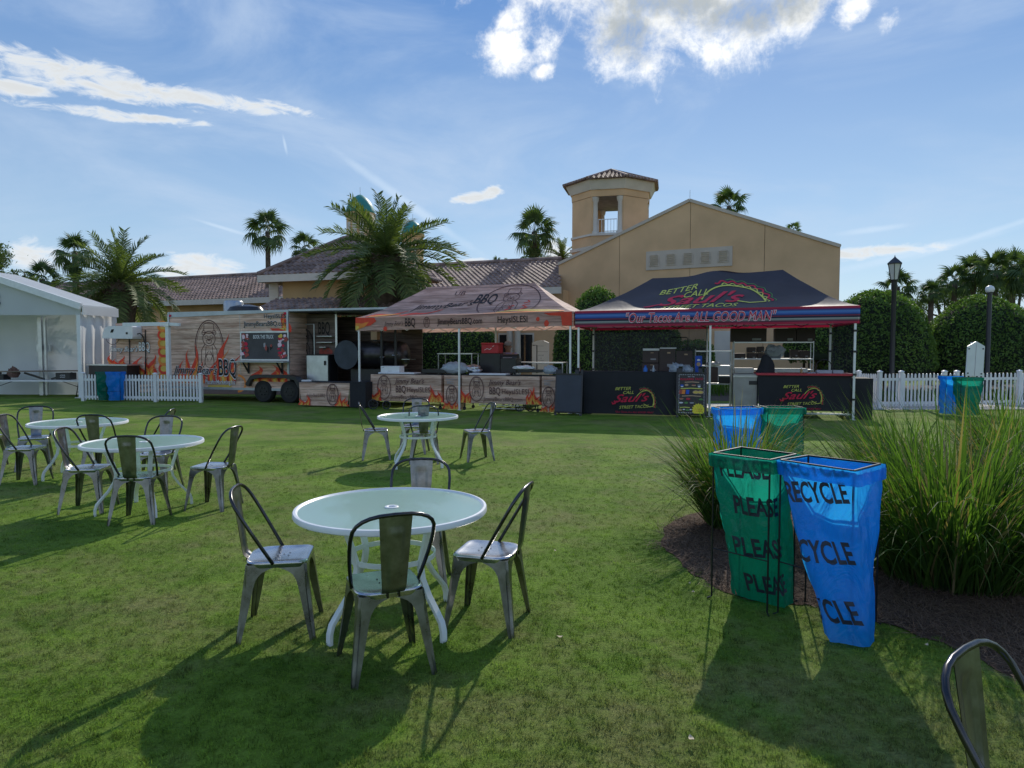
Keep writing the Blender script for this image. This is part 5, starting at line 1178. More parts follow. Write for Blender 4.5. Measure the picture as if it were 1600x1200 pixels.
dS.stroke('print_lime', arc(.78, .78, .0, pi*.93, 30), .045, (ax, ay)); dS.stroke('print_lime', arc(.84, .84, .0, pi*.6, 40, .04, 1.2), .03, (ax, ay)); dS.stroke('print_red', arc(.93, .93, .05, pi*.65, 40, .045, 1.1), .05, (ax, ay)); dS.stroke('print_green', arc(1.02, 1.02, .05, pi*.55, 40, .03, .9), .02, (ax, ay)); dS.stroke('print_lime', [(.78, 0), (.4, -.04), (.05, .1)], .045, (ax, ay))
dS.build('lettering', sc_.roof)
dV = Decal(sc_.vplane); vf = textfit('"Our Tacos Are ALL GOOD MAN"', W*.535, .25, shear=.25, bold=.03); dV.put('print_pink', vf, (W*.46, .10), .034); vf = textfit('"Our Tacos Are ALL GOOD MAN"', W*.53, .24, shear=.25, bold=-.004); dV.put('print_red', vf, (W*.46, .105), .038)
dV.build('lettering', sc_.val)
BLs = sc_.FL+sc_.b*sc_.D; vb_ = Plane(BLs+ZV*(sc_.zl-sc_.vh)-sc_.b*.03, sc_.d); dV = Decal(vb_)
vf = textfit('"Our Tacos Are ALL GOOD MAN"', 3.6, .22, shear=-.25, bold=.04); vf = ([(-x, y) for x, y in vf[0]], [f[::-1] for f in vf[1]]); dV.put('print_pink', vf, (3.1, .08), .01); dV.build('lettering', sc_.backval)
# black clips on the taco canopy legs, side screen
scr = cloth('black_mesh_screen', (.02, .025, .035), .35, .8, .1, 3, .3, 3)
nt = scr.node_tree; tr_ = nt.nodes.new('ShaderNodeBsdfTransparent'); mo = nt.nodes['Material Output']; old = mo.inputs[0].links[0].from_socket; mxs = nt.nodes.new('ShaderNodeMixShader'); mxs.inputs[0].default_value = .42; nt.links.new(old, mxs.inputs[1]); nt.links.new(tr_.outputs[0], mxs.inputs[2]); nt.links.new(mxs.outputs[0], mo.inputs[0])
a0, a1 = sc_.FR-sc_.d*.06+sc_.b*.08, sc_.FR-sc_.d*.06+sc_.b*2.95
MB().grid(lambda u, v: a0.lerp(a1, u)+sc_.d*.02*sin(u*20)+ZV*(.6+1.75*v), 30, 6).build('side_screen', scr, sc_.t, smooth=True)
b0, b1 = sc_.FL+sc_.b*2.95+sc_.d*.1, sc_.FL+sc_.b*2.95+sc_.d*6.7
MB().grid(lambda u, v: b0.lerp(b1, u*.5)+sc_.b*.02*sin(u*20)+ZV*(.1+2.25*v), 30, 6).build('rear_screen', scr, sc_.t, smooth=True)
for q in (sc_.FR-sc_.d*.07+sc_.b*.04, sc_.FR-sc_.d*.07+sc_.b*3.0, sc_.FL+sc_.d*.07+sc_.b*3.0):
    for z in (.5, 1.1, 1.65, 2.15): MB().box(q+ZV*z, (.075, .075, .05), atan2(sc_.d.y, sc_.d.x)).build('clip', black_paint, sc_.t)

# ------------------------------------------------------------------ stall counters
def clothbox(name, label, cat, pl, x0, x1, z0, z1, depth, mat, group=None, flare=0., top=None, y=1.):
    """draped front panel from u x0..x1 with a table body behind"""
    t = thing(name, label, cat, tuple(pl((x0+x1)/2, 0)), 0, group); w = x1-x0
    def fn(u, v):
        fl = flare*(1-v)*(2*u-1); p = pl(x0+w*u+fl, z0+(z1-z0)*v, 0); return p+pl.n*(.015*sin(u*w*6)*(1-v)+.01*mnoise.noise(Vector((u*4, v*3, x0))))
    fr = MB().grid(fn, 30, 10).build('front_cloth', mat, t, smooth=True, fixn=False)
    MB().slab([pl(x0, z0, -.004), pl(x0, z1, -.004), pl(x0, z1, -depth), pl(x0, z0, -depth)], -pl.U*-.012).build('side_cloth', mat, t); MB().slab([pl(x1, z0, -.004), pl(x1, z1, -.004), pl(x1, z1, -depth), pl(x1, z0, -depth)], -pl.U*.012).build('side_cloth', mat, t)
    MB().slab([pl(x0, z1, 0), pl(x1, z1, 0), pl(x1, z1, -depth), pl(x0, z1, -depth)], ZV*.02).build('tabletop', top or dark_cloth, t)
    return t, fr
def legs4(t, pl, x0, x1, depth, z, mat=alu, wheels=False, name='leg'):
    for x in (x0+.06, x1-.06):
        for dd in (.05, depth-.05):
            MB().bar(pl(x, .06 if wheels else 0, -dd), pl(x, z, -dd), .03).build(name, mat, t)
            if wheels: MB().lathe([(.0001, -.015), (.05, -.015), (.05, .015), (.0001, .015)], pl(x, .05, -dd), 12, M=Matrix.Rotation(pi/2, 4, 'X')).build('caster', black_paint, t)
JP = Plane(jc.FL+jc.b*.12, jc.d)
def spanx(pl, a, b, y=600): return pl.uv(a, y)[0], pl.uv(b, y)[0]
def banner(label, pa, pb, yt, yb, full=True):
    x0, x1 = spanx(JP, pa, pb); z1 = JP.uv((pa+pb)/2, yt)[1]; z0 = max(.02, JP.uv((pa+pb)/2, yb)[1])
    t, fr = clothbox('bannered_counter' if full else 'bannered_side_panel', label, 'counter', JP, x0, x1, z0, z1, .75 if full else .4, wood_p, 'barbecue stall counters')
    legs4(t, JP, x0, x1, .75 if full else .4, z0+.05, black_metal, full)
    d = Decal(JP); w = x1-x0; h = z1-z0; o = .035
    if full:
        bear(d, 'print_brown', x0+w*.2, z0+h*.52, h*.9, .012, o)
        d.put('print_brown', textfit("Jimmy Bear's", w*.42, h*.2, shear=.35, bold=.006), (x0+w*.56, z0+h*.68), o); d.put('print_brown', textfit('BBQ', w*.14, h*.27, bold=.01), (x0+w*.44, z0+h*.34), o)
        d.put('print_brown', textfit('HeysISLESI', w*.34, h*.2), (x0+w*.70, z0+h*.36), o); d.put('print_brown', textfit('JimmyBearsBBQ.com', w*.50, h*.15), (x0+w*.54, z0+h*.1), o)
        flames(d, x0+.01, x0+w*.12, z0+.01, w*.07, h*.6, int(pa), 3, .1, o); flames(d, x1-w*.15, x1-.02, z0+.01, w*.07, h*.65, int(pa)+1, 4, -.1, o)
    else:
        bear(d, 'print_brown', x0+w*.5, z0+h*.42, h*.58, .012, o); d.put('print_grey', textfit("JimmyBear's", w*.7, h*.06), (x0+w*.5, z0+h*.86), o); d.put('print_grey', textfit('BBQ', w*.4, h*.09), (x0+w*.42, z0+h*.75), o)
        flames(d, x0+.02, x0+w*.4, z0+.01, w*.25, h*.25, int(pa), 3, 0, o); flames(d, x1-w*.35, x1-.02, z0+.01, w*.25, h*.3, int(pa)+3, 3, 0, o)
    d.build('print', fr); return t, x0, x1, z1
ba = banner('wide wood print counter banner left of the first canopy leg', 579.5, 689.5, 585.5, 627.5)
bb = banner('narrow wood print side panel right of the left barbecue counter', 694, 719, 586.5, 640, False)
bc_ = banner('wide wood print counter banner right of the middle canopy leg', 721.5, 843, 587.5, 631)
bd = banner('narrow wood print side panel beside the blank dark board', 846.5, 869, 588, 645, False)
wspoke = MB()
for (px, py, r) in ((583, 634, .13), (604, 634, .11), (829, 637, .14), (812, 638, .12)):
    c = P(px, py, 19.6 if px < 700 else 18.9); c.z = r+.01; lab = {583: 'left wheel under the left counter', 604: 'second wheel under the left counter', 829: 'right wheel under the right counter', 812: 'smaller wheel under the right counter'}[px]
    t = thing('cart_wheel', 'dark spoked cart '+lab, 'wheel', c, 0, 'cart wheels under the barbecue counters')
    MB().tube([(c.x+r*cos(a), c.y, c.z+r*sin(a)) for a in [2*pi*k/20 for k in range(20)]], .018, 6, closed=True).build('tyre', black_paint, t)
    for k in range(6): a = pi/3*k; MB().bar(c, (c.x+r*cos(a), c.y, c.z+r*sin(a)), .01).build('spoke', black_metal, t)
x_a, x_b = spanx(JP, 742, 815)
t = thing('folding_cart', 'folded cross braced metal cart under the right barbecue counter', 'cart', JP((x_a+x_b)/2, 0)); 
for (u0, z0_, u1, z1_) in ((x_a, .16, x_b, .12), (x_a, .3, x_a+.5, .12), (x_a+.5, .3, x_a, .12), (x_b-.6, .34, x_b-.1, .1), (x_b-.1, .34, x_b-.6, .1), (x_a+.1, .05, x_b, .05)): MB().bar(JP(u0, z0_, -.3), JP(u1, z1_, -.3), .022).build('brace', alu, t)

# small slanted table with bear cloth at the left, and black table beside it
TP = Plane(P(470, 640, 20.6)*1-ZV*P(470, 640, 20.6).z, jc.d)
x0, x1 = spanx(TP, 463, 551); z1 = TP.uv(500, 598)[1]
t, fr = clothbox('cloth_table', 'low table under a wood print cloth with oval bear emblem, left of the stall', 'table', TP, x0+.1, x1-.1, .04, z1, .7, wood_p, None, -.08)
d = Decal(TP); w = x1-x0; h = z1-.04; bear(d, 'print_brown', x0+w*.66, .04+h*.5, h*.92, .014, .04); d.put('print_brown', textfit("JimmyBear's BBQ", w*.34, h*.14, shear=.3), (x0+w*.36, h*.45), .04); flames(d, x0+.15, x0+.5, .05, .16, .3, 3, 3, 0, .04); flames(d, x1-.5, x1-.15, .05, .14, .38, 8, 4, 0, .04); d.build('print', fr)
x0b, x1b = spanx(TP, 551, 571); clothbox('black_cloth_table', 'black cloth covered table between the bear table and the smoker', 'table', TP, x0b-.1, x1b, .02, z1+.02, .8, dark_cloth)
q = TP.pt(470, 597); MB().box(q-TP.n*.3+ZV*.03, (.28, .18, .05), .1).build('folded_napkins', MATS['white_vinyl']).update_tag()
tag(bpy.data.objects['folded_napkins'], 'white folded napkins on the left corner of the bear cloth table', 'napkins')

# ------------------------------------------------------------------ sandwich boards
def aboard(label, pl, pa, pb, yt, yb, face_mat, decor=None, group='folding sandwich boards'):
    (x0, _), (x1, _) = pl.uv(pa, yb), pl.uv(pb, yb); z1 = pl.uv((pa+pb)/2, yt)[1]; t = thing('sandwich_board', label, 'sign', pl((x0+x1)/2, 0), 0, group)
    for s_ in (0, 1):
        b0 = -.5*s_; M = lambda u, v, o=0.: pl(u, v, 0)+pl.n*(-(v/z1)*.25 if s_ == 0 else -.5+(v/z1)*.25)+pl.n*o*(1 if s_ == 0 else -1)
        fr = MB()
        for (u0, v0, u1, v1) in ((x0+.03, 0, x0+.03, z1), (x1-.03, 0, x1-.03, z1), (x0, z1-.12, x1, z1-.12), (x0, .08, x1, .08)): fr.bar(M(u0, v0), M(u1, v1), .06, .04)
        fr.build('frame', black_paint, t); pn = MB().slab([M(x0+.04, .1, .01), M(x1-.04, .1, .01), M(x1-.04, z1-.14, .01), M(x0+.04, z1-.14, .01)], pl.n*.012).build('board', face_mat, t)
        for u in (x0+.1, x1-.16): MB().slab([M(u-.05, z1-.1, .0), M(u+.05, z1-.1, 0), M(u+.05, z1+.05, 0), M(u-.05, z1+.05, 0)], pl.n*.03).build('handle', black_paint, t)
        if s_ == 0 and decor: d = Decal(lambda u, v, o=0.: M(u, v, .03+o)); decor(d, x0+.04, x1-.04, .1, z1-.14); d.build('print', pn)
    return t
slate = pm('chalkboard', (.035, .042, .055), .55, 0, .15, 3)
SP = Plane(sc_.FL-sc_.b*.45, sc_.d)
aboard('blank dark grey sandwich board between the two stalls', SP, 866, 909, 578, 648, slate)
def menu(d, x0, x1, z0, z1):
    w, h = x1-x0, z1-z0; X = lambda u: x0+w*u; Zz = lambda v: z0+h*v
    for k in range(26): 
        for u in (.04, .96): d.poly('print_white', [(X(u)-.006, Zz(.02+k*.0375)), (X(u)+.006, Zz(.02+k*.0375)), (X(u)+.006, Zz(.035+k*.0375)), (X(u)-.006, Zz(.035+k*.0375))])
    for k in range(14):
        for v in (.02, .98): d.poly('print_white', [(X(.06+k*.065), Zz(v)-.006), (X(.09+k*.065), Zz(v)-.006), (X(.09+k*.065), Zz(v)+.006), (X(.06+k*.065), Zz(v)+.006)])
    d.put('print_white', textfit('TRY THE', w*.25, h*.025), (X(.48), Zz(.92))); d.put('print_red', textfit('WALKING TACO', w*.85, h*.055, shear=.2, bold=.02, rot=.03), (X(.5), Zz(.845)))
    for v, a, b, m in ((.8, .25, .78, 'print_tan'), (.64, .1, .9, 'print_lime'), (.45, .15, .85, 'print_tan'), (.16, .08, .45, 'print_lime')): d.stroke(m, [(X(a), Zz(v-.012)), (X((a+b)/2), Zz(v)), (X(b), Zz(v-.012))], .022)
    for u, v, rx, ry, m in ((.15, .71, .07, .02, 'print_blue'), (.15, .68, .05, .016, 'print_white'), (.32, .72, .07, .03, 'print_tan'), (.58, .715, .08, .02, 'print_tan'), (.58, .725, .05, .012, 'print_meat'), (.78, .68, .05, .018, 'print_white'), (.78, .72, .07, .012, 'print_grey'),
                         (.13, .37, .08, .02, 'print_tan'), (.13, .38, .06, .012, 'print_meat'), (.38, .37, .08, .03, 'print_red'), (.38, .385, .05, .015, 'print_meat'), (.85, .36, .08, .02, 'print_green'), (.85, .37, .04, .02, 'print_green'),
                         (.12, .27, .08, .02, 'print_white'), (.31, .27, .07, .025, 'print_green'), (.52, .27, .08, .02, 'print_grey'), (.1, .09, .07, .025, 'print_tan'), (.23, .1, .045, .015, 'print_white'), (.36, .09, .07, .025, 'print_green'), (.48, .1, .045, .015, 'print_white')): d.blob(m, X(u), Zz(v), w*rx, h*ry, .004+.001*(m == 'print_meat'), 12, .08)
    for u, m in ((.1, 'print_meat'), (.2, 'flame_orange'), (.35, 'print_blue')): d.poly(m, [(X(u-.06), Zz(.49)), (X(u+.06), Zz(.49)), (X(u+.08), Zz(.6)), (X(u-.04), Zz(.6))], off=.004+u*.01)
    for u in (.66, .83): d.blob('print_tan', X(u), Zz(.54), w*.12, h*.045, .004+.001*u, 16); d.blob('flame_yellow', X(u), Zz(.54), w*.09, h*.03, .006+.001*u, 12, .1)
    d.poly('print_yellow', [(X(.76)+(.20 if k % 2 else .25)*w*cos(2*pi*k/32), max(Zz(.005), Zz(.1)+(.20 if k % 2 else .25)*w*sin(2*pi*k/32))) if X(.76)+(.25)*w*cos(2*pi*k/32) < X(.97) else (X(.97), max(Zz(.005), Zz(.1)+.22*w*sin(2*pi*k/32))) for k in range(32)], off=.007)
    scrawl(d, 'print_red', X(.78), Zz(.1), w*.28, h*.03, .009, 5); scrawl(d, 'print_red', X(.78), Zz(.05), w*.2, h*.035, .009, 6)
MP = Plane(sc_.FL-sc_.b*.25, sc_.d)
def menu2(d, x0, x1, z0, z1):
    global textfit
    menu(d, x0, x1, z0, z1)
aboard('menu sandwich board with food pictures and yellow star burst before the taco stall', MP, 1056, 1104, 576, 654, pm('menu_black', (.03, .025, .02), .5), menu2)

# taco stall counters
S1 = Plane(sc_.FL+sc_.b*.05, sc_.d); x0, x1 = spanx(S1, 897, 1064); z1 = S1.uv(980, 582)[1]
t, fr = clothbox('black_cloth_counter', 'long taco counter under a black printed cloth reaching the grass', 'counter', S1, x0+.1, x1, .02, z1, .75, dark_cloth, 'taco stall counters')
d = Decal(S1); cx_, cz_ = S1.uv(990, 620); sauls(d, cx_, cz_, .52, True, .04); d.build('lettering', fr)
S2 = Plane(sc_.FL+sc_.b*.1, sc_.d); x0, x1 = spanx(S2, 1184, 1331); z1 = S2.uv(1260, 588)[1]
t, fr = clothbox('black_cloth_counter', 'taco table on casters with black printed cloth and red top edge', 'counter', S2, x0, x1, .20, z1, .75, dark_cloth, 'taco stall counters', -.04)
MB().slab([S2(x0-.04, z1+.02, .05), S2(x1+.04, z1+.02, .05), S2(x1+.04, z1+.02, -.78), S2(x0-.04, z1+.02, -.78)], ZV*.05).build('red_top', pm('red_plastic', (.5, .03, .05), .4, 0, .1), t)
legs4(t, S2, x0, x1, .75, .25, alu, True); MB().bar(S2(x0, .13, -.05), S2(x1, .13, -.05), .04).build('lower_bar', alu, t)
d = Decal(S2); cx_, cz_ = S2.uv(1252, 616); sauls(d, cx_, cz_, .46, True, .04); d.build('lettering', fr)
t2x, t2z = (x0, x1), z1

# ------------------------------------------------------------------ goods in the stalls
def boxthing(name, label, cat, pl, pa, pb, yt, yb, depth, mat, off=0., group=None, lid=None, rz=0., bev=.01):
    pl = back(pl, off); off = 0.
    (u0, v0), (u1, v1) = pl.uv(pa, yb), pl.uv(pb, yt); v0 = pl.uv((pa+pb)/2, yb)[1]; v1 = pl.uv((pa+pb)/2, yt)[1]
    c = pl((u0+u1)/2, (v0+v1)/2, off-depth/2); t = thing(name, label, cat, (c.x, c.y, v0), atan2(pl.U.y, pl.U.x)+rz, group); w, h = abs(u1-u0), v1-v0
    def rb(mb, c_, sz, b): # bevelled box
        x, y, z = [q_/2 for q_ in sz]; b = min(b, x*.5, y*.5, z*.5); lv = []
        for zz, k in ((-z, b), (-z+b, 0), (z-b, 0), (z, b)): lv.append([(c_[0]+sx*(x-k), c_[1]+sy*(y-k), c_[2]+zz) for sx, sy in ((1, 1), (-1, 1), (-1, -1), (1, -1))])
        return mb.add([p_ for l in lv for p_ in l], [(i*4+k, i*4+(k+1) % 4, (i+1)*4+(k+1) % 4, (i+1)*4+k) for i in range(3) for k in range(4)]+[(0, 3, 2, 1), (12, 13, 14, 15)])
    if lid:
        rb(MB(), (0, 0, h*.42), (w*.95, depth*.95, h*.84), bev).build('body', mat, t, world=False); rb(MB(), (0, 0, h*.92), (w, depth, h*.16), bev).build('lid', lid, t, world=False)
    else:
        rb(MB(), (0, 0, h/2), (w, depth, h), bev).build('body', mat, t, world=False)
    t['_wh'] = (w, h, depth); return t
def front(t): w, h, dp = t['_wh']; M = WM[t]; return Plane(M @ Vector((-w/2, -dp/2, 0)), M.to_3x3() @ Vector((1, 0, 0))), w, h
def crumple(name, label, cat, pl, pts, off, mat, depth=.3, seed=1, amp=.05):
    pl = back(pl, off); off = 0.
    (u0, v0), (u1, v1) = pl.uv(pts[0], pts[3]), pl.uv(pts[2], pts[1]); c = pl((u0+u1)/2, v0, off); w, h = (u1-u0), v1-v0
    bm = bmesh.new(); bmesh.ops.create_icosphere(bm, subdivisions=4, radius=1)
    for v in bm.verts:
        n = v.co.normalized(); k = 1+.28*mnoise.noise(n*2.3+Vector((seed, 0, 0)))+.22*abs(mnoise.noise(n*5+Vector((seed, 3, 0)))); v.co = Vector((n.x*w/2*k, n.y*depth/2*k, max(0, (n.z*.5+.4)*h*k)))
    me = bpy.data.meshes.new(name); bm.to_mesh(me); bm.free(); me.materials.append(mat); me.polygons.foreach_set('use_smooth', [True]*len(me.polygons)); o = bpy.data.objects.new(name, me); COL.objects.link(o); o.location = c; o.rotation_euler = (0, 0, atan2(pl.U.y, pl.U.x)); return tag(o, label, cat)
filmw = cloth('clear_plastic_film', (.6, .66, .72), .4, .3, .1, 4, .8, 14, .6)
t = boxthing('carton', 'white printed carton standing on the left barbecue counter', 'box', JP, 595, 624, 572, 582, .3, white_plastic, -.15)
pl_, w, h = front(t); d = Decal(pl_); scrawl(d, 'print_grey', w*.5, h*.15, w*.25, h*.15); scrawl(d, 'print_black', w*.12, h*.75, w*.1, h*.12); d.build('print', t)
boxthing('cutting_board', 'white cutting board on the left barbecue counter', 'board', JP, 591, 647, 582, 585.5, .45, white_plastic, -.05)
boxthing('cutting_board', 'white cutting board on the right barbecue counter', 'board', JP, 733, 790, 583.5, 586.5, .4, white_plastic, -.05)
crumple('plastic_bag', 'crumpled clear plastic bag near the middle canopy leg', 'bag', JP, (691, 566, 730, 583), -.35, filmw, .4, 3)
crumple('foil_tray', 'crumpled shiny foil tray right of the clear plastic bag', 'tray', JP, (727, 570, 751, 583), -.4, steel, .3, 5)
crumple('towel_bundle', 'white towel bundle on a dark tray, right counter', 'towel', JP, (803, 571, 835, 577.5), -.35, white_plastic, .3, 8)
crumple('plastic_bag', 'pale plastic bag at the right end of the barbecue counter', 'bag', JP, (849, 571, 871, 584), -.3, filmw, .3, 9)
boxthing('serving_tray', 'flat dark serving tray beneath the white towel bundle', 'tray', JP, 809, 848, 577.5, 582, .4, black_paint, -.2)
boxthing('roasting_pan', 'dark roasting pan on the counter right of the white carton', 'pan', JP, 659, 696, 577, 583, .4, black_paint, -.2)
boxthing('speaker_cabinet', 'tall black cabinet under the red cooler behind the barbecue counter', 'cabinet', JP, 750, 781, 552, 585, .5, black_paint, -.9)
t = boxthing('cooler', 'red cooler with white marks on top of the black cabinet', 'cooler', JP, 751.5, 779, 535.5, 552, .42, pm('red_cooler', (.55, .015, .03), .35, 0, .08), -.9, lid=pm('red_cooler_lid', (.6, .02, .035), .35, 0, .08))
pl_, w, h = front(t); d = Decal(pl_); d.stroke('print_white', [(w*.2, h*.3), (w*.35, h*.45), (w*.5, h*.35), (w*.6, h*.5)], .015); d.stroke('print_white', [(w*.65, h*.62), (w*.75, h*.72)], .015); d.build('print', t)
t = boxthing('pellet_grill', 'dark pellet grill in front of the person at the barbecue stall', 'grill', JP, 782, 806, 560, 583, .5, black_paint, -.7)
M = WM[t]; w, h, dp = t['_wh']; MB().tube([M @ Vector((-w*.48, 0, h)), M @ Vector((w*.48, 0, h))], .13, 16).build('lid', black_paint, t, smooth=40); MB().tube([M @ Vector((-w*.3, -.3, h+.02)), M @ Vector((w*.3, -.3, h+.02))], .012, 6).build('handle', steel, t)
# prep tables of steel
def steeltable(label, pl, pa, pb, yt, Yoff, depth=.6, z0=0., shelf=True, group='stainless steel tables in the stalls', ybase=None):
    pl = back(pl, Yoff); Yoff = 0.
    (u0, v1), (u1, _) = pl.uv(pa, yt), pl.uv(pb, yt); v1 = pl.uv((pa+pb)/2, yt)[1]; t = thing('steel_table', label, 'table', pl((u0+u1)/2, 0, Yoff), 0, group)
    MB().slab([pl(u0, v1-.03, Yoff), pl(u1, v1-.03, Yoff), pl(u1, v1-.03, Yoff-depth), pl(u0, v1-.03, Yoff-depth)], ZV*.03).build('tabletop', steel, t)
    if shelf: MB().slab([pl(u0, v1*.45, Yoff), pl(u1, v1*.45, Yoff), pl(u1, v1*.45, Yoff-depth), pl(u0, v1*.45, Yoff-depth)], ZV*.02).build('shelf', steel, t)
    for u in (u0+.03, u1-.03):
        for dd in (.03, depth-.03): MB().tube([pl(u, 0, Yoff-dd), pl(u, v1-.03, Yoff-dd)], .018, 8).build('leg', steel, t)
    return t
steeltable('steel table behind the plastic bag, left part of the barbecue stall', JP, 683, 738, 552, -2.2)
steeltable('steel prep table behind the grill near the white booth sign', JP, 800, 880, 566, -1.5)
# white double board sign inside the stall
BP = Plane(JP.O+jc.b*3.2, jc.d); (u0, v0), (u1, v1) = BP.uv(832, 566), BP.uv(858, 531.5); t = thing('standing_sign', 'white arched standing notice board behind the barbecue stall', 'sign', BP((u0+u1)/2, 0))
pts = [(u0, .3), (u1, .3), (u1, v1-.08), (u0+(u1-u0)*.72, v1-.02), ((u0+u1)/2, v1), (u0+(u1-u0)*.28, v1-.02), (u0, v1-.08)]
sb = MB().slab([BP(x, y) for x, y in pts], BP.n*.04).build('board', white_plastic, t); MB().box(BP(u0+.05, .5, -.03), (.07, .05, 1.)).build('post', white_plastic, t); MB().box(BP(u1-.05, .5, -.03), (.07, .05, 1.)).build('post', white_plastic, t)
d = Decal(BP); w = u1-u0; hh = v1; cu = u0+w*.55
for k, s_ in enumerate(('LADIES', '&', 'PLAYERS', 'ONLY')): d.put('print_grey', textfit(s_, w*(.34 if len(s_) > 1 else .07), .045), (cu, v1-.50-k*.085), .045)
scrawl(d, 'print_grey', cu, v1-.2, w*.45, .04, .045, 8); d.stroke('print_grey', [(u0+w*.3, v1-.36), (u1-w*.05, v1-.36)], .008, off=.045); d.stroke('print_black', [(u0+.02, v1-.16), (u0+w*.29, v1-.16), (u0+w*.29, .95)], .03, off=.045)
d.build('lettering', sb)
# taco stall shelves and goods
KP = Plane(sc_.FL+sc_.b*2.3, sc_.d)
def shelf_unit(label, pa, pb, ytop, levels, depth=.45):
    u0, u1 = spanx(KP, pa, pb); t = thing('wire_shelf_unit', label, 'shelf', KP((u0+u1)/2, 0), 0, 'steel shelf units in the taco stall'); zs = [KP.uv((pa+pb)/2, y_)[1] for y_ in levels]; zt = KP.uv((pa+pb)/2, ytop)[1]
    for u in (u0, u1):
        for dd in (0, depth): MB().tube([KP(u, 0, -dd), KP(u, zt, -dd)], .016, 8).build('post', steel, t)
    for z in zs:
        mb = MB()
        for dd in (0, depth): mb.bar(KP(u0, z, -dd), KP(u1, z, -dd), .02, .03)
        for k in range(9): mb.bar(KP(u0+(u1-u0)*k/8, z, 0), KP(u0+(u1-u0)*k/8, z, -depth), .012)
        mb.slab([KP(u0, z+.01, 0), KP(u1, z+.01, 0), KP(u1, z+.01, -depth), KP(u0, z+.01, -depth)], ZV*.008); mb.build('shelf', steel, t)
    return t
shelf_unit('tall steel shelf unit at the right of the taco stall holding brown totes', 1146, 1270, 533, (535, 561, 578, 600))
shelf_unit('lower steel shelf unit beside the menu board in the taco stall', 1086, 1142, 546, (549, 572, 600))
gk = 'brown bread totes in the taco stall'
def tote(label, *a, off=0., dp=.4): 
    t = boxthing('brown_tote', label, 'tote', KP, *a, dp, brown_box, off, gk); pl_, w, h = front(t); d = Decal(pl_); d.poly('print_grey', [(w*.6, h*.1), (w*.85, h*.1), (w*.85, h*.26), (w*.6, h*.26)]); d.build('paper_label', t); return t
tote('wide brown tote up on the tall shelf, left one under the canopy edge', 1142, 1198, 513, 534)
tote('brown tote up on the tall shelf, middle one', 1211, 1244, 513, 534)
tote('brown tote up on the tall shelf, rightmost and beside the screen', 1245, 1274, 513, 534.5)
tote('small brown tote alone at the left end of the middle shelf', 1148, 1165, 552, 560)
tote('small brown tote beneath another in the stack beside the black covered bundle', 1168, 1182, 551.5, 560)
tote('small brown tote topmost of the stack on the middle shelf', 1168, 1181, 542.5, 551)
tote('small brown tote left of the grey tub, upper one', 1183.5, 1194, 541.5, 551)
tote('small brown tote left of the grey tub, lower one', 1184, 1195, 551.5, 560)
tote('brown tote on the middle shelf right of the grey tub', 1236, 1248, 546, 558)
tote('brown tote at the right end of the middle shelf with paper label', 1249, 1265, 548, 558.5)
boxthing('grey_tub', 'grey plastic tub in clear film on the middle shelf', 'tub', KP, 1197, 1221, 547, 560, .35, pm('grey_plastic', (.16, .19, .22), .4, 0, .1), 0, None, pm('grey_plastic_lid', (.22, .25, .28), .4, 0, .1))
crumple('plastic_film', 'loose clear plastic film around the grey tub', 'bag', KP, (1196, 538, 1226, 558), -.1, filmw, .25, 13)
KB = Plane(sc_.FL+sc_.b*.9, sc_.d); gc = 'brown catering boxes on the taco counter'
def cbox(label, *a): 
    t = boxthing('catering_box', label, 'box', KB, *a, .4, brown_box, 0, gc); pl_, w, h = front(t); d = Decal(pl_); d.poly('print_grey', [(w*.5, h*.25), (w*.85, h*.25), (w*.85, h*.36), (w*.5, h*.36)]); d.poly('print_tan', [(w*.5, h*.8), (w*.7, h*.8), (w*.7, h*.86), (w*.5, h*.86)]); d.build('paper_label', t); return t
cbox('brown catering box left with cream lid strip, above the blue bottle', 1004, 1029, 548, 567); cbox('lower brown catering box directly behind the blue bottle', 1003, 1029, 567.5, 583)
cbox('middle brown catering box, tallest, with white strip on top', 1030, 1055, 545, 582); cbox('right brown catering box beside the blue poster', 1056.5, 1082, 548, 582)
boxthing('foam_lid', 'cream foam lid lying on the left catering box', 'lid', KB, 1004.5, 1030, 544.5, 548, .4, white_plastic); boxthing('foam_lid', 'thin white lid lying on the middle catering box', 'lid', KB, 1031, 1057, 543, 545, .4, white_plastic)
def bottle(label, pl, px, yt, yb, mat, off=0., r=.04, cap=None, name='bottle'):
    pl = back(pl, off); off = 0.
    (u, v0), (_, v1) = pl.uv(px, yb), pl.uv(px, yt); c = pl(u, 0, off); h = v1-v0; t = thing(name, label, 'bottle', (c.x, c.y, v0))
    MB().lathe([(r*.95, 0), (r, h*.05), (r, h*.62), (r*.45, h*.8), (r*.4, h*.86)], (0, 0, 0), 14).build('body', mat, t, smooth=40, world=False); MB().lathe([(r*.48, h*.86), (r*.48, h)], (0, 0, 0), 12).build('cap', cap or white_plastic, t, world=False)
bottle('blue bottle on the taco counter before the brown boxes', S1, 1008.5, 571, 583, pm('blue_bottle', (.02, .16, .55), .3, 0, .05), -.25, .055, MATS['print_blue'])
bottle('small clear spray bottle right of the blue bottle', S1, 1021, 571, 583, filmw, -.25, .03)
bottle('amber sauce bottle standing on the red edged taco table', S2, 1252, 574, 586, pm('amber', (.35, .2, .05), .2, 0, .1), -.3, .03)
crumple('plastic_bag', 'white crumpled plastic bag on the taco counter left of the menu board', 'bag', S1, (1046, 567, 1069, 584), -.3, filmw, .35, 21)
crumple('paper_towels', 'pale blue paper heap directly above the menu board', 'paper', S1, (1066, 571, 1083, 584), -.35, filmw, .3, 23)
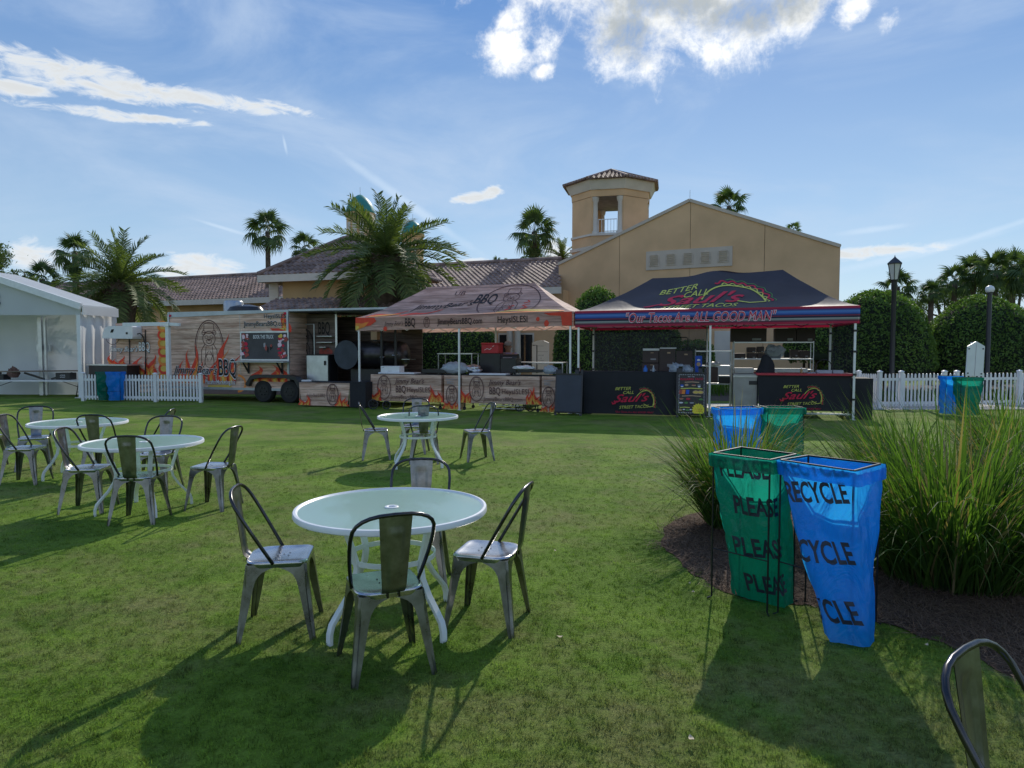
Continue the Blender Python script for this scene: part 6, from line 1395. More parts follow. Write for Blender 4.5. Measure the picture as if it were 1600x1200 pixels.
t = boxthing('poster_stand', 'blue printed poster stand behind the menu board', 'poster', KB, 1086, 1097, 556, 582, .03, MATS['print_blue'], .2); d = Decal(front(t)[0]); w, h, _ = t['_wh']; d.blob('print_tan', w*.5, h*.5, w*.3, h*.12); d.blob('print_white', w*.5, h*.75, w*.25, h*.06); d.build('print', t)
t = boxthing('refrigerator', 'grey stainless chest cooler between the two taco counters', 'cooler', S2, 1145, 1183, 584, 652, .6, pm('dull_steel', (.34, .33, .31), .45, .5, .12, 4), -.1)
pl_, w, h = front(t); d = MB(); d.slab([pl_(w*.66, h*.75, .0), pl_(w, h*.75, 0), pl_(w, h*.84, 0), pl_(w*.66, h*.84, 0)], pl_.n*.015); d.build('handle', black_paint, t); MB().slab([pl_(-.01, h*.92, 0), pl_(w+.01, h*.92, 0), pl_(w+.01, h*.96, 0), pl_(-.01, h*.96, 0)], pl_.n*.02).build('door_lip', steel, t)
dd_ = Decal(pl_); scrawl(dd_, 'print_grey', w*.3, h*.28, w*.28, .03); dd_.build('lettering', t)
boxthing('steel_pan', 'long white lined tray on the shelf behind the black covered bundle', 'tray', KP, 1148, 1178, 575, 583, .4, white_plastic, .1); boxthing('steel_pan', 'long white lined tray right of the black covered bundle', 'tray', KP, 1206, 1262, 576, 584, .4, white_plastic, .1)
boxthing('steel_box', 'grey steel catering box low on the shelf beside the menu board', 'box', KP, 1106, 1122, 574, 598, .4, pm('maroon_box', (.11, .07, .06), .5, 0, .1), .05); boxthing('foil_pan', 'dark insulated box with foil rim low on the shelf, right of the grey box', 'box', KP, 1123, 1141, 587, 599, .4, black_paint, .05, None, white_plastic)
crumple('folded_cloths', 'folded pale cloths on the middle of the low shelf unit', 'cloth', KP, (1104, 565, 1126, 572), .0, white_plastic, .3, 31)
# black covered bundle on the taco counter
def bundle():
    c = S2((t2x[0]+t2x[1])/2, 0); S2b = back(S2, -.5); (u0, v0), (u1, v1) = S2b.uv(1179, 587), S2b.uv(1208, 556); cc = S2b((u0+u1)/2+.02, 0); R_ = (u1-u0)/2; zb = t2z+.06; H = v1-t2z-.02
    mb = MB(); mb.grid(lambda u, v: Vector((cc.x, cc.y, zb))+(S2.U*cos(u*2*pi)+S2.n*sin(u*2*pi)*.7)*R_*((1-v**2.4)**.5*.8 if v < 1 else 0)*(1+.3*(1-v)**2+.10*sin(u*2*pi*5)*(1-v))+ZV*H*v+S2.U*.05*sin(v*3), 32, 14)
    o = mb.build('covered_bundle', dark_cloth, None, smooth=True, fixn=False); tag(o, 'black cloth hood draped over a bundle on the taco table', 'cover')
bundle()
t = boxthing('napkin_caddy', 'purple patterned low box on the red edged table', 'box', S2, 1219, 1243, 583, 587, .2, pm('purple', (.16, .09, .42), .5, 0, .2, 40), -.2)
for i, (a, b, lab) in enumerate(((1262, 1275, 'row of small clear sauce tubs at the left of the tub row'), (1277, 1300, 'larger clear tub in the middle of the tub row'), (1302, 1318, 'clear tub at the right end of the tub row'))):
    boxthing('clear_tub', lab, 'tub', S2, a, b, 578.5 if i else 582, 587, .25, filmw, -.25, 'clear tubs on the taco table')
S2c = back(S2, -.6); au, av = S2c.uv(1287, 586); _, a1_ = S2c.uv(1287, 562); t = thing('wire_arch_rack', 'black arched wire rack behind the clear tubs', 'rack', S2(au, av, -.6)); mb = MB(); r = .18
mb.tube([S2(au-r, av-.1, -.6)]+[S2(au-r*cos(a), a1_-r+r*sin(a), -.6) for a in [pi*k/12 for k in range(13)]]+[S2(au+r, av-.1, -.6)], .012, 6); mb.build('arch', black_metal, t); MB().tube([S2(au, av-.1, -.6), S2(au, a1_, -.6)], .008, 5).build('rod', black_metal, t)
t = thing('equipment_crate', 'black covered crate behind the right canopy leg of the taco stall', 'crate', S2(t2x[1]+.3, 0, -.6)); MB().box(S2(t2x[1]+.28, .5, -.6), (.45, .9, 1.0), atan2(sc_.d.y, sc_.d.x)).build('body', dark_cloth, t)
t = thing('hand_truck', 'black hand truck handle rising behind the right catering box', 'hand truck', KB(0, 0)); 
KBc = back(KB, -.5); (u0, v0), (u1, v1) = KBc.uv(1047, 582), KBc.uv(1075, 527); MB().tube([KB(u0, v0, -.5), KB(u0, v1-.05, -.5), KB(u0+.04, v1, -.5), KB(u1-.04, v1, -.5), KB(u1, v1-.05, -.5), KB(u1, v0, -.5)], .014, 6).build('handle', black_metal, t)
# black bin behind the blank board
u0, u1 = spanx(S1, 898, 926); q = S1((u0+u1)/2, 0, -1.4); t = thing('black_bin', 'black waste bin behind the left end of the taco counter', 'bin', (q.x, q.y, 0)); MB().lathe([(.24, 0), (.29, 1.0), (.31, 1.02), (.31, 1.05), (.27, 1.05)], (q.x, q.y, 0), 20).build('body', black_paint, t, smooth=40)
MB().lathe([(.27, 1.05), (.0001, 1.08)], (q.x, q.y, 0), 20).build('liner', filmw, t)
# broom leaning by the shared canopy leg
b0, b1 = S1.pt(904, 585), S1.pt(897, 520); t = thing('broom', 'broom with reddish handle leaning beside the shared canopy leg', 'broom', (b0.x, b0.y, 0)); MB().tube([b0+S1.n*-.3+Vector((.03, 0, -.4)), b1+S1.n*-.5], .013, 6).build('handle', pm('red_stick', (.35, .12, .08), .5), t); MB().box(b0+S1.n*-.3+Vector((.03, 0, -.5)), (.3, .06, .2)).build('bristles', MATS['print_tan'], t)

# ------------------------------------------------------------------ person behind the grill
def person():
    c = P(794, 545, 20.6); c.z = 0; yaw = .25; t = thing('person', 'person in a lavender shirt and pale cap standing behind the dark grill', 'person', (c.x, c.y, 0), 0); t.scale = (1.07, 1.07, 1.07); skin_m = pm('skin', (.36, .2, .13), .5, 0, .05)
    k = 1.0
    bm = bmesh.new(); sk = bm.verts.layers.skin.verify()
    J = {'pel': (0, 0, .95, .15), 'wst': (0, .01, 1.12, .14), 'che': (0, .01, 1.34, .17), 'nek': (0, 0, 1.50, .065), 'hd0': (0, -.015, 1.60, .085), 'hd1': (0, -.01, 1.70, .092), 'hd2': (0, 0, 1.75, .06)}
    for s_, n in ((-1, 'l'), (1, 'r')):
        J.update({'sh'+n: (s_*.19, 0, 1.44, .075), 'el'+n: (s_*.27, -.06, 1.16, .05), 'wr'+n: (s_*.2, -.28, 1.06, .035), 'hn'+n: (s_*.17, -.37, 1.04, .032), 'hp'+n: (s_*.1, 0, .88, .105), 'kn'+n: (s_*.11, -.01, .5, .07), 'an'+n: (s_*.12, .02, .09, .045), 'to'+n: (s_*.14, -.15, .04, .04)})
    V = {}
    for n, (x, y, z, r) in J.items(): v = bm.verts.new((x, y, z)); V[n] = v; v[sk].radius = (r, r*.85)
    E = [('pel', 'wst'), ('wst', 'che'), ('che', 'nek'), ('nek', 'hd0'), ('hd0', 'hd1'), ('hd1', 'hd2')]
    for n in 'lr': E += [('che', 'sh'+n), ('sh'+n, 'el'+n), ('el'+n, 'wr'+n), ('wr'+n, 'hn'+n), ('pel', 'hp'+n), ('hp'+n, 'kn'+n), ('kn'+n, 'an'+n), ('an'+n, 'to'+n)]
    for a, b in E: bm.edges.new((V[a], V[b]))
    V['pel'][sk].use_root = True
    me = bpy.data.meshes.new('body'); bm.to_mesh(me); bm.free(); me.materials.append(skin_m); o = bpy.data.objects.new('body', me); COL.objects.link(o); o.parent = t; o.modifiers.new('skin', 'SKIN'); sb = o.modifiers.new('sub', 'SUBSURF'); sb.levels = 2; sb.render_levels = 2
    shirt = pm('lavender_shirt', (.33, .30, .52), .8, 0, .1)
    mb = MB(); mb.grid(lambda u, v: Vector(((.19+.05*sin(v*pi*.5))*cos(u*2*pi)*(1 if v < .8 else 1-(v-.8)*2.6), (.15)*sin(u*2*pi)*(1 if v < .8 else 1-(v-.8)*2.6), .92+.58*v)), 24, 14)
    for s_ in (-1, 1): mb.tube([(s_*.15, 0, 1.45), (s_*.23, -.01, 1.38), (s_*.27, -.04, 1.24)], [.09, .088, .08], 12)
    mb.build('shirt', shirt, t, smooth=True, world=False); tr = MB()
    for s_ in (-1, 1): tr.tube([(s_*.09, 0, .97), (s_*.1, 0, .85), (s_*.11, -.01, .5), (s_*.12, .02, .1)], [.13, .125, .09, .07], 12)
    tr.build('trousers', black_paint, t, smooth=True, world=False)
    MB().lathe([(.108, 1.70), (.108, 1.75), (.085, 1.80), (.03, 1.825), (.0001, 1.826)], (0, -.005, 0), 16).build('cap', MATS['print_grey'], t, smooth=True, world=False); MB().slab([(-.07, -.08, 1.715), (.07, -.08, 1.715), (.05, -.17, 1.70), (-.05, -.17, 1.70)], (0, 0, .01)).build('cap_brim', MATS['print_grey'], t, world=False)
    MB().lathe([(.0001, 0), (.012, .0), (.02, .025), (.0001, .03)], (0, -.105, 1.63), 6).build('nose', skin_m, t, world=False)
    for s_ in (-1, 1): MB().lathe([(.0001, -.01), (.012, 0), (.0001, .01)], (s_*.035, -.088, 1.68), 8).build('eye', MATS['print_black'], t, world=False); MB().lathe([(.0001, -.03), (.02, 0), (.0001, .03)], (s_*.098, .0, 1.66), 8).build('ear', skin_m, t, world=False)
    for s_ in (-1, 1):
        h_ = MB(); b = Vector((s_*.165, -.38, 1.035))
        for k_ in range(4): h_.tube([b+Vector((-.024+.016*k_, 0, 0)), b+Vector((-.026+.017*k_, -.045-.006*(k_ in (1, 2)), -.008)), b+Vector((-.026+.017*k_, -.07, -.03))], .008, 6)
        h_.tube([b+Vector((-s_*.03, .03, 0)), b+Vector((-s_*.05, 0, .0)), b+Vector((-s_*.045, -.03, -.01))], .009, 6); h_.build('fingers', skin_m, t, smooth=True, world=False)
    mk = thing
person()

# ------------------------------------------------------------------ food trailer
tP = Vector((P(265, 540, 23.4).x, 23.4, 0)); TD = jc.d.copy(); TB = jc.b.copy(); FT = Plane(tP, TD)
L1 = FT.uv(452, 560)[0]; L2 = FT.uv(632, 560)[0]; zt_ = FT.uv(350, 487)[1]; zb_ = FT.uv(400, 609)[1]; TW = 2.3
tr = thing('food_trailer', 'long barbecue food trailer wrapped in printed planks and flames behind the left picket fence', 'food trailer', tuple(FT(3, 0)))
MB().slab([FT(0, zb_), FT(L1, zb_), FT(L1, zt_), FT(0, zt_)], TB*TW).build('body', wood_p, tr)
body = tr.children[0]
bandm = pm('trailer_roof_trim', (.42, .45, .48), .35, .6, .08, 3)
MB().slab([FT(-.03, zt_-.16, .02), FT(L1+.02, zt_-.05, .02), FT(L1+.02, zt_+.02, .02), FT(-.03, zt_+.02, .02)], TB*(TW+.04)).build('roof_band', bandm, tr)
for u in (0, L1-.03): zb9 = zb_ if u == 0 else .93; MB().box(FT(u, (zb9+zt_)/2, .012), (.07, .04, zt_-zb9), atan2(TD.y, TD.x)).build('corner_trim', bandm, tr)
MB().slab([FT(0, zb_-.02, .015), FT(L1, zb_-.02, .015), FT(L1, zb_+.06, .015), FT(0, zb_+.06, .015)], TB*.03).build('skirt_rail', bandm, tr)
useam = FT.uv(376, 560)[0]; MB().bar(FT(useam, zb_+.06, .003), FT(useam, zt_-.12, .003), .012, .006).build('panel_seam', bandm, tr)
for u in (.08, L1-.1): MB().lathe([(.0001, 0), (.045, 0), (.03, .025), (.0001, .03)], FT(u, zt_-.1, .03), 10, M=Matrix.Rotation(pi/2, 4, 'X')).build('marker_light', MATS['print_red'], tr)
MB().slab([FT(-.1, .45, -.3), FT(L2, .45, -.3), FT(L2, .58, -.3), FT(-.1, .58, -.3)], TB*(TW-.6)).build('chassis', black_paint, tr)
d = Decal(FT); o = .006
bu, bv = FT.uv(327, 545); bear(d, 'print_brown', bu, bv, (FT.uv(327, 489)[1]-FT.uv(327, 578)[1]), .022, o)
U = lambda px, py=560: FT.uv(px, py)
fx0, fx1 = U(270)[0], U(372)[0]; zf0 = U(300, 582)[1]
for k, (a, hgt, wd, ln, sd) in enumerate(((282, .5, .22, .1, 1), (291, .85, .24, .15, 2), (303, 1.05, .26, .1, 5), (316, .45, .22, -.1, 3), (330, .55, .25, .2, 7), (348, 1.35, .42, .05, 4), (360, .7, .3, .35, 8))):
    flame(d, U(a)[0], zf0-.35, wd, hgt+.3, ln, o+.006, sd)
flames(d, U(392)[0], U(449)[0], U(400, 596)[1], .34, .55, 5, 4, .1, o)
flame(d, U(448)[0], U(448, 519)[1], .3, .75, -.1, o+.004, 21)
d.poly('flame_red', [U(422, 513), U(451, 513), U(451, 518), U(426, 516.5)], off=o+.003); d.poly('flame_yellow', [U(436, 513.5), U(451, 511), U(451, 517)], off=o+.006)
d.poly('flame_yellow', [U(325, 606), U(362, 606), U(362, 601), U(325, 602)], off=o); d.stroke('flame_orange', ring(.3, .26, 20, U(372, 599), -1.6, 1.7), .07, (0, 0), o+.002)
def txt2(d, s, px0, px1, yb, yt, off, sh=.0, mats=('print_white', 'print_black'), bold=.01):
    (u0, v0), (u1, _) = U(px0, yb), U(px1, yb); v0 = U((px0+px1)/2, yb)[1]; h = U((px0+px1)/2, yt)[1]-v0; w = u1-u0
    d.put(mats[0], textfit(s, w*1.01, h*1.04, shear=sh, bold=bold+.022), ((u0+u1)/2, v0-h*.02), off); d.put(mats[1], textfit(s, w, h, shear=sh, bold=bold), ((u0+u1)/2, v0), off+.004)
txt2(d, "Jimmy Bear's", 271, 341, 584, 571, .03, .4); txt2(d, 'BBQ', 343, 370.5, 586.5, 560, .03, 0, bold=.01)
txt2(d, 'JimmyBearsBBQ.com', 381, 449, 509.5, 501.5, .01, 0); txt2(d, 'HeysISLESI', 413, 449, 497, 489.8, .01, 0)
txt2(d, 'PlaceforMarketing.biz', 322, 369, 600, 593, .03, 0, ('print_brown', 'print_white'))
d.build('wrap_print', body)
# order window hatch with printed panel, shelf and brackets
(u0, v0), (u1, v1) = U(378, 564), U(452.5, 517); v0, v1 = U(415, 563.5)[1], U(415, 517.5)[1]
ht = MB().slab([FT(u0, v0, .01), FT(u1, v0, .01), FT(u1, v1, .01), FT(u0, v1, .01)], FT.n*.05).build('serving_hatch', alu, tr)
poster = MB().slab([FT(u0+.05, v0+.05, .062), FT(u1-.05, v0+.05, .062), FT(u1-.05, v1-.05, .062), FT(u0+.05, v1-.05, .062)], FT.n*.006).build('poster_panel', pm('poster_dark', (.06, .055, .06), .5, 0, .3, 2), ht)
d = Decal(FT); o = .071; w, h = u1-u0, v1-v0; R = random.Random(4)
d.put('print_white', textfit('BOOK THIS TRUCK', w*.42, h*.13, bold=.01), (u0+w*.49, v0+h*.75), o)
for i in range(40):
    side = i % 2; x = u0+(w*R.uniform(.04, .16) if side else w*R.uniform(.78, .95)); y = v0+h*R.uniform(.1, .9); m = R.choice(['print_meat', 'print_red', 'print_pink', 'print_meat', 'flame_orange' if not side and y > v0+h*.5 else 'print_meat', 'flame_yellow' if not side and y > v0+h*.5 else 'print_pink'])
    d.blob(m, x, y, w*R.uniform(.02, .05), h*R.uniform(.03, .09), o+.0003*i, 9, .3)
for i in range(9): d.blob(R.choice(['print_grey', 'print_meat', 'print_black']), u0+w*R.uniform(.5, .68), v0+h*R.uniform(.32, .55), w*.02, h*R.uniform(.05, .1), o+.0003*i, 8, .3)
d.build('poster_print', poster)
MB().slab([FT(u0-.15, v0-.05, .02), FT(u1+.03, v0-.05, .02), FT(u1+.03, v0-.05, .38), FT(u0-.15, v0-.05, .38)], ZV*.03).build('shelf', bandm, tr)
for px in (389.5, 442): a = U(px, 560)[0]; MB().bar(FT(a, v0-.06, .3), FT(a, v0-.40, .03), .04).build('shelf_bracket', black_paint, tr); MB().bar(FT(a, v0-.06, .04), FT(a, v0-.42, .04), .05).build('shelf_bracket', black_paint, tr)
# wheels and double arched fender
for px in (411.5, 452.5):
    a, _ = U(px, 612); c = FT(a, .36, .0); ya = atan2(TD.y, TD.x); Mx = Matrix.Rotation(ya, 4, 'Z') @ Matrix.Rotation(pi/2, 4, 'X')
    whl = MB().lathe([(.2, -.12), (.33, -.12), (.37, -.08), (.38, 0), (.37, .08), (.33, .12), (.2, .12)], c+TB*.10, 36, M=Mx).build('wheel', pm('rubber', (.018, .018, .018), .8, 0, .2), tr, smooth=40)
    MB().lathe([(.0001, .04), (.05, .06), (.06, .02), (.16, .0), (.2, .09), (.22, .13)], c+TB*.10, 24, M=Mx).build('rim', pm('black_rim', (.03, .03, .032), .35, .5), whl, smooth=40); MB().lathe([(.035, .03), (.045, .10), (.0001, .12)], c+TB*.10, 12, M=Mx).build('hub_cap', alu, whl)
    for k in range(6): aa = k*pi/3; MB().box(c-TB*.0+TD*cos(aa)*.12+ZV*sin(aa)*.12, (.05, .12, .03), ya).build('spoke', black_paint, whl)
a0_, a1_ = U(388)[0], U(474)[0]; pr = [(a0_, .55), (a0_, .62), (a0_+.2, .86), (a0_+.4, .9), (a1_-.45, .9), (a1_-.2, .84), (a1_, .6), (a1_, .5), (a1_-.1, .5), (a1_-.25, .74), (a1_-.6, .80), (a0_+.55, .80), (a0_+.22, .74), (a0_+.1, .52)]
fbm = MB().slab([FT(x, z, .16) for x, z in pr], TB*.28).build('fender', black_paint, tr)
# front nose section with air conditioner
NP = Plane(tP-TD*2.75+TB*.25, TD); zn = NP.uv(200, 505)[1]
MB().slab([NP(.1, .5), NP(2.75, .5), NP(2.75, zn), NP(.1, zn)], TB*1.9).build('nose_body', wood_p, tr); nose = tr.children[-1]
N_ = lambda px, py: NP.uv(px, py); d = Decal(NP); 
def txt3(d, s, px0, px1, yb, yt, off, sh=0., mats=('print_black', 'print_white')):
    u0, u1 = N_(px0, yb)[0], N_(px1, yb)[0]; v0 = N_((px0+px1)/2, yb)[1]; h = N_((px0+px1)/2, yt)[1]-v0
    d.put(mats[0], textfit(s, (u1-u0)*1.02, h*1.08, shear=sh, bold=.03), ((u0+u1)/2, v0-h*.04), off); d.put(mats[1], textfit(s, u1-u0, h, shear=sh, bold=.01), ((u0+u1)/2, v0), off+.004)
txt3(d, "Jimmy Bear's", 171, 216, 549, 541, .02, .35); txt3(d, 'BBQ', 218, 235, 548, 534, .02); 
d.stroke('print_brown', ring(.32, .3, 30), .02, N_(176, 525), .01, True)
flames(d, N_(173, 560)[0], N_(196, 560)[0], N_(185, 575)[1], .3, .55, 12, 3, -.3, .01); flames(d, N_(210, 560)[0], N_(243, 560)[0], N_(185, 585)[1], .35, .75, 13, 4, 0, .01)
fx_ = N_(249, 560)[0]; 
d.poly('flame_yellow', [(fx_, .6), (fx_+.36, .6), (fx_+.36, zn-.15), (fx_, zn-.15)], off=.012)
for k in range(7): d.stroke('flame_red' if k % 2 else 'flame_orange', ring(.19, .15, 18, (fx_+.2, .75+.29*k), .4, 5.6), .09, (0, 0), .016+.002*k)
d.build('wrap_print', nose)
(u0, v0), (u1, v1) = N_(175, 529), N_(222, 509.5)
prof = [(u0, v0), (u1-.03, v0-.02), (u1, v0+.06), (u1, v1-.04), (u1-.06, v1), (u0+.3, v1), (u0+.14, v1-.06), (u0+.04, v1-.22)]
ac = MB().slab([NP(x, z, .02) for x, z in prof], NP.n*.38).build('air_conditioner', white_plastic, tr); d = Decal(NP); d.poly('print_black', [N_(188, 520), N_(192, 520), N_(194, 515), N_(190, 515)], off=.41); d.poly('print_black', [N_(212, 522.5), N_(215, 522.5), N_(215, 519.5), N_(212, 519.5)], off=.41); d.build('vent', ac)
for px in (203, 228): a, b = NP.pt(px, 530 if px < 210 else 515), NP.pt(px, 590); MB().tube([a+NP.n*.03, a.lerp(b, .5)+NP.n*.04+TD*.03, b+NP.n*.03], .018, 6).build('cable', black_metal, tr)
a = NP.pt(222, 522); MB().tube([a+NP.n*.2, a+NP.n*.2+TD*.12+ZV*.02, a+NP.n*.1+TD*.16-ZV*.1, a+NP.n*.1+TD*.2-ZV*.3], .02, 6).build('hose', black_metal, tr)
# rear porch: roof, floor, back wall, cupboard door, post
MB().slab([FT(L1, zt_-.03, .02), FT(L2-.35, zt_-.03, .02), FT(L2, zt_-.13, -.3), FT(L2, zt_-.13, -TW)], TB*0-ZV*.0+ZV*.06).build('porch_roof_edge', bandm, tr)
MB().slab([FT(L1+.03, zt_-.06, -.02), FT(L2-.3, zt_-.06, -.02), FT(L2-.05, zt_-.1, -TW), FT(L1+.03, zt_-.06, -TW)], ZV*.05).build('porch_roof', black_paint, tr)
MB().slab([FT(L1, .55, -.05), FT(L2-.2, .55, -.05), FT(L2-.2, .55, -TW), FT(L1, .55, -TW)], ZV*.07).build('porch_floor', black_paint, tr)
PW = Plane(FT(L1, 0, -.9), TD); up = lambda px, py=540: PW.uv(px, py); ue = up(526)[0]
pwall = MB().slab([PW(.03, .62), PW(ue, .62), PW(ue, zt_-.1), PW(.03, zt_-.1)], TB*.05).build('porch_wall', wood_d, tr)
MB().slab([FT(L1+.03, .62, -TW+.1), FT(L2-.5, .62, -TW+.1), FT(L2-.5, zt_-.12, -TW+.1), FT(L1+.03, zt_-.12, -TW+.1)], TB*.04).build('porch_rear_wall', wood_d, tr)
d = Decal(PW); bx, bz = up(476, 541); bear(d, 'print_black', bx, bz, up(476, 514)[1]-up(476, 568)[1], .02, .01); a, b = up(500, 522)
d.put('print_black', textfit('BBQ', up(516)[0]-up(498)[0], up(500, 502)[1]-up(500, 522)[1], bold=.01), (up(507)[0], b), .01); d.put('print_black', textfit('Brisket', .55, .16, shear=.3), (up(477, 576)[0], up(477, 577)[1]), .01)
for k in range(3): fl_ = flame(d, up(503+6*k)[0], up(505, 553)[1], .16, .25, .1, .01, 60+k, ('print_meat', 'print_meat', 'print_meat'))
d.build('wall_print', pwall)
a, b = up(461, 507); c_, e_ = up(492.5, 596); MB().add([], []); fr = MB()
for (x0, z0, x1, z1) in ((a, .65, a, b), (a, b, c_, b), (c_, b, c_, .65)): fr.bar(PW(x0, z0, .02), PW(x1, z1, .02), .03)
fr.build('door_frame', bandm, tr)
for py in (526, 535.5, 543): q0, q1 = PW.pt(500 if py != 543 else 504, py), PW.pt(524 if py != 543 else 514, py); MB().slab([q0, q1, q1+PW.n*.2, q0+PW.n*.2], ZV*.02).build('wall_shelf', steel, tr)
(u0, v0), (u1, v1) = up(494, 596), up(528, 554); cb = MB().slab([PW(u0, v0, .02), PW(u1, v0, .02), PW(u1, v1, .02), PW(u0, v1, .02)], PW.n*.5).build('cupboard', black_paint, tr)
MB().slab([PW(u0+.03, v0+.03, .525), PW(u1-.03, v0+.03, .525), PW(u1-.03, v1-.03, .525), PW(u0+.03, v1-.03, .525)], PW.n*.012).build('cupboard_door', alu, cb); MB().box(PW(u1-.12, v0+(v1-v0)*.7, .56), (.05, .03, .14)).build('handle', black_metal, cb)
q0 = PW.pt(526, 552); MB().bar((q0.x, q0.y, .62), (q0.x, q0.y, zt_-.1), .06).build('porch_post', alu, tr)
MB().tube([FT(L2-.4, zt_-.1, -.2), FT(L2-.4, .55, -.2)], .04, 8).build('porch_post', black_paint, tr)
q0 = FT.pt(583.5, 540)-FT.n*.5; MB().tube([(q0.x, q0.y, .6), (q0.x, q0.y, zt_-.1)], .045, 8).build('porch_post', black_paint, tr)
# roof gear
c = P(365, 470, 24.6); t0 = MB().lathe([(.28, zt_), (.34, zt_+.06), (.34, zt_+.42), (.3, zt_+.48), (.0001, zt_+.5)], (c.x, c.y, 0), 20).build('roof_vent', bandm, tr, smooth=40)
c = P(384, 474, 24.4); MB().lathe([(.42, zt_), (.44, zt_+.1), (.36, zt_+.26), (.12, zt_+.34), (.0001, zt_+.34)], (c.x, c.y, 0), 20, M=Matrix.Diagonal((1.5, 1, 1))).build('fan_housing', black_paint, tr, smooth=40)
# smoker on the porch
SPl = Plane(FT(L1, 0, -.55), TD); a, z0 = SPl.uv(527, 576); b, z1 = SPl.uv(627, 532); zc_ = (z0+z1)/2; rad = (z1-z0)/2*.98; sm = thing('barrel_smoker', 'big black barrel smoker with shiny top on the rear porch of the trailer', 'smoker', SPl((a+b)/2, 0))
n = 28; vs = []; prof = [(a+.25, .0001), (a+.25, rad*.96), (a+.3, rad), (b-.3, rad), (b-.12, rad*.88), (b-.03, rad*.6), (b, .0001)]
for (x, r) in prof:
    for k in range(n): q = 2*pi*k/n; vs.append(SPl(x, zc_+r*sin(q), -rad+r*cos(q)*-1))
smoke_m = pm('seasoned_steel', (.06, .055, .06), .32, .7, .3, 5)
MB().add(vs, [(i*n+k, i*n+(k+1) % n, (i+1)*n+(k+1) % n, (i+1)*n+k) for i in range(len(prof)-1) for k in range(n)]).build('barrel', smoke_m, sm, smooth=40)
dd_, zz_ = SPl.uv(545, 551); vs = [SPl(dd_+rad*1.0*cos(2*pi*k/28), zc_+rad*1.05*sin(2*pi*k/28), .12) for k in range(28)]; MB().slab(vs, SPl.n*.04).build('round_door', pm('door_steel', (.05, .06, .075), .6, .2, .2), sm)
for px in (588, 601, 613): h_, v_ = SPl.uv(px, 538); MB().box(SPl(h_, v_, -.18), (.1, .06, .03), atan2(TD.y, TD.x)).build('lid_hinge', black_paint, sm)
for px, py in ((598, 557), (617, 554)): h_, v_ = SPl.uv(px, py); MB().tube([SPl(h_-.08, v_, .0), SPl(h_-.06, v_-.02, .06), SPl(h_+.06, v_-.02, .06), SPl(h_+.08, v_, .0)], .012, 6).build('handle', steel, sm)
MB().slab([SPl(a+.4, zc_-rad*1.05, -.15), SPl(b-.2, zc_-rad*1.05, -.15), SPl(b-.2, .62, -.15), SPl(a+.4, .62, -.15)], TB*.7).build('firebox', black_paint, sm)
a2, z2 = SPl.uv(625, 562); MB().slab([SPl(a2, z2, -.1), SPl(a2+.28, z2, -.1), SPl(a2+.28, z2, -.5), SPl(a2, z2, -.5)], ZV*.02).build('side_shelf', steel, sm)
a2, z2 = SPl.uv(573, 520); MB().box(SPl(a2, z2, -rad-.1), (.22, .2, .42), atan2(TD.y, TD.x)).build('stack_cap', MATS['print_tan'], sm); MB().tube([SPl(a2, zc_+rad*.8, -rad-.1), SPl(a2, z2, -rad-.1)], .08, 10).build('chimney', black_paint, sm)

# black box table behind the small bins
t = thing('dark_counter', 'dark counter box before the trailer nose behind the green and blue bags', 'counter', NP(.6, 0, .8)); (u0, v0), (u1, v1) = N_(163, 600), N_(221, 571); MB().slab([NP(u0, .05, .6), NP(u1, .05, .6), NP(u1, v1, .6), NP(u0, v1, .6)], TB*.5).build('body', black_paint, t); MB().slab([NP(u0-.05, v1+.003, .64), NP(u1+.05, v1+.003, .64), NP(u1+.05, v1+.003, .05), NP(u0-.05, v1+.003, .05)], ZV*.04).build('tabletop', alu, t)
# white awning frame by the trailer nose
AP = Plane(G(246, 628)*1-ZV*0+TB*.5, TD); zt2 = AP.uv(246, 504)[1]; t = thing('awning_frame', 'white metal awning frame post and beam in front of the trailer nose', 'frame', tuple(AP.O)); MB().box(AP(0, zt2/2, 0), (.13, .1, zt2), atan2(TD.y, TD.x)).build('post', white_metal, t); MB().bar(AP(-1.9, zt2-.05, 0), AP(.0, zt2-.05, 0), .09, .12).build('beam', white_metal, t); MB().bar(AP(0, zt2-.05, 0), AP(.5, zt2-.08, 0), .08, .10).build('beam', white_metal, t); MB().box(AP(0, zt2-.08, .01), (.2, .13, .12), atan2(TD.y, TD.x)).build('corner_joint', alu, t)

# ------------------------------------------------------------------ white frame tent on the left
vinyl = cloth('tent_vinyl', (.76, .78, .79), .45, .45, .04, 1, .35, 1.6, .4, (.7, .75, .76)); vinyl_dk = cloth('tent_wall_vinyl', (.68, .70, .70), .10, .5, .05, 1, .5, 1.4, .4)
VT = Plane(Vector((P(128, 560, 24.0).x, 24.0, 0)), (1, -.05, 0)); vb = -VT.n
Ue = 0.; Ul = -7.5; ze_ = VT.uv(128, 492)[1]; Z2 = VT.uv(128, 480)[1]; s_ = .97*(VT.uv(0, 437)[1]-Z2)/(0-VT.uv(0, 434)[0]); ap = -3.75
tn = thing('frame_tent', 'large white frame tent with open gable front at the left picture edge', 'tent', VT(-3.7, 0)); za = Z2+s_*3.75; TDp = 1.9
MB().slab([VT(Ul, ze_), VT(Ue, ze_), VT(Ue, Z2), VT(ap, za), VT(Ul, Z2)], vb*.02).build('gable', vinyl, tn)
back_ = vb*TDp+VT.U*.06
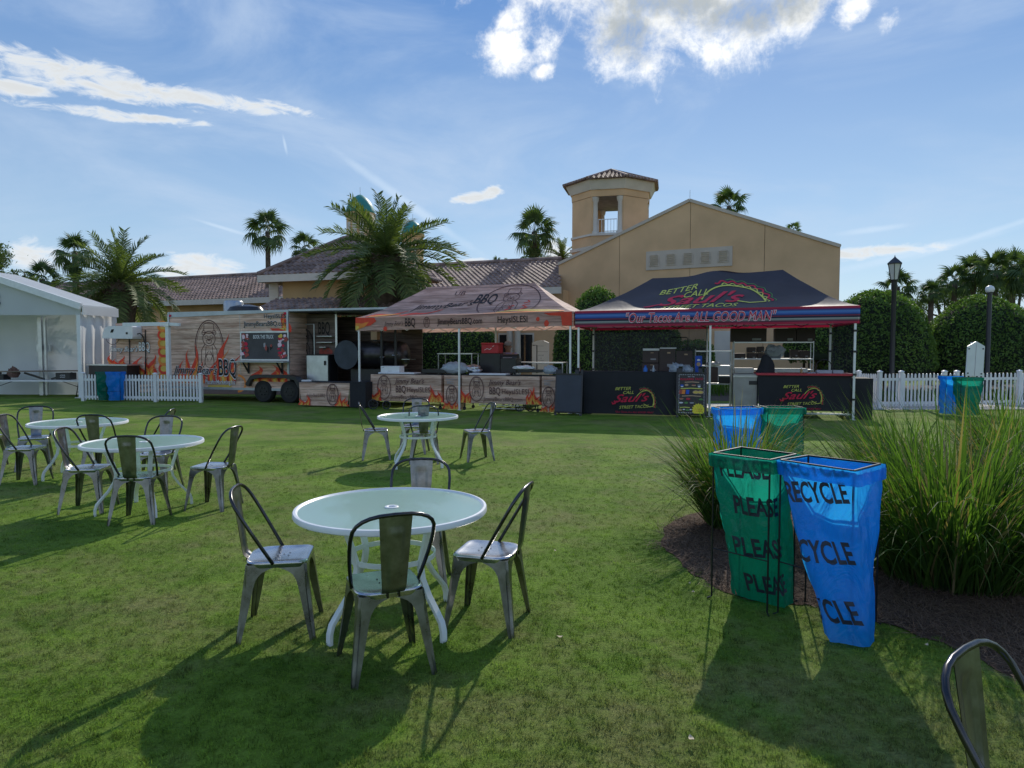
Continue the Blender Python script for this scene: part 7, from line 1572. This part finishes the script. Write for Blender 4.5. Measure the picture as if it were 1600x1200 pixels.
MB().slab([VT(Ue+.08, Z2+.03, .1), VT(ap, za+.05, .1), VT(ap, za+.05, .1)+back_, VT(Ue+.08, Z2+.03, .1)+back_], ZV*.05).build('roof', vinyl, tn); MB().slab([VT(Ul-.08, Z2+.03, .1), VT(ap, za+.05, .1), VT(ap, za+.05, .1)+back_, VT(Ul-.08, Z2+.03, .1)+back_], ZV*.05).build('roof', vinyl, tn)
MB().bar(VT(Ue+.1, Z2+.02, .12), VT(ap, za+.05, .12), .10, .22).build('gable_edge', white_metal, tn); MB().bar(VT(Ul-.1, Z2+.02, .12), VT(ap, za+.05, .12), .10, .22).build('gable_edge', white_metal, tn)
MB().slab([VT(Ue+.12, ze_, .1), VT(Ue+.12, ze_, .1)+back_, VT(Ue+.12, Z2+.05, .1)+back_, VT(Ue+.12, Z2+.05, .1)], VT.U*.03).build('eave_valance', vinyl, tn)
def ww(u, v, A, B2, zt, seed): q = A.lerp(B2, u); return q+VT.U*.0+(B2-A).normalized().cross(ZV)*(.05*sin(u*26+seed)*(.4+.6*(1-v))+.05*mnoise.noise(Vector((u*6, v*2, seed))))+ZV*(zt*v)
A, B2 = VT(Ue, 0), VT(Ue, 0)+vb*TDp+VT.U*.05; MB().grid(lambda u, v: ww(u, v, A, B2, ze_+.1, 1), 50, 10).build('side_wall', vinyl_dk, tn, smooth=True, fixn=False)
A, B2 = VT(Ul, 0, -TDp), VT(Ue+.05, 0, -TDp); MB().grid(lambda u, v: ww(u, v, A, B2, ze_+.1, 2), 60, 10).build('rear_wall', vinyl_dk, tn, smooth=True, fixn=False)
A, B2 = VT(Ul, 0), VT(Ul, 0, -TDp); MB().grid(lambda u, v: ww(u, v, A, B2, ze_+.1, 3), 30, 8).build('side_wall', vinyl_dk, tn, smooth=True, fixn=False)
for (u, dd) in ((Ue-.05, .0), (Ul+.05, 0), (Ue-.05, TDp-.1), (Ul+.1, TDp-.1)): MB().box(VT(u, ze_/2, -dd), (.13, .13, ze_)).build('post', white_metal, tn)
c = VT.uv(24, 560)[0]*1.1; MB().box(VT(c, ze_/2, -TDp+.35), (.14, .1, ze_)).build('post', alu, tn); MB().box(VT(c+.16, ze_/2, -TDp+.3), (.06, .1, ze_)).build('post', alu, tn); MB().box(VT(c+.02, 1.75, -TDp+.2), (.5, .1, .25)).build('clamp_plate', alu, tn)
MB().box(VT(Ue-.05, .03, 0), (.3, .3, .03)).build('foot_plate', alu, tn)
d = Decal(VT); q_ = VT.uv(-1, 478); d.put('print_black', text2d('S', .42, bold=.03, align='RIGHT'), (q_[0]+.07, q_[1]), .03); d.build('lettering', tn)
# folding tables and things in the tent
def ftable(label, pa, pb, yt, off, mat, yb, fold=True):
    u0, u1 = VT.uv(pa, yt)[0], VT.uv(pb, yt)[0]; z = VT.uv((pa+pb)/2, yt)[1]; t = thing('folding_table', label, 'table', VT((u0+u1)/2, 0, off), 0, 'folding tables in the white tent')
    MB().slab([VT(u0, z-.05, off), VT(u1, z-.05, off), VT(u1, z-.05, off-.76), VT(u0, z-.05, off-.76)], ZV*.05).build('tabletop', mat, t)
    for ux in (u0+.35, u1-.35):
        for dd in (.1, .66): MB().tube([VT(ux-.12, 0, off-dd), VT(ux, z-.05, off-dd)], .016, 6).build('leg', black_metal, t)
        MB().tube([VT(ux-.06, z*.3, off-.1), VT(ux-.06, z*.3, off-.66)], .012, 6).build('crossbar', black_metal, t)
        MB().tube([VT(ux, z*.45, off-.38), VT(ux+(.8 if ux < (u0+u1)/2 else -.8), z-.06, off-.38)], .012, 6).build('brace', black_metal, t)
    return t, u0, u1, z
t1, a, b, z = ftable('long white folding table in the open tent front', -60, 120, 595, -.5, white_plastic, 625)
t2 = thing('bench_board', 'long wooden board raised on crossed dark braces above the tent table', 'board', VT(-2, z, -.9)); zz = VT.uv(60, 582)[1]; MB().slab([VT(a, zz-.03, -.7), VT(VT.uv(112, 580)[0], zz+.02, -.7), VT(VT.uv(112, 580)[0], zz+.02, -1.2), VT(a, zz-.03, -1.2)], ZV*.04).build('board', pm('old_plywood', (.22, .17, .13), .7, 0, .2, 4), t2)
for (p0, p1, p2, p3) in ((85, 584, 52, 594), (8, 584, 40, 594), (-30, 584, -60, 594)): a_, b_ = VT.uv(p0, p1), VT.uv(p2, p3); MB().bar(VT(a_[0], a_[1], -.9), VT(b_[0], b_[1], -.9), .06).build('brace', black_paint, t2)
t = boxthing('sign_box', 'black box with white hand lettering at the right end of the tent table', 'box', VT, 87, 109, 582.5, 593, .35, black_paint, -.65); d = Decal(front(t)[0]); w, h, _ = t['_wh']
for k in range(2): scrawl(d, 'print_white', w*.5, h*(.55-.28*k), w*.38, h*.22, seed=k+3)
d.build('lettering', t)
boxthing('black_crate', 'black crate on the tent table cut by the left picture edge', 'box', VT, -25, 5, 585, 594, .35, black_paint, -.65)
crumple('straw_basket', 'brown wicker basket with a handle on the tent board', 'basket', VT, (15, 573, 28, 590), -.9, pm('wicker', (.16, .09, .07), .8, 0, .3, 20), .35, 41)
print('objects', len(bpy.data.objects))
